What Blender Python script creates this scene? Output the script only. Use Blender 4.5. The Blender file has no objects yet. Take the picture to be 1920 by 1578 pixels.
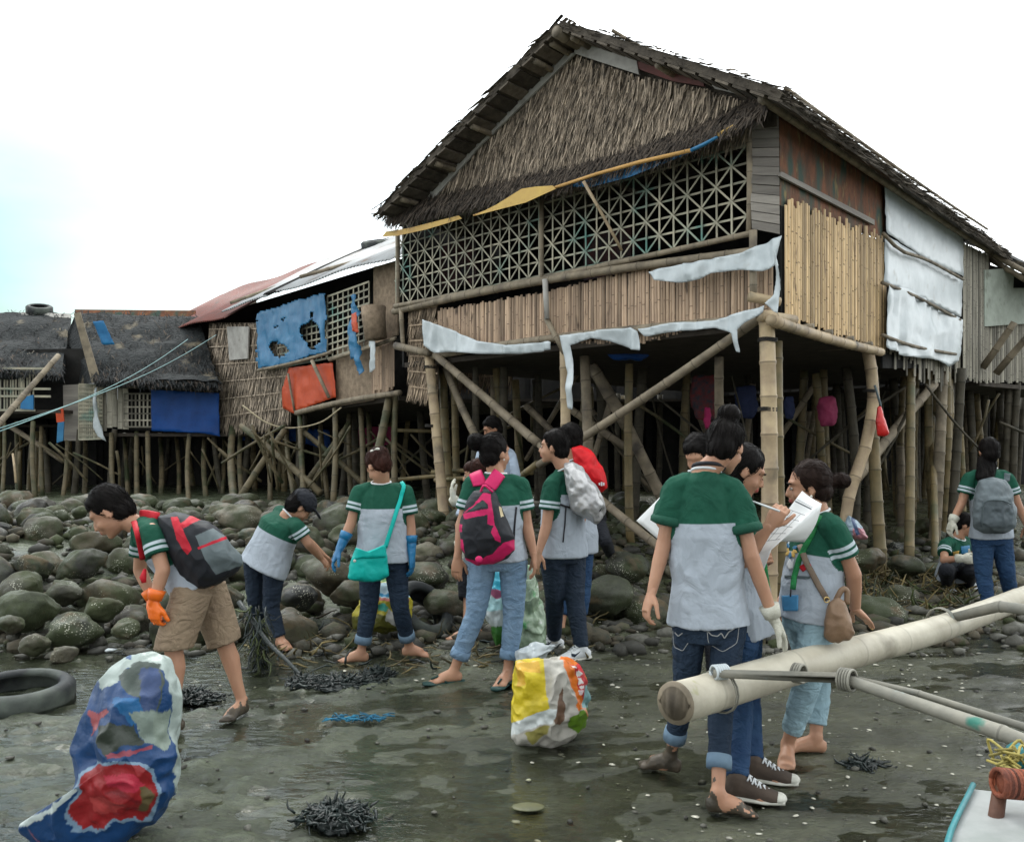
import bpy, bmesh, math, random
import numpy as np
from mathutils import Vector
from mathutils.bvhtree import BVHTree
random.seed(7); rng = np.random.default_rng(7)
sc = bpy.context.scene
COL = sc.collection
# ---------------------------------------------------------------- camera, sky, sun, exposure
FP, CX, HY, CH = 1600.0, 960.0, 830.0, 1.5          # focal length, centre and horizon in photo pixels, eye height
cam_d = bpy.data.cameras.new("camera"); cam = bpy.data.objects.new("camera", cam_d); COL.objects.link(cam)
cam.location = (0, 0, CH); cam.rotation_euler = (math.radians(90), 0, 0)
cam_d.sensor_width = 36; cam_d.lens = 36 * FP / 1920; cam_d.shift_y = (HY - 789) / 1920
cam_d.clip_end = 2000; cam_d.clip_start = 0.05
sc.camera = cam
SUN_EL, SUN_AZ = math.radians(52), math.radians(-20)
w = bpy.data.worlds.new("World"); sc.world = w; w.use_nodes = True
nt = w.node_tree; nt.nodes.clear(); N = nt.nodes.new; L = nt.links.new
out = N("ShaderNodeOutputWorld"); mixs = N("ShaderNodeMixShader")
bg1 = N("ShaderNodeBackground"); bg2 = N("ShaderNodeBackground")
sky = N("ShaderNodeTexSky"); sky.sky_type = 'NISHITA'; sky.sun_disc = False
sky.sun_elevation = SUN_EL; sky.sun_rotation = SUN_AZ; sky.air_density = 1.6; sky.dust_density = 2.5
ti = N("ShaderNodeMix"); ti.data_type = 'RGBA'; ti.blend_type = 'MULTIPLY'; ti.inputs[0].default_value = 1; ti.inputs[7].default_value = (0.70, 0.95, 1.08, 1); L(sky.outputs[0], ti.inputs[6]); L(ti.outputs[2], bg1.inputs[0]); bg1.inputs[1].default_value = 0.09
# overcast: a bright cloud sheet with a thinner, bluer gap low on one side
tc = N("ShaderNodeTexCoord"); no = N("ShaderNodeTexNoise"); no.inputs["Scale"].default_value = 2.2; no.inputs["Detail"].default_value = 6
mp = N("ShaderNodeMapping"); mp.inputs["Scale"].default_value = (1, 1, 3.0)
L(tc.outputs["Generated"], mp.inputs[0]); L(mp.outputs[0], no.inputs["Vector"])
dv = N("ShaderNodeVectorMath"); dv.operation = 'DISTANCE'; dv.inputs[1].default_value = (-0.54, 0.82, 0.17)
L(tc.outputs["Generated"], dv.inputs[0])
ad = N("ShaderNodeMath"); ad.operation = 'MULTIPLY_ADD'; ad.inputs[1].default_value = 0.35
L(no.outputs["Fac"], ad.inputs[0]); L(dv.outputs["Value"], ad.inputs[2])
cr = N("ShaderNodeValToRGB"); cr.color_ramp.elements[0].position = 0.20; cr.color_ramp.elements[1].position = 0.85
cr.color_ramp.elements[0].color = (0.0, 0.0, 0.0, 1); cr.color_ramp.elements[1].color = (1, 1, 1, 1)
L(ad.outputs[0], cr.inputs[0])
bg2.inputs[0].default_value = (0.95, 0.99, 1.0, 1)
sx = N("ShaderNodeSeparateXYZ"); L(tc.outputs["Generated"], sx.inputs[0]); gr = N("ShaderNodeMapRange")   # cloud is thinner and brighter on the sun's side
gr.inputs[1].default_value = -0.9; gr.inputs[2].default_value = 0.8; gr.inputs[3].default_value = 1.0; gr.inputs[4].default_value = 2.1; L(sx.outputs["Y"], gr.inputs[0]); L(gr.outputs[0], bg2.inputs[1])
L(cr.outputs[0], mixs.inputs[0]); L(bg1.outputs[0], mixs.inputs[1]); L(bg2.outputs[0], mixs.inputs[2]); L(mixs.outputs[0], out.inputs[0])
sd = bpy.data.lights.new("sun", 'SUN'); sd.energy = 1.0; sd.angle = math.radians(16); sd.color = (1, 0.97, 0.92)
so = bpy.data.objects.new("sun", sd); COL.objects.link(so); so.rotation_euler = (math.radians(-38), 0, math.radians(20))
vs = sc.view_settings; vs.view_transform = 'Standard'; vs.look = 'None'; vs.exposure = 0.5; vs.gamma = 1
sc.cycles.max_bounces = 6; sc.cycles.diffuse_bounces = 3; sc.cycles.transparent_max_bounces = 8
sc.cycles.use_adaptive_sampling = True; sc.cycles.adaptive_threshold = 0.02; sc.cycles.use_denoising = True

# ---------------------------------------------------------------- geometry helpers
def A(*a): return np.array(a, float)
def V(px, py, D): return A((px - CX) / FP * D, D, CH + (HY - py) / FP * D)
def nrm(v): v = np.asarray(v, float); return v / (np.linalg.norm(v) + 1e-12)
def _h(ix, iy, iz, s):
    n = (ix * 73856093) ^ (iy * 19349663) ^ (iz * 83492791) ^ (s * 2654435761 & 0xffffffff)
    n = (n ^ (n >> 13)) * 1274126177 & 0xffffffff
    n = (n ^ (n >> 16)) * 668265263 & 0xffffffff
    return ((n ^ (n >> 15)) & 0xffff) / 32767.5 - 1.0
def vn(P, seed=0):
    P = np.asarray(P, float); f = np.floor(P); i = f.astype(np.int64); t = P - f; t = t * t * (3 - 2 * t); r = 0
    for dx in (0, 1):
        for dy in (0, 1):
            for dz in (0, 1):
                wgt = (t[:, 0] if dx else 1 - t[:, 0]) * (t[:, 1] if dy else 1 - t[:, 1]) * (t[:, 2] if dz else 1 - t[:, 2])
                r = r + wgt * _h(i[:, 0] + dx, i[:, 1] + dy, i[:, 2] + dz, seed)
    return r
def fbm(P, octv=4, seed=0, gain=0.5):
    P = np.asarray(P, float); r = 0; a = 1.0
    for k in range(octv): r = r + a * vn(P * 2.03 ** k + 17.3 * k, seed + k); a *= gain
    return r
def inpoly(px, py, poly):
    px = np.asarray(px, float); py = np.asarray(py, float); c = np.zeros(px.shape, bool); n = len(poly)
    for i in range(n):
        x1, y1 = poly[i]; x2, y2 = poly[(i + 1) % n]
        if y1 == y2: continue
        cond = ((y1 > py) != (y2 > py)) & (px < (x2 - x1) * (py - y1) / (y2 - y1) + x1)
        c ^= cond
    return c
class MB:
    def __init__(s): s.v = []; s.f = []; s.t = []; s.m = []; s.n = 0
    def add(s, vf, tone=0.5, mi=0):
        v, f = vf[0], vf[1]; s.v.append(np.asarray(v, float)); n = s.n
        s.f.extend([tuple(i + n for i in q) for q in f]); s.n += len(v)
        if len(vf) > 2: s.t.extend(vf[2])
        else: s.t.extend([tone] * len(f))
        s.m.extend([mi] * len(f)); return s
    def build(s, name, mats, parent=None, smooth=False, attrs=None): return mk(name, np.concatenate(s.v), s.f, mats, parent, smooth, s.t, s.m, attrs)
def wl(o):
    r = Vector((0, 0, 0))
    while o is not None: r += o.location; o = o.parent
    return r
def mk(name, v, f, mats, parent=None, smooth=False, tones=None, mi=None, attrs=None, mesh=None):
    v = np.asarray(v, float)
    if parent is None: off = A((v[:, 0].min() + v[:, 0].max()) / 2, (v[:, 1].min() + v[:, 1].max()) / 2, v[:, 2].min())
    else: off = np.array(wl(parent))
    if mesh is None:
        me = bpy.data.meshes.new(name); me.from_pydata((v - off).tolist(), [], f)
    else:
        me = mesh; me.vertices.foreach_set("co", (v - off).astype(np.float32).ravel())
    if not isinstance(mats, (list, tuple)): mats = [mats]
    me.materials.clear()
    for m in mats: me.materials.append(m)
    if mi is not None and len(mats) > 1: me.polygons.foreach_set("material_index", np.array(mi, np.int32))
    if tones is not None: a = me.attributes.new("tone", 'FLOAT', 'FACE'); a.data.foreach_set("value", np.array(tones, np.float32))
    if attrs:
        for k, x in attrs.items():
            x = np.asarray(x, np.float32)
            if x.ndim == 2:
                if x.shape[1] == 3: x = np.concatenate([x, np.ones((len(x), 1), np.float32)], 1)
                a = me.attributes.new(k, 'FLOAT_COLOR', 'POINT'); a.data.foreach_set("color", x.ravel())
            else: a = me.attributes.new(k, 'FLOAT', 'POINT'); a.data.foreach_set("value", x)
    if smooth: me.polygons.foreach_set("use_smooth", [True] * len(me.polygons))
    me.update()
    o = bpy.data.objects.new(name, me); COL.objects.link(o)
    if parent is None: o.location = off.tolist()
    else: o.parent = parent
    return o
def tag(o, label=None, cat=None, group=None, kind=None):
    if label: o["label"] = label
    if cat: o["category"] = cat
    if group: o["group"] = group
    if kind: o["kind"] = kind
    return o
def empty(name, loc, label=None, cat=None, group=None):
    o = bpy.data.objects.new(name, None); o.empty_display_size = 0.1; COL.objects.link(o); o.location = [float(x) for x in loc]
    return tag(o, label, cat, group)
def frame(d):
    d = nrm(d); a = A(0, 0, 1) if abs(d[2]) < 0.9 else A(1, 0, 0)
    x = nrm(np.cross(a, d)); return x, np.cross(d, x)
def tube(pts, rads, n=8, cap=True, lat=None, b=None):
    """loft round (or elliptic, with lateral axes lat and second radii b) rings along pts"""
    pts = [np.asarray(p, float) for p in pts]; m = len(pts); v = []; f = []; px = None
    for i, p in enumerate(pts):
        d = pts[min(i + 1, m - 1)] - pts[max(i - 1, 0)]; d = nrm(d)
        if lat is not None: x = np.asarray(lat[i], float); x = nrm(x - d * x.dot(d)); y = np.cross(d, x)
        else:
            if px is None: x, y = frame(d)
            else: x = nrm(px - d * px.dot(d)); y = np.cross(d, x)
            px = x
        r = rads[i]; r2 = b[i] if b is not None else r
        for k in range(n):
            a = 2 * math.pi * k / n; v.append(p + x * math.cos(a) * r + y * math.sin(a) * r2)
    for i in range(m - 1):
        for k in range(n): a = i * n + k; c = i * n + (k + 1) % n; f.append((a, c, c + n, a + n))
    if cap: f.append(tuple(reversed(range(n)))); f.append(tuple(range((m - 1) * n, m * n)))
    return v, f
def curve(ctrl, k=8):
    """Catmull-Rom through control points"""
    P = [np.asarray(c, float) for c in ctrl]; P = [2 * P[0] - P[1]] + P + [2 * P[-1] - P[-2]]; o = []
    for i in range(1, len(P) - 2):
        for j in range(k):
            t = j / k; a, b_, c, d = P[i - 1:i + 3]
            o.append(0.5 * (2 * b_ + (c - a) * t + (2 * a - 5 * b_ + 4 * c - d) * t * t + (3 * b_ - a - 3 * c + d) * t ** 3))
    o.append(P[-2]); return o
def bamboo(p0, p1, r0, r1=None, seg=0.3, bend=0.0, n=10, ctrl=None, base=0.5, nb=1.09):
    """bamboo culm with raised node rings; tone 0 marks the node faces"""
    r1 = r1 or r0 * 0.88
    if ctrl is None:
        p0 = np.asarray(p0, float); p1 = np.asarray(p1, float); d = p1 - p0; x, y = frame(d); Ln = np.linalg.norm(d)
        bd = (x * random.uniform(-1, 1) + y * random.uniform(-1, 1)) * (bend + 0.006) * Ln
        path = [p0 + d * t + bd * math.sin(math.pi * t) for t in np.linspace(0, 1, 9)]
    else: path = curve(ctrl, 6)
    path = np.array(path); cl = np.concatenate([[0], np.cumsum(np.linalg.norm(np.diff(path, axis=0), axis=1))]); Ln = cl[-1]
    at = lambda s: A(*[np.interp(s, cl, path[:, k]) for k in range(3)])
    pts = []; rad = []; tn = []; s = 0.0; nxt = seg * random.uniform(0.3, 1)
    pts.append(at(0)); rad.append(r0)
    while nxt < Ln - 0.03:
        r = r0 + (r1 - r0) * nxt / Ln; dd = min(0.012, r * .25)
        pts += [at(nxt - dd * 2), at(nxt - dd * .6), at(nxt + dd * .6), at(nxt + dd * 2)]; rad += [r, r * nb, r * nb, r * .99]
        t = base + random.uniform(-.08, .08); tn += [t, t, 0.0, t]
        nxt += seg * random.uniform(0.8, 1.2)
    pts.append(at(Ln)); rad.append(r1); tn.append(base)
    v, f = tube(pts, rad, n); T = []
    for i in range(len(pts) - 1): T += [tn[i]] * n
    return v, f, T + [0.15, 0.15]
def box(c, x, y, z):
    """box: centre c and half-axis vectors"""
    c, x, y, z = map(lambda q: np.asarray(q, float), (c, x, y, z))
    v = [c + x * i + y * j + z * k for i in (-1, 1) for j in (-1, 1) for k in (-1, 1)]
    return v, [(0, 1, 3, 2), (4, 6, 7, 5), (0, 4, 5, 1), (2, 3, 7, 6), (0, 2, 6, 4), (1, 5, 7, 3)]
def bar(p0, p1, wdir, wd, th):
    p0 = np.asarray(p0, float); p1 = np.asarray(p1, float); d = nrm(p1 - p0); wdir = nrm(wdir - d * np.dot(wdir, d)); t = np.cross(d, wdir)
    return box((p0 + p1) / 2, (p1 - p0) / 2, wdir * wd / 2, t * th / 2)
def hexa(c8): return c8, [(0, 1, 2, 3), (7, 6, 5, 4), (0, 4, 5, 1), (1, 5, 6, 2), (2, 6, 7, 3), (3, 7, 4, 0)]
def slab(quad, th):
    """four corners pushed by vector th"""
    q = [np.asarray(p, float) for p in quad]; return hexa(q + [p + th for p in q])
def leaf(p, d, wdir, ln, wd, curl):
    p = np.asarray(p, float); w_ = wdir * wd / 2
    return [p - w_, p + w_, p + d * ln * .55 + w_ * .8 + curl * .3, p + d * ln * .55 - w_ * .8 + curl * .3,
            p + d * ln + w_ * .12 + curl, p + d * ln - w_ * .12 + curl], [(0, 1, 2, 3), (3, 2, 4, 5)]
def ell(c, rx, ry, rz, ax=None, n=12, m=8):
    ax = ax if ax is not None else np.eye(3); v = [c + ax[2] * rz]; f = []
    for i in range(1, m):
        a = math.pi * i / m
        for k in range(n):
            b = 2 * math.pi * k / n; v.append(c + ax[0] * rx * math.sin(a) * math.cos(b) + ax[1] * ry * math.sin(a) * math.sin(b) + ax[2] * rz * math.cos(a))
    v.append(c - ax[2] * rz); e = len(v) - 1
    for k in range(n): f.append((0, 1 + k, 1 + (k + 1) % n)); f.append((e, 1 + (m - 2) * n + (k + 1) % n, 1 + (m - 2) * n + k))
    for i in range(m - 2):
        for k in range(n): a = 1 + i * n + k; c_ = 1 + i * n + (k + 1) % n; f.append((a, a + n, c_ + n, c_))
    return v, f
def cone(p0, p1, r0, r1, n=12):
    """round cone: tapered limb with ball ends"""
    p0 = np.asarray(p0, float); p1 = np.asarray(p1, float); d = nrm(p1 - p0)
    pts = []; rad = []
    for a in (80, 55, 30): a = math.radians(a); pts.append(p0 - d * r0 * math.sin(a)); rad.append(r0 * math.cos(a))
    pts.append(p0); rad.append(r0); pts.append((p0 + p1) / 2); rad.append((r0 + r1) / 2); pts.append(p1); rad.append(r1)
    for a in (30, 55, 80): a = math.radians(a); pts.append(p1 + d * r1 * math.sin(a)); rad.append(r1 * math.cos(a))
    # rings share one frame
    x, y = frame(d); v = []; f = []
    for p, r in zip(pts, rad):
        for k in range(n): a = 2 * math.pi * k / n; v.append(p + x * math.cos(a) * r + y * math.sin(a) * r)
    m = len(pts)
    for i in range(m - 1):
        for k in range(n): a = i * n + k; c = i * n + (k + 1) % n; f.append((a, c, c + n, a + n))
    f.append(tuple(reversed(range(n)))); f.append(tuple(range((m - 1) * n, m * n)))
    return v, f
def remesh(prims, vox, smooth=2, fac=0.5):
    mb = MB()
    for p in prims: mb.add((p[0], p[1]))
    me = bpy.data.meshes.new("tmp"); me.from_pydata(np.concatenate(mb.v).tolist(), [], mb.f)
    o = bpy.data.objects.new("tmp", me); COL.objects.link(o)
    m = o.modifiers.new("r", 'REMESH'); m.mode = 'VOXEL'; m.voxel_size = vox; m.adaptivity = 0
    if smooth: s = o.modifiers.new("s", 'SMOOTH'); s.iterations = smooth; s.factor = fac
    dg = bpy.context.evaluated_depsgraph_get(); r = bpy.data.meshes.new_from_object(o.evaluated_get(dg))
    n = len(r.vertices); v = np.empty(n * 3, np.float32); r.vertices.foreach_get("co", v)
    nn = np.empty(n * 3, np.float32); r.vertices.foreach_get("normal", nn)
    bpy.data.objects.remove(o); bpy.data.meshes.remove(me)
    f = [tuple(p.vertices) for p in r.polygons]; bpy.data.meshes.remove(r)
    return v.reshape(-1, 3).astype(float), f, nn.reshape(-1, 3).astype(float)
class Plane:
    """vertical wall plane through p0 along d; out = outward normal. at(px,py,off): the point of the wall seen at that photo position"""
    def __init__(s, p0, d, sgn=1):
        s.p = np.asarray(p0, float); s.d = nrm(A(d[0], d[1])); s.n = A(s.d[1], -s.d[0]) * sgn
        if s.n.dot(s.p) > 0: s.n = -s.n
        s.D3 = A(s.d[0], s.d[1], 0); s.N3 = A(s.n[0], s.n[1], 0)
    def at(s, px, py, off=0.0):
        p = s.p + s.n * off; r = A((px - CX) / FP, 1.0); k = p.dot(s.n) / r.dot(s.n); return V(px, py, k)
    def k(s, px): return (s.at(px, 0)[:2] - s.p).dot(s.d)
    def pt(s, k, z, off=0.0): q = s.p + s.d * k + s.n * off; return A(q[0], q[1], z)
def sheet(poly, plane, off, name, mat, parent=None, step=7, rip=0.012, holes=(), rs=4.0, th=0.0022, attrs=None, seed=0, smooth=True, rag=0):
    """cloth or sheet metal outlined on a wall plane, rippled, with real thickness"""
    xs = [p[0] for p in poly]; ys = [p[1] for p in poly]; x0, y0 = min(xs), min(ys); nx = int((max(xs) - x0) / step) + 2; ny = int((max(ys) - y0) / step) + 2
    gx, gy = np.meshgrid(x0 + np.arange(nx + 1) * step, y0 + np.arange(ny + 1) * step)
    cx, cy = gx[:-1, :-1] + step / 2, gy[:-1, :-1] + step / 2
    q3 = np.stack([cx.ravel() / 9, cy.ravel() / 9, cx.ravel() * 0 + seed], 1); jx_ = fbm(q3, 3, 91).reshape(cx.shape) * rag; jy_ = fbm(q3 + 50, 3, 92).reshape(cx.shape) * rag
    ins = inpoly(cx + jx_, cy + jy_, poly)
    for h in holes: ins &= ~inpoly(cx + jx_ * 2, cy + jy_ * 2, h)
    jx = gx.ravel().copy(); jy = gy.ravel().copy()
    # pull rim vertices onto the outline
    used = np.zeros(gx.shape, bool); full = np.ones(gx.shape, bool)
    for a in (0, 1):
        for b in (0, 1):
            used[a:a + ny, b:b + nx] |= ins; sub = np.zeros(gx.shape, bool); sub[a:a + ny, b:b + nx] = ins; full &= sub
    rim = (used & ~full).ravel(); E = []
    for pl in [poly] + list(holes):
        for i in range(len(pl)): E.append((A(*pl[i]), A(*pl[(i + 1) % len(pl)])))
    for i in (np.where(rim)[0] if not rag else []):
        q = A(jx[i], jy[i]); best = None
        for a, b in E:
            t = max(0, min(1, (q - a).dot(b - a) / ((b - a).dot(b - a) + 1e-9))); c = a + (b - a) * t; dd = np.linalg.norm(c - q)
            if best is None or dd < best[0]: best = (dd, c)
        if best[0] < step * 1.2: jx[i], jy[i] = best[1]
    W = np.array([plane.at(a, b, off) for a, b in zip(jx, jy)])
    r = (fbm(W * rs, 3, seed + 5) * .8 + (.5 - np.abs(fbm(W * rs * A(2.4, 2.4, .7) + 3, 2, seed + 15))) * 1.2) * rip
    W = W + plane.N3 * (r + rip)[:, None]
    f = []; nid = -np.ones(gx.size, int); keep = np.where(used.ravel())[0]; nid[keep] = np.arange(len(keep)); W = W[keep]
    for j, i in zip(*np.where(ins)):
        a = j * (nx + 1) + i; f.append((nid[a], nid[a + nx + 1], nid[a + nx + 2], nid[a + 1]))
    o = mk(name, W, [tuple(int(x) for x in q) for q in f], mat, parent, smooth, tones=[0.5] * len(f))
    m = o.modifiers.new("thickness", 'SOLIDIFY'); m.thickness = th; m.offset = 1
    return o
def resample(poly, n):
    P = [A(*p) for p in poly]; P.append(P[0]); P = np.array(P); cl = np.concatenate([[0], np.cumsum(np.linalg.norm(np.diff(P, axis=0), axis=1))])
    s = np.linspace(0, cl[-1], n, endpoint=False); return np.stack([np.interp(s, cl, P[:, 0]), np.interp(s, cl, P[:, 1])], 1)
def inflate(poly, D, thick, gx=0, gy=0, n=110, rings=22, p=2.4, wr=0.01, ws=9, cen=None, back=1.0, seed=0):
    """stuffed shape (sack, bag, backpack): outline at depth D, bulging thick metres to the front and back*thick behind. returns verts, faces, px coords"""
    B = resample(poly, n)
    for _ in range(2): B = (np.roll(B, 1, 0) + B * 2 + np.roll(B, -1, 0)) / 4
    c = A(*cen) if cen is not None else B.mean(0); v = []; q = []; f = []
    rr = np.sin(np.linspace(0, 1, rings + 1) * math.pi / 2)
    def ring(r, sgn):
        for b in B:
            a = c + (b - c) * r; d = D + gx * (a[0] - c[0]) + gy * (a[1] - c[1]); h = thick * max(0, 1 - r ** p) ** (1 / p)
            v.append(V(a[0], a[1], d + (h * back if sgn > 0 else -h))); q.append(a)
    seq = [(r, -1) for r in rr[1:]] + [(r, 1) for r in rr[1:-1][::-1]]
    v.append(V(c[0], c[1], D - thick)); q.append(c)
    for r, s in seq: ring(r, s)
    v.append(V(c[0], c[1], D + thick * back)); q.append(c); e = len(v) - 1; m = len(seq)
    for k in range(n): f.append((0, 1 + (k + 1) % n, 1 + k)); f.append((e, 1 + (m - 1) * n + k, 1 + (m - 1) * n + (k + 1) % n))
    for i in range(m - 1):
        for k in range(n): a = 1 + i * n + k; b = 1 + i * n + (k + 1) % n; f.append((a, b, b + n, a + n))
    v = np.array(v); cc = V(c[0], c[1], D); nr = v - cc; nr /= np.linalg.norm(nr, axis=1)[:, None] + 1e-9
    dsp = (1 - np.abs(fbm(v * ws, 3, seed)) * 2) * wr
    return v + nr * dsp[:, None], [tuple(reversed(t)) for t in f], np.array(q)

# ---------------------------------------------------------------- materials
def mat(name, c1, c2=None, scale=6.0, rough=0.8, rough2=None, bump=0.3, bscale=None, tone=0.0, spec=0.3, stretch=None, attr=None, darks=None, detail=6, bdist=0.01, metal=0.0, tcol=None, alpha=None, sss=0, wrk=0):
    """procedural material: noise between two own colours, optional tone attribute (per piece), optional stains"""
    m = bpy.data.materials.new(name); m.use_nodes = True; t = m.node_tree; t.nodes.clear(); N = t.nodes.new; L = t.links.new
    o = N("ShaderNodeOutputMaterial"); b = N("ShaderNodeBsdfPrincipled"); L(b.outputs[0], o.inputs[0])
    tc = N("ShaderNodeTexCoord"); mp = N("ShaderNodeMapping"); L(tc.outputs["Object"], mp.inputs[0])
    if stretch: mp.inputs["Scale"].default_value = stretch
    no = N("ShaderNodeTexNoise"); no.inputs["Scale"].default_value = scale; no.inputs["Detail"].default_value = detail; no.inputs["Roughness"].default_value = 0.62; L(mp.outputs[0], no.inputs["Vector"])
    c2 = c2 or tuple(x * 0.7 for x in c1)
    mr = N("ShaderNodeMapRange"); mr.inputs[1].default_value = 0.34; mr.inputs[2].default_value = 0.66; L(no.outputs["Fac"], mr.inputs[0])
    mx = N("ShaderNodeMix"); mx.data_type = 'RGBA'; L(mr.outputs[0], mx.inputs[0])
    if attr:
        at = N("ShaderNodeAttribute"); at.attribute_name = attr; L(at.outputs["Color"], mx.inputs[6])
        m2 = N("ShaderNodeMix"); m2.data_type = 'RGBA'; m2.blend_type = 'MULTIPLY'; m2.inputs[0].default_value = 1; L(at.outputs["Color"], m2.inputs[6]); m2.inputs[7].default_value = (*c2, 1); L(m2.outputs[2], mx.inputs[7])
    else: mx.inputs[6].default_value = (*c1, 1); mx.inputs[7].default_value = (*c2, 1)
    col = mx.outputs[2]
    if tone:
        at = N("ShaderNodeAttribute"); at.attribute_name = "tone"
        ma = N("ShaderNodeMapRange"); ma.inputs[1].default_value = 0; ma.inputs[2].default_value = 1; ma.inputs[3].default_value = 1 - tone; ma.inputs[4].default_value = 1 + tone; L(at.outputs["Fac"], ma.inputs[0])
        m3 = N("ShaderNodeMix"); m3.data_type = 'RGBA'; m3.blend_type = 'MULTIPLY'; m3.inputs[0].default_value = 1; L(col, m3.inputs[6]); L(ma.outputs[0], m3.inputs[7]); col = m3.outputs[2]
    if darks:   # stains: (colour, scale, lo, hi)
        for dc, dsn, lo, hi in darks:
            n2 = N("ShaderNodeTexNoise"); n2.inputs["Scale"].default_value = dsn; n2.inputs["Detail"].default_value = 5; L(mp.outputs[0], n2.inputs["Vector"])
            r2 = N("ShaderNodeMapRange"); r2.inputs[1].default_value = lo; r2.inputs[2].default_value = hi; L(n2.outputs["Fac"], r2.inputs[0])
            m4 = N("ShaderNodeMix"); m4.data_type = 'RGBA'; L(r2.outputs[0], m4.inputs[0]); L(col, m4.inputs[6]); m4.inputs[7].default_value = (*dc, 1); col = m4.outputs[2]
    L(col, b.inputs["Base Color"])
    b.inputs["Specular IOR Level"].default_value = spec; b.inputs["Metallic"].default_value = metal
    if rough2 is not None:
        rr = N("ShaderNodeMapRange"); rr.inputs[1].default_value = 0.35; rr.inputs[2].default_value = 0.65; rr.inputs[3].default_value = rough; rr.inputs[4].default_value = rough2; L(no.outputs["Fac"], rr.inputs[0]); L(rr.outputs[0], b.inputs["Roughness"])
    else: b.inputs["Roughness"].default_value = rough
    if sss: b.inputs["Subsurface Weight"].default_value = sss; b.inputs["Subsurface Radius"].default_value = (0.02, 0.008, 0.004); b.inputs["Subsurface Scale"].default_value = 0.4
    if alpha is not None: b.inputs["Alpha"].default_value = alpha
    if bump:
        nb = N("ShaderNodeTexNoise"); nb.inputs["Scale"].default_value = bscale or scale * 5; nb.inputs["Detail"].default_value = 5; L(mp.outputs[0], nb.inputs["Vector"])
        bp = N("ShaderNodeBump"); bp.inputs["Strength"].default_value = bump; bp.inputs["Distance"].default_value = bdist; L(nb.outputs["Fac"], bp.inputs["Height"]); L(bp.outputs[0], b.inputs["Normal"])
    if wrk:
        n3 = N("ShaderNodeTexNoise"); n3.inputs["Scale"].default_value = 9; n3.inputs["Detail"].default_value = 3; n3.inputs["Distortion"].default_value = 1.8; m3_ = N("ShaderNodeMapping"); m3_.inputs["Scale"].default_value = (1, 1, 1.6); L(tc.outputs["Object"], m3_.inputs[0]); L(m3_.outputs[0], n3.inputs["Vector"])
        b3 = N("ShaderNodeBump"); b3.inputs["Strength"].default_value = .7; b3.inputs["Distance"].default_value = .03; L(n3.outputs["Fac"], b3.inputs["Height"]); L(bp.outputs[0], b3.inputs["Normal"]); L(b3.outputs[0], b.inputs["Normal"])
    return m
M = {}
M['bamboo'] = mat("bamboo_culm", (.46, .36, .22), (.28, .21, .14), 5, .55, tone=.45, bump=.15, spec=.35, darks=[((.10, .09, .07), 3.0, .58, .74)])
M['bamboo_y'] = mat("bamboo_yellowed", (.19, .14, .065), (.10, .085, .042), 5, .5, tone=.5, bump=.15, spec=.35, darks=[((.07, .08, .04), 3.0, .56, .74)])
M['bamboo_g'] = mat("bamboo_grey", (.27, .225, .16), (.15, .125, .09), 6, .7, tone=.45, bump=.25, darks=[((.07, .06, .05), 3.5, .55, .72)])
M['bamboo_s'] = mat("stilt_bamboo", (.145, .115, .065), (.075, .065, .038), 5, .6, tone=.5, bump=.25, darks=[((.035, .045, .02), 2.2, .50, .66)])
M['bamboo_k'] = mat("shade_dark_bamboo", (.07, .06, .042), (.035, .032, .022), 6, .7, tone=.45, bump=.25)  # shade under the houses is put into this darker culm colour
M['slat'] = mat("split_bamboo_slats", (.58, .42, .23), (.40, .28, .15), 9, .65, tone=.5, bump=.35, stretch=(1, 1, .25), darks=[((.12, .08, .05), 12, .62, .72)])
M['slat_p'] = mat("weathered_bamboo_slats", (.44, .32, .22), (.29, .21, .15), 9, .7, tone=.5, bump=.35, stretch=(1, 1, .25), darks=[((.10, .07, .05), 12, .62, .72)])
M['slat_g'] = mat("grey_bamboo_slats", (.30, .28, .23), (.16, .15, .12), 9, .75, tone=.6, bump=.5, stretch=(1, 1, .2))
M['lattice'] = mat("lattice_bamboo", (.38, .345, .26), (.24, .245, .19), 7, .65, tone=.35, bump=.2, darks=[((.10, .22, .19), 2.2, .55, .68)])
M['thatch'] = mat("dry_palm_thatch", (.40, .325, .245), (.17, .14, .11), 14, .85, tone=.85, bump=.4, bscale=60)
M['thatch_d'] = mat("old_dark_thatch", (.17, .145, .115), (.085, .072, .058), 10, .9, tone=.7, bump=.4, bscale=60)
M['thatch_k'] = mat("blackened_thatch", (.085, .066, .05), (.04, .032, .026), 10, .9, tone=.8, bump=.4, bscale=60)
M['thatch_b'] = mat("brown_thatch_panel", (.30, .23, .16), (.16, .12, .085), 12, .85, tone=.7, bump=.4, bscale=60)
M['net'] = mat("black_netting_on_thatch", (.022, .026, .027), (.008, .010, .011), 2.5, .85, tone=.6, bump=.8, bscale=14, bdist=.05, darks=[((.14, .12, .085), 2.0, .62, .72)])
M['plank'] = mat("grey_planks", (.27, .25, .22), (.17, .155, .14), 4, .8, tone=.35, bump=.4, bscale=40, stretch=(.3, .3, 3))
M['board_w'] = mat("weathered_white_board", (.42, .41, .38), (.28, .27, .25), 5, .75, bump=.2, darks=[((.14, .13, .11), 4, .6, .75)])
M['board_r'] = mat("faded_red_board", (.17, .055, .05), (.10, .05, .045), 5, .75, bump=.2)
M['rust'] = mat("rusty_sheet", (.19, .075, .035), (.08, .038, .022), 7, .8, bump=.25, stretch=(1.6, 1.6, .7), darks=[((.04, .065, .05), 2.6, .50, .64), ((.20, .15, .06), 6, .60, .72)])
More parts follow.
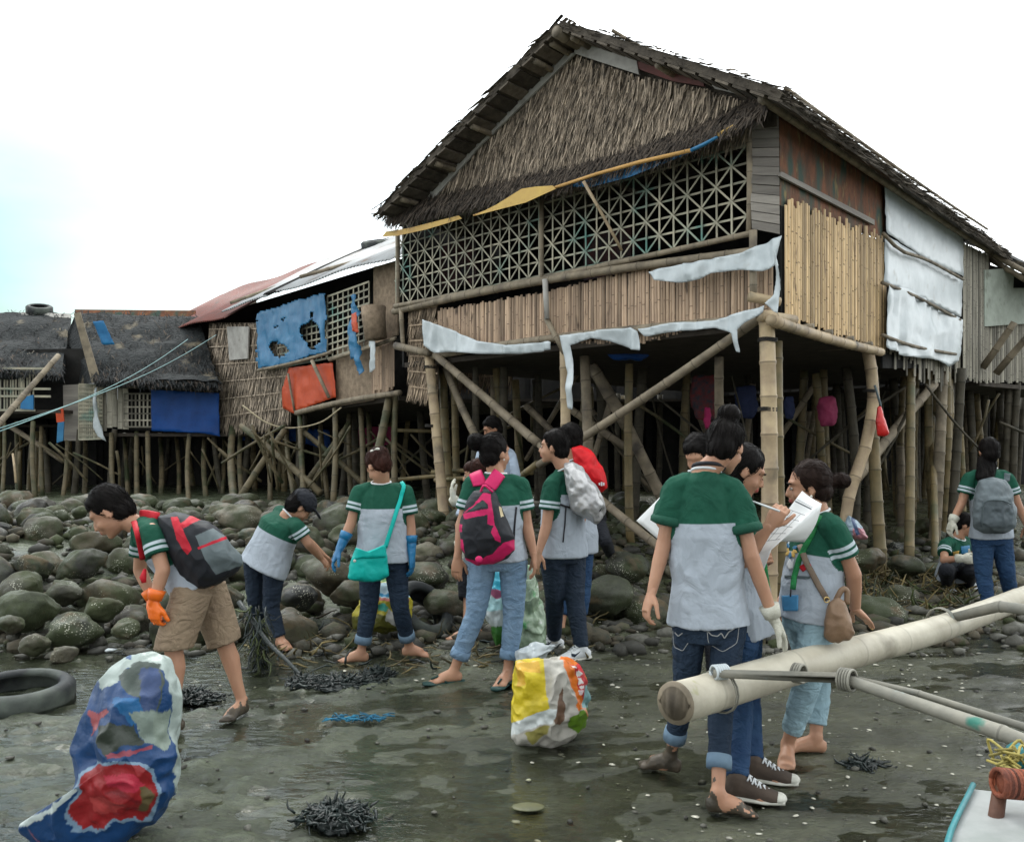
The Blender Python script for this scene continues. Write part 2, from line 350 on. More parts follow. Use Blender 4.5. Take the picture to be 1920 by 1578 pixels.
M['tin_red'] = mat("red_corrugated_roof", (.20, .055, .04), (.13, .05, .04), 3, .6, bump=.2, spec=.4, darks=[((.10, .06, .05), 4, .58, .7)])
M['tin_w'] = mat("pale_corrugated_roof", (.38, .40, .41), (.24, .24, .24), 3, .5, bump=.2, spec=.4, darks=[((.20, .13, .09), 3, .6, .72)])
M['tarp_b'] = mat("blue_tarpaulin", (.025, .17, .33), (.012, .11, .24), 3, .45, bump=.3, bscale=8, bdist=.03, spec=.4)
M['tarp_navy'] = mat("deep_blue_tarpaulin", (.006, .07, .30), (.004, .045, .20), 3, .5, bump=.3, bscale=6, bdist=.03)
M['tarp_o'] = mat("orange_tarpaulin", (.52, .075, .02), (.38, .05, .015), 3, .5, bump=.3, bscale=8, bdist=.02)
M['tarp_y'] = mat("yellow_tarpaulin", (.58, .40, .09), (.46, .28, .08), 3, .5, bump=.2, bscale=8)
M['tarp_c'] = mat("sky_blue_tarpaulin", (.02, .18, .38), (.02, .12, .28), 3, .5, bump=.2)
M['pink'] = mat("dull_pink_cloth", (.25, .03, .08), (.16, .02, .06), 4, .8)
M['white_s'] = mat("white_plastic_sheet", (.52, .57, .59), (.38, .43, .45), 3.5, .35, bump=.12, bscale=5, bdist=.05, spec=.5, darks=[((.32, .33, .31), 5, .62, .78)])
M['board_g'] = mat("pale_green_grey_board", (.36, .40, .35), (.26, .29, .25), 5, .8, bump=.15, darks=[((.15, .16, .13), 6, .6, .74)])
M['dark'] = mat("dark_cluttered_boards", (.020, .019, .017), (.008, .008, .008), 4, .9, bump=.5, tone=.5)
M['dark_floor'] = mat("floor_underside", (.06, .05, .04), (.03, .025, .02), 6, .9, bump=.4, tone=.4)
M['rubber'] = mat("old_tyre_rubber", (.028, .032, .034), (.014, .017, .018), 5, .65, bump=.35, darks=[((.085, .10, .085), 4, .46, .66)])
M['rope'] = mat("pale_rope", (.42, .36, .24), (.28, .24, .16), 20, .8)
M['rope_c'] = mat("cyan_rope", (.20, .34, .34), (.15, .27, .27), 20, .7)
M['rope_k'] = mat("dark_binding", (.03, .028, .025), None, 20, .8)
# ---------------------------------------------------------------- ground
def base_z(x, y):
    x = np.asarray(x, float); y = np.asarray(y, float)
    yb = np.interp(x, [-7, -3, -1.5, 0.6, 2, 3, 8], [5.7, 6.1, 6.5, 6.9, 7.2, 8.0, 8.4]); Ls = np.interp(x, [-6, 1, 3, 8], [4.2, 4.2, 5.5, 8])
    t = np.clip((y - yb) / Ls, 0, 1); return 0.56 * t * t * (3 - 2 * t)
def axis(segs):
    o = [segs[0][0]]
    for a, b, st in segs:
        n = max(1, int(round((b - a) / st))); o += list(np.linspace(a, b, n + 1)[1:])
    return np.array(o)
gxs = axis([(-400, -60, 60), (-60, -12, 6), (-12, -4.6, .4), (-4.6, 5.4, .03), (5.4, 12, .4), (12, 60, 6), (60, 400, 60)])
gys = axis([(-60, -2, 6), (-2, 1.8, .4), (1.8, 6.4, .03), (6.4, 9, .05), (9, 14, .25), (14, 40, 2), (40, 900, 80)])
GX, GY = np.meshgrid(gxs, gys); gxf, gyf = GX.ravel(), GY.ravel()
def mud(x, y):
    P = np.stack([x * 0.9 + y * .35, y * 2.6 - x * .5, np.zeros_like(x)], 1)
    left = np.clip((.6 - x) / 2.2, 0, 1); a = fbm(P, 3, 11) * .018; b = (1 - np.abs(fbm(P * A(1.6, 2.6, 1) + 5, 3, 31)) * 2) * (.008 + .012 * left)
    c = fbm(np.stack([x * 11, y * 13, x * 0], 1), 3, 51) * (.008 + .012 * left); big = fbm(np.stack([x * .5, y * .8, x * 0], 1), 2, 71) * .016
    return a + b + c + big - .014 * left
dist = np.clip((gyf - 1) / 1.0, 0, 1) * np.clip((16 - gyf) / 4, 0, 1) * np.clip((12 - np.abs(gxf)) / 6, 0, 1)
gz = base_z(gxf, gyf) + mud(gxf, gyf) * dist - 0.004 + np.where(gyf < 1, -.02, 0)
nx = len(gxs); F_ = [(j * nx + i, j * nx + i + 1, (j + 1) * nx + i + 1, (j + 1) * nx + i) for j in range(len(gys) - 1) for i in range(nx - 1)]
def mud_mat():
    m = bpy.data.materials.new("wet_mud"); m.use_nodes = True; t = m.node_tree; t.nodes.clear(); N = t.nodes.new; L = t.links.new
    o = N("ShaderNodeOutputMaterial"); b = N("ShaderNodeBsdfPrincipled"); L(b.outputs[0], o.inputs[0]); tc = N("ShaderNodeTexCoord")
    mp = N("ShaderNodeMapping"); mp.inputs["Scale"].default_value = (1, 2.2, 1); mp.inputs["Rotation"].default_value = (0, 0, .3); L(tc.outputs["Object"], mp.inputs[0])
    def noise(s, d=6, r=.6):
        n = N("ShaderNodeTexNoise"); n.inputs["Scale"].default_value = s; n.inputs["Detail"].default_value = d; n.inputs["Roughness"].default_value = r; L(mp.outputs[0], n.inputs["Vector"]); return n.outputs["Fac"]
    def ramp(f, *e):
        r = N("ShaderNodeValToRGB"); L(f, r.inputs[0]); r.color_ramp.elements[0].position = e[0][0]; r.color_ramp.elements[0].color = (*e[0][1], 1); r.color_ramp.elements[1].position = e[-1][0]; r.color_ramp.elements[1].color = (*e[-1][1], 1)
        for p, c in e[1:-1]: x = r.color_ramp.elements.new(p); x.color = (*c, 1)
        return r.outputs[0]
    c = ramp(noise(1.7), (.28, (.030, .037, .022)), (.42, (.056, .068, .040)), (.56, (.088, .104, .064)), (.74, (.16, .18, .125)))
    c2 = ramp(noise(22, 8, .75), (.35, (.55, .55, .55)), (.62, (1.25, 1.25, 1.2)))
    mx = N("ShaderNodeMix"); mx.data_type = 'RGBA'; mx.blend_type = 'MULTIPLY'; mx.inputs[0].default_value = 1; L(c, mx.inputs[6]); L(c2, mx.inputs[7])
    ge = N("ShaderNodeNewGeometry"); sp = N("ShaderNodeSeparateXYZ"); L(ge.outputs["Position"], sp.inputs[0]); wz = N("ShaderNodeMapRange"); wz.inputs[1].default_value = -.008; wz.inputs[2].default_value = .045; wz.inputs[3].default_value = .66; wz.inputs[4].default_value = 1.0; L(sp.outputs["Z"], wz.inputs[0])
    m5 = N("ShaderNodeMix"); m5.data_type = 'RGBA'; m5.blend_type = 'MULTIPLY'; m5.inputs[0].default_value = 1; L(mx.outputs[2], m5.inputs[6]); L(wz.outputs[0], m5.inputs[7]); xm = N("ShaderNodeMapRange"); xm.inputs[1].default_value = -1.6; xm.inputs[2].default_value = 1.4; L(sp.outputs["X"], xm.inputs[0]); m6 = N("ShaderNodeMix"); m6.data_type = 'RGBA'; L(xm.outputs[0], m6.inputs[0]); m6.inputs[6].default_value = (1, 1.02, 1.02, 1); m6.inputs[7].default_value = (.92, .84, .72, 1)
    m7 = N("ShaderNodeMix"); m7.data_type = 'RGBA'; m7.blend_type = 'MULTIPLY'; m7.inputs[0].default_value = 1; L(m5.outputs[2], m7.inputs[6]); L(m6.outputs[2], m7.inputs[7]); L(m7.outputs[2], b.inputs["Base Color"])
    rr = ramp(noise(4, 5), (.35, (.07, .07, .07)), (.65, (.36, .36, .36))); L(rr, b.inputs["Roughness"]); b.inputs["Specular IOR Level"].default_value = .65
    bp = N("ShaderNodeBump"); bp.inputs["Strength"].default_value = .8; bp.inputs["Distance"].default_value = .03; L(noise(20, 8, .72), bp.inputs["Height"]); L(bp.outputs[0], b.inputs["Normal"])
    return m
M['mud'] = mud_mat()
g = mk("ground", np.stack([gxf, gyf, gz], 1), F_, M['mud'], None, True); tag(g, kind="structure")
def water_mat():
    m = bpy.data.materials.new("shallow_muddy_water"); m.use_nodes = True; t = m.node_tree; t.nodes.clear(); N = t.nodes.new; L = t.links.new
    o = N("ShaderNodeOutputMaterial"); mx = N("ShaderNodeMixShader"); tr = N("ShaderNodeBsdfTransparent"); tr.inputs[0].default_value = (.92, .93, .86, 1); gl = N("ShaderNodeBsdfGlossy"); gl.inputs["Roughness"].default_value = .06
    fr = N("ShaderNodeFresnel"); fr.inputs[0].default_value = 1.33; tc = N("ShaderNodeTexCoord"); n = N("ShaderNodeTexNoise"); n.inputs["Scale"].default_value = 9; n.inputs["Detail"].default_value = 4; mp = N("ShaderNodeMapping"); mp.inputs["Scale"].default_value = (1, 2.4, 1); mp.inputs["Rotation"].default_value = (0, 0, .5)
    L(tc.outputs["Object"], mp.inputs[0]); L(mp.outputs[0], n.inputs["Vector"]); bp = N("ShaderNodeBump"); bp.inputs["Strength"].default_value = .35; bp.inputs["Distance"].default_value = .02; L(n.outputs["Fac"], bp.inputs["Height"])
    L(bp.outputs[0], gl.inputs["Normal"]); L(bp.outputs[0], fr.inputs["Normal"]); L(fr.outputs[0], mx.inputs[0]); L(tr.outputs[0], mx.inputs[1]); L(gl.outputs[0], mx.inputs[2]); L(mx.outputs[0], o.inputs[0]); return m
wv = []; wf = []
wx = np.linspace(-14, 14, 15); wy = np.linspace(-3, 8.4, 9)
for j, y in enumerate(wy):
    for i, x in enumerate(wx): wv.append((x, y, -0.006))
for j in range(8):
    for i in range(14): wf.append((j * 15 + i, j * 15 + i + 1, (j + 1) * 15 + i + 1, (j + 1) * 15 + i))
tag(mk("water", np.array(wv), wf, water_mat()), kind="structure")

# ---------------------------------------------------------------- boulders
def rock_mesh(seed, sub=4):
    bm = bmesh.new(); bmesh.ops.create_icosphere(bm, subdivisions=sub, radius=1); v = np.array([x.co[:] for x in bm.verts]); f = [tuple(q.index for q in x.verts) for x in bm.faces]; bm.free()
    rr = np.random.default_rng(seed + 100)
    for k in range(6):
        n0 = nrm(rr.normal(size=3)); e = v @ n0 - rr.uniform(.66, .9); v = v - np.clip(e, 0, 9)[:, None] * n0 * .8
    n1 = fbm(v * .9 + seed * 7.1, 2, seed); n2 = fbm(v * 4 + seed, 4, seed + 3)
    return v * (1 + n1 * .20 + n2 * .06)[:, None], f
def rock_mat():
    m = bpy.data.materials.new("shore_boulder"); m.use_nodes = True; t = m.node_tree; t.nodes.clear(); N = t.nodes.new; L = t.links.new
    o = N("ShaderNodeOutputMaterial"); b = N("ShaderNodeBsdfPrincipled"); L(b.outputs[0], o.inputs[0]); tc = N("ShaderNodeTexCoord"); oi = N("ShaderNodeObjectInfo")
    geo = N("ShaderNodeNewGeometry")
    def noise(s, d=6, r=.6):
        n = N("ShaderNodeTexNoise"); n.inputs["Scale"].default_value = s; n.inputs["Detail"].default_value = d; n.inputs["Roughness"].default_value = r; L(geo.outputs["Position"], n.inputs["Vector"]); return n.outputs["Fac"]
    def ramp(f, *e):
        r = N("ShaderNodeValToRGB"); L(f, r.inputs[0]); r.color_ramp.elements[0].position = e[0][0]; r.color_ramp.elements[0].color = (*e[0][1], 1); r.color_ramp.elements[1].position = e[-1][0]; r.color_ramp.elements[1].color = (*e[-1][1], 1)
        for p, c in e[1:-1]: x = r.color_ramp.elements.new(p); x.color = (*c, 1)
        return r.outputs[0]
    def mix(f, a, c, bl='MIX'):
        x = N("ShaderNodeMix"); x.data_type = 'RGBA'; x.blend_type = bl
        if isinstance(f, float): x.inputs[0].default_value = f
        else: L(f, x.inputs[0])
        for k, y in ((6, a), (7, c)):
            if isinstance(y, tuple): x.inputs[k].default_value = (*y, 1)
            else: L(y, x.inputs[k])
        return x.outputs[2]
    basec = ramp(oi.outputs["Random"], (0, (.018, .020, .019)), (.3, (.034, .030, .022)), (.5, (.030, .038, .019)), (.65, (.060, .044, .026)), (.8, (.024, .025, .023)), (1, (.14, .125, .085)))
    c = mix(1.0, basec, ramp(noise(9, 8, .7), (.3, (.55, .55, .55)), (.7, (1.5, 1.5, 1.45))), 'MULTIPLY')
    alg = ramp(noise(2.3, 5), (.42, (0, 0, 0)), (.56, (.85, .85, .85))); c = mix(alg, c, (.038, .050, .018))
    br = ramp(noise(3.1, 5), (.56, (0, 0, 0)), (.66, (1, 1, 1))); c = mix(br, c, (.085, .062, .032))
    vo = N("ShaderNodeTexVoronoi"); vo.inputs["Scale"].default_value = 60; L(geo.outputs["Position"], vo.inputs["Vector"])
    sp = ramp(vo.outputs["Distance"], (.22, (1, 1, 1)), (.34, (0, 0, 0))); pm = ramp(noise(4.2, 4), (.54, (0, 0, 0)), (.64, (1, 1, 1))); bc = mix(1.0, sp, pm, 'MULTIPLY'); c = mix(bc, c, (.42, .42, .34))
    L(c, b.inputs["Base Color"]); L(ramp(noise(5, 3), (.4, (.5, .5, .5)), (.6, (.9, .9, .9))), b.inputs["Roughness"])
    bp = N("ShaderNodeBump"); bp.inputs["Strength"].default_value = .7; bp.inputs["Distance"].default_value = .015; L(noise(40, 8, .75), bp.inputs["Height"]); L(bp.outputs[0], b.inputs["Normal"]); return m
M['rock'] = rock_mat()
ROCKS = []
for s in range(12):
    v, f = rock_mesh(s); me = bpy.data.meshes.new("boulder"); me.from_pydata(v.tolist(), [], f); me.polygons.foreach_set("use_smooth", [True] * len(f)); me.materials.append(M['rock']); ROCKS.append(me)
def rock(x, y, z, a, b, c, rz, i, label, group):
    o = bpy.data.objects.new("boulder", ROCKS[i % 12]); COL.objects.link(o); o.location = (x, y, z); o.scale = (a, b, c); o.rotation_euler = (random.uniform(-.25, .25), random.uniform(-.25, .25), rz)
    return tag(o, label, "boulder", group)
placed = []
def try_rock(x, y, a, lift=0.25, flat=.72, gap=.80):
    for (u, v_, r) in placed:
        if (u - x) ** 2 + ((v_ - y)) ** 2 < ((a + r) * gap) ** 2: return False
    placed.append((x, y, a)); z = float(base_z(x, y))
    if x < -1.6: lab, grp = "grey green boulder in the bank behind the boy with the orange glove", "boulders of the near bank below the dark net roof"
    elif x < 1.6: lab, grp = "brown and grey boulder in the bank below the big thatched stilt house", "boulders of the bank below the big stilt house"
    else: lab, grp = "dark boulder among the bamboo stilts beyond the girl leaning on the white pole", "boulders among the stilts beyond the girls at the pole"
    rock(x, y, z + a * lift, a, a * random.uniform(.72, 1.0), a * random.uniform(flat - .12, flat + .1), random.uniform(-.7, .7), random.randrange(12), lab, grp); return True
# the boulders that read one by one in the photo (px, py of centre, half width px, depth)
for px, py, hw, D in [(52, 1140, 55, 6.6), (135, 1182, 46, 6.25), (65, 1208, 30, 6.0), (118, 1226, 24, 5.9), (45, 1100, 42, 7.1), (118, 1110, 32, 7.0), (60, 1062, 36, 7.7), (160, 1052, 40, 7.6), (20, 1170, 24, 6.25), (190, 1140, 34, 6.5), (235, 1180, 26, 6.2),
                      (1135, 1118, 52, 7.2), (1068, 1122, 40, 7.3), (1045, 1160, 34, 6.95), (1215, 1150, 46, 7.2), (1640, 1152, 52, 7.3), (1180, 1060, 40, 8.2), (620, 1080, 48, 7.2), (560, 1120, 34, 6.9), (800, 1080, 42, 7.2), (830, 1130, 34, 6.9), (660, 1110, 40, 6.9), (1690, 1120, 34, 7.9), (1625, 1050, 34, 8.6), (1700, 1060, 30, 8.9)]:
    p = V(px, py, D); a = hw / FP * D * 1.08; placed.append((p[0], p[1], a))
    nm = "grey green boulder in the bank behind the boy with the orange glove" if px < 500 else ("brown and grey boulder in the bank below the big thatched stilt house" if px < 1400 else "dark boulder among the bamboo stilts beyond the girl leaning on the white pole")
    gr = "boulders of the near bank below the dark net roof" if px < 500 else ("boulders of the bank below the big stilt house" if px < 1400 else "boulders among the stilts beyond the girls at the pole")
    rock(p[0], p[1], p[2], a, a * .85, a * .68, random.uniform(-.4, .4), int(px) % 12, nm, gr)
cnt = 0
for k in range(9000):
    y = rng.uniform(5.8, 12.6); x = rng.uniform(-.62 * y, .30 * y)
    yb = float(np.interp(x, [-7, -3, -1.5, 0.6, 2, 3, 8], [5.7, 6.1, 6.5, 6.9, 7.2, 8.0, 8.4]))
    if y < yb + .05: continue
    a = float(rng.choice([.12, .14, .17, .20, .25])) * (0.9 + .22 * (x < -1.8))
    if try_rock(x, y, a): cnt += 1
    if cnt >= 234: break
for k in range(900):
    y = rng.uniform(8.0, 12.0); x = rng.uniform(.30 * y, .6 * y)
    if y < 8.6 and x > 3.2: continue
    if try_rock(x, y, float(rng.choice([.10, .13, .17, .2])), gap=1.0): cnt += 1
    if cnt >= 270: break
def litter(name, n, sampler, size, cols, flat=.45, seed=0):
    r = random.Random(seed); mb = MB(); bm = bmesh.new(); bmesh.ops.create_icosphere(bm, subdivisions=1, radius=1); bv = np.array([x.co[:] for x in bm.verts]); bf = [tuple(q.index for q in x.verts) for x in bm.faces]; bm.free()
    for k in range(n):
        x, y = sampler(r); s = r.choice(size) * r.uniform(.7, 1.3); a = r.uniform(0, 6.28); ca, sa = math.cos(a), math.sin(a)
        v = bv * (1 + .25 * rng.uniform(-1, 1, (len(bv), 1))) * A(s, s * r.uniform(.5, .9), s * flat * r.uniform(.5, 1)); v = np.stack([v[:, 0] * ca - v[:, 1] * sa, v[:, 0] * sa + v[:, 1] * ca, v[:, 2]], 1)
        z = float(base_z(x, y)) + float(mud(A(x), A(y))[0]) * .9; mb.add((v + A(x, y, z + s * flat * .3), bf), r.random())
    return tag(mb.build(name, cols, None, True), kind="stuff")
M['shell'] = mat("shells_and_chips", (.52, .50, .42), (.30, .30, .25), 30, .6, tone=.5, bump=.2)
M['rubble'] = mat("brown_rubble", (.075, .062, .042), (.035, .036, .026), 12, .8, tone=.6, bump=.6, darks=[((.04, .05, .02), 4, .5, .62)])
M['pebble'] = mat("dark_pebbles", (.09, .088, .075), (.05, .05, .04), 30, .6, tone=.6, bump=.4)
litter("rubble", 1500, lambda r: (lambda y: (r.uniform(-.62 * y, .62 * y), y))(r.uniform(6.2, 11.8)), [.05, .07, .09, .11], M['rubble'], .7, 6)
litter("pebbles", 1900, lambda r: (lambda y: (r.uniform(-.62 * y, .62 * y), y))(r.uniform(6.0, 11.5)), [.03, .05, .07, .09], M['pebble'], .6, 1)
litter("mud_pebbles", 350, lambda r: (lambda y: (r.uniform(-.62 * y, .62 * y), y))(r.uniform(3.0, 6.8)), [.008, .012, .02], M['pebble'], .6, 2)
litter("shell_litter", 520, lambda r: (lambda y: (r.uniform(.0 * y, .62 * y), y))(r.uniform(3.0, 8.4)), [.005, .007, .010, .016], M['shell'], .2, 3)
litter("shore_shells", 420, lambda r: (lambda y: (r.uniform(-.62 * y, .55 * y), y))(r.uniform(5.2, 8.2)), [.007, .01, .016], M['shell'], .35, 4)

# ---------------------------------------------------------------- the big house
PF = Plane((2.236, 7.3), (-3.756, 4.0)); PS = Plane((2.236, 7.3), (1, 1.12))
house = empty("stilt_house", (0.4, 9.5, 0.3), "big thatched bamboo stilt house with a lattice balcony and white side sheets", "house")
W3 = PS.D3; U3 = PF.D3; NF = PF.N3; NS = PS.N3
def facade_seg(px0, py0, px1, py1, o0=0, o1=None): return PF.at(px0, py0, o0), PF.at(px1, py1, o0 if o1 is None else o1)
# roof: two pitched slabs of thatch
ZE = 4.34
Pk = PF.at(1046, 52, .45); R0 = PF.at(1462, 186, .42); L0 = PF.at(712, 402, .5)
LEN = 7.9
def thatch_slope(a, b, name, edge_out):
    """a = ridge front, b = eave front; slab runs back along W3"""
    nrm_up = nrm(np.cross(b - a, W3)); nrm_up = nrm_up if nrm_up[2] > 0 else -nrm_up
    roof = MB(); roof.add(slab([a, b, b + W3 * LEN, a + W3 * LEN], nrm_up * .07), .2)
    dn = nrm(b - a); Ls = np.linalg.norm(b - a); r = random.Random(3)
    # courses of palm leaves on top
    k = 0.0
    while k < Ls + .05:
        s = 0.0
        while s < LEN:
            p = a + dn * (k - .1) + W3 * s + nrm_up * (.066 + r.uniform(0, .012)); d = nrm(dn + W3 * r.uniform(-.2, .2) + nrm_up * r.uniform(-.02, .03))
            roof.add(leaf(p, d, W3, r.uniform(.24, .34), r.uniform(.03, .06), nrm_up * r.uniform(-.02, .03)), r.random()); s += r.uniform(.05, .09)
        k += .21
    # ragged rake and eave tips
    s = 0.0
    while s < Ls + .12:
        for q in range(2):
            p = a + dn * s + W3 * r.uniform(-.02, .12) + nrm_up * r.uniform(0, .11); d = nrm(-W3 * r.uniform(.0, .5) + dn * r.uniform(.6, 1.2) + A(0, 0, r.uniform(-.1, .15)))
            roof.add(leaf(p, d, nrm(W3 + nrm_up * r.uniform(-.8, .8)), r.uniform(.08, .17), r.uniform(.012, .03), A(0, 0, 0)), r.random())
        s += .022
    s = 0.0
    while s < LEN:
        for q in range(3):
            p = b + W3 * s - dn * r.uniform(0, .12) + nrm_up * r.uniform(-.02, .10); d = nrm(dn + W3 * r.uniform(-.35, .35) + A(0, 0, r.uniform(-.5, .15)))
            roof.add(leaf(p, d, nrm(W3 + nrm_up * r.uniform(-.7, .7)), r.uniform(.08, .19), r.uniform(.012, .03), A(0, 0, 0)), r.random())
        s += .03
    # ridges of the courses show as steps on the underside
    k = .1
    while k < Ls:
        roof.add(bar(a + dn * k - nrm_up * .012, a + dn * k + W3 * LEN - nrm_up * .012, dn, .14, .02), r.uniform(.1, .6)); k += .19
    return roof.build(name, M['thatch_d'], house), dn, nrm_up, Ls
rl, dnL, upL, LL = thatch_slope(Pk, L0, "roof", 1)
rr_, dnR, upR, LR = thatch_slope(Pk, R0, "roof", 1)
mb = MB()   # purlin ends under the overhangs
for dn, up, Ls, p0 in ((dnL, upL, LL, Pk), (dnR, upR, LR, Pk)):
    for k in ((.16, .42, Ls * .45, Ls * .66, Ls * .88) if dn is dnL else (.2, Ls * .5, Ls - .2)):
        a = p0 + dn * k - up * .035 + W3 * .05; mb2 = MB(); mb2.add(bamboo(a, a + W3 * 7.5, .032, .032, base=.6)); mb2.build("purlin", M['bamboo_g'], house, True)
MB().add(bamboo(Pk - A(0, 0, .05) - W3 * .03, Pk - A(0, 0, .05) + W3 * 7.8, .06, .06, base=.5)).build("ridge_pole", M['bamboo_g'], house, True)
# long poles lying on top of the right slope
for k0, s0, s1 in ((.55, .2, 6.5), (LR * .75, .8, 7.0), (LR - .25, .4, 6.6)):
    MB().add(bamboo(Pk + dnR * k0 + upR * .15 + W3 * s0, Pk + dnR * (k0 + .15) + upR * .17 + W3 * s1,   .018, .015, bend=.0)).build("roof_pole", M['bamboo_g'], house, True)
# rafters under eave on the side
for s in (.66, 2.1, 3.6, 5.3, 7.0):
    a = Pk + W3 * s - upR * .16; MB().add(bar(a, a + dnR * (LR - .55), W3, .07, .09)).build("rafter", M['plank'], house)
# gable thatch wall
def wall_thatch(poly, plane, name, parent, m, n, off=.05, ln=(.22, .36), wd=(.012, .026), dens_seed=1, flare=None, tone=(0, 1), lean=.12):
    r = random.Random(dens_seed); xs = [p[0] for p in poly]; ys = [p[1] for p in poly]; mb = MB(); c = 0
    while c < n:
        px, py = r.uniform(min(xs), max(xs)), r.uniform(min(ys), max(ys))
        if not bool(inpoly(A(px), A(py), poly)[0]): continue
        o = off + r.uniform(0, .045) + (flare(px, py) if flare else 0); p = plane.at(px, py, o); d = nrm(A(0, 0, -1) + plane.D3 * r.gauss(lean, .16) + plane.N3 * r.uniform(0, .22))
        mb.add(leaf(p, d, nrm(plane.D3 + plane.N3 * r.uniform(-.5, .5)), r.uniform(*ln), r.uniform(*wd), plane.N3 * r.uniform(-.03, .05)), min(1, max(0, r.uniform(*tone)))); c += 1
    return mb.build(name, m, parent)
gable = [(1072, 98), (1190, 140), (1320, 165), (1400, 190), (1408, 225), (1300, 262), (1120, 318), (960, 345), (800, 385), (770, 392), (900, 270)]
backing = [PF.at(1060, 92, .0), PF.at(1452, 190, 0), PF.at(1452, 235, 0), PF.at(750, 425, .0), PF.at(745, 405, .0)]
mb = MB(); n_ = len(backing); bk = [p - NF * .04 for p in backing]
mb.add((backing + bk, [tuple(range(n_)), tuple(reversed(range(n_, 2 * n_)))] + [(i, i + n_, (i + 1) % n_ + n_, (i + 1) % n_) for i in range(n_)]), .2)
mb.build("gable_backing", M['thatch_d'], house)
wall_thatch(gable, PF, "gable_wall", house, M['thatch'], 9500, .04, (.16, .30), (.010, .022))
# the flared dark skirt under the gable
skirt_c = [(728, 418), (800, 402), (960, 368), (1120, 330), (1300, 270), (1438, 208)]
def skirt():
    r = random.Random(5); mb = MB(); P = curve([A(x, y) for x, y in skirt_c], 14)
    for k in range(5200):
        t = r.random() * (len(P) - 1.001); i = int(t); q = P[i] + (P[i + 1] - P[i]) * (t - i); h = r.random()
        p = PF.at(q[0], q[1] - 34 + 34 * h - 8 * r.random(), .06 + .26 * h + r.uniform(-.02, .03)); d = nrm(A(0, 0, -.8) + NF * r.uniform(.2, .8) + U3 * r.gauss(0.1, .35))
        mb.add(leaf(p, d, nrm(U3 + A(0, 0, r.uniform(-.5, .5))), r.uniform(.10, .2), r.uniform(.010, .024), A(0, 0, -.02)), r.random() * (1 - .3 * h))
    return mb.build("thatch_skirt", M['thatch_k'], house)
skirt()
sb = MB()
for i in range(len(skirt_c) - 1):
    a, b = skirt_c[i], skirt_c[i + 1]; sb.add(slab([PF.at(a[0], a[1] - 34, .05), PF.at(b[0], b[1] - 34, .05), PF.at(b[0], b[1] - 2, .30), PF.at(a[0], a[1] - 2, .30)], -A(0, 0, .02)), .2)
sb.build("skirt_backing", M['thatch_d'], house)
# rake boards
def board(pts, plane, off, name, m, th=.025, parent=house):
    f = [plane.at(x, y, off) for x, y in pts]; b = [p - plane.N3 * th for p in f]; n = len(f)
    return MB().add((f + b, [tuple(range(n)), tuple(reversed(range(n, 2 * n)))] + [(i, i + n, (i + 1) % n + n, (i + 1) % n) for i in range(n)])).build(name, m, parent)
board([(1058, 100), (1078, 100), (905, 268), (800, 386), (778, 392), (890, 262)], PF, .12, "rake_board", M['board_w'])
board([(1082, 74), (1190, 96), (1198, 140), (1130, 118), (1076, 100)], PF, .13, "rake_board", M['board_w'])
board([(1195, 98), (1312, 128), (1320, 162), (1260, 152), (1192, 128)], PF, .12, "rake_board", M['board_r'])
board([(1324, 148), (1440, 158), (1455, 184), (1400, 180), (1340, 166)], PF, .13, "rake_board", M['board_w'])
# corner plank panel (grey planks) between lattice and side wall
pk = MB(); r = random.Random(9); y = 208
pts_l = lambda y: PF.at(1400 + (y - 208) * .03, y, .10)
rows = np.linspace(0, 1, 14)
cl_t, cl_b = PF.at(1400, 212, .06), PF.at(1410, 430, .06); cr_t, cr_b = PS.at(1460, 205, .02), PS.at(1462, 440, .02)
for i in range(13):
    a, b = rows[i], rows[i + 1] - .006; nn = nrm(np.cross(cr_t - cl_t, A(0, 0, 1))); nn = nn if nn[1] < 0 else -nn
    j = nn * r.uniform(0, .012)
    q = [cl_t + (cl_b - cl_t) * a + j, cr_t + (cr_b - cr_t) * a + j, cr_t + (cr_b - cr_t) * b + j, cl_t + (cl_b - cl_t) * b + j]; pk.add(slab(q, -nn * .02), r.random())
pk.build("corner_planks", M['plank'], house)
# lattice: two panels of crossed bamboo strips
def lattice(pxa, pxb, name, m):
    ka, kb = PF.k(pxa), PF.k(pxb); ka, kb = min(ka, kb), max(ka, kb); z0, z1 = 3.33, 4.42; mb = MB(); r = random.Random(int(pxa)); c = .158
    n = int(round((kb - ka) / c)); c = (kb - ka) / n; rows = int(round((z1 - z0) / .165)); cz = (z1 - z0) / rows
    for i in range(n + 1): mb.add(bar(PF.pt(ka + i * c + r.uniform(-.008, .008), z0, .02), PF.pt(ka + i * c + r.uniform(-.008, .008), z1, .02), U3, .018, .008), r.random())
    for j in range(rows + 1): mb.add(bar(PF.pt(ka, z0 + j * cz, .0), PF.pt(kb, z0 + j * cz, .0), A(0, 0, 1), .019, .008), r.random())
    # diagonals through every second node
    W_, H_ = n * c, rows * cz; sl = 2 * cz / (1 * 2 * c) * 1.0
    for sg in (1, -1):
        for s in range(-rows - 2, n + rows + 2, 2):
            k0, zz0 = s * c, 0.0; k1, zz1 = k0 + sg * rows * c * .62 * 1.6, H_
            dk, dz = k1 - k0, zz1 - zz0; t0, t1 = 0.0, 1.0
            ta, tb = (0 - k0) / dk, (W_ - k0) / dk; t0 = max(t0, min(ta, tb)); t1 = min(t1, max(ta, tb))
            if t1 - t0 < .05: continue
            mb.add(bar(PF.pt(ka + k0 + dk * t0, z0 + dz * t0, .032 + .009 * sg), PF.pt(ka + k0 + dk * t1, z0 + dz * t1, .032 + .009 * sg), A(0, 0, 1), .016, .007), r.random())
    return mb.build(name, m, house)
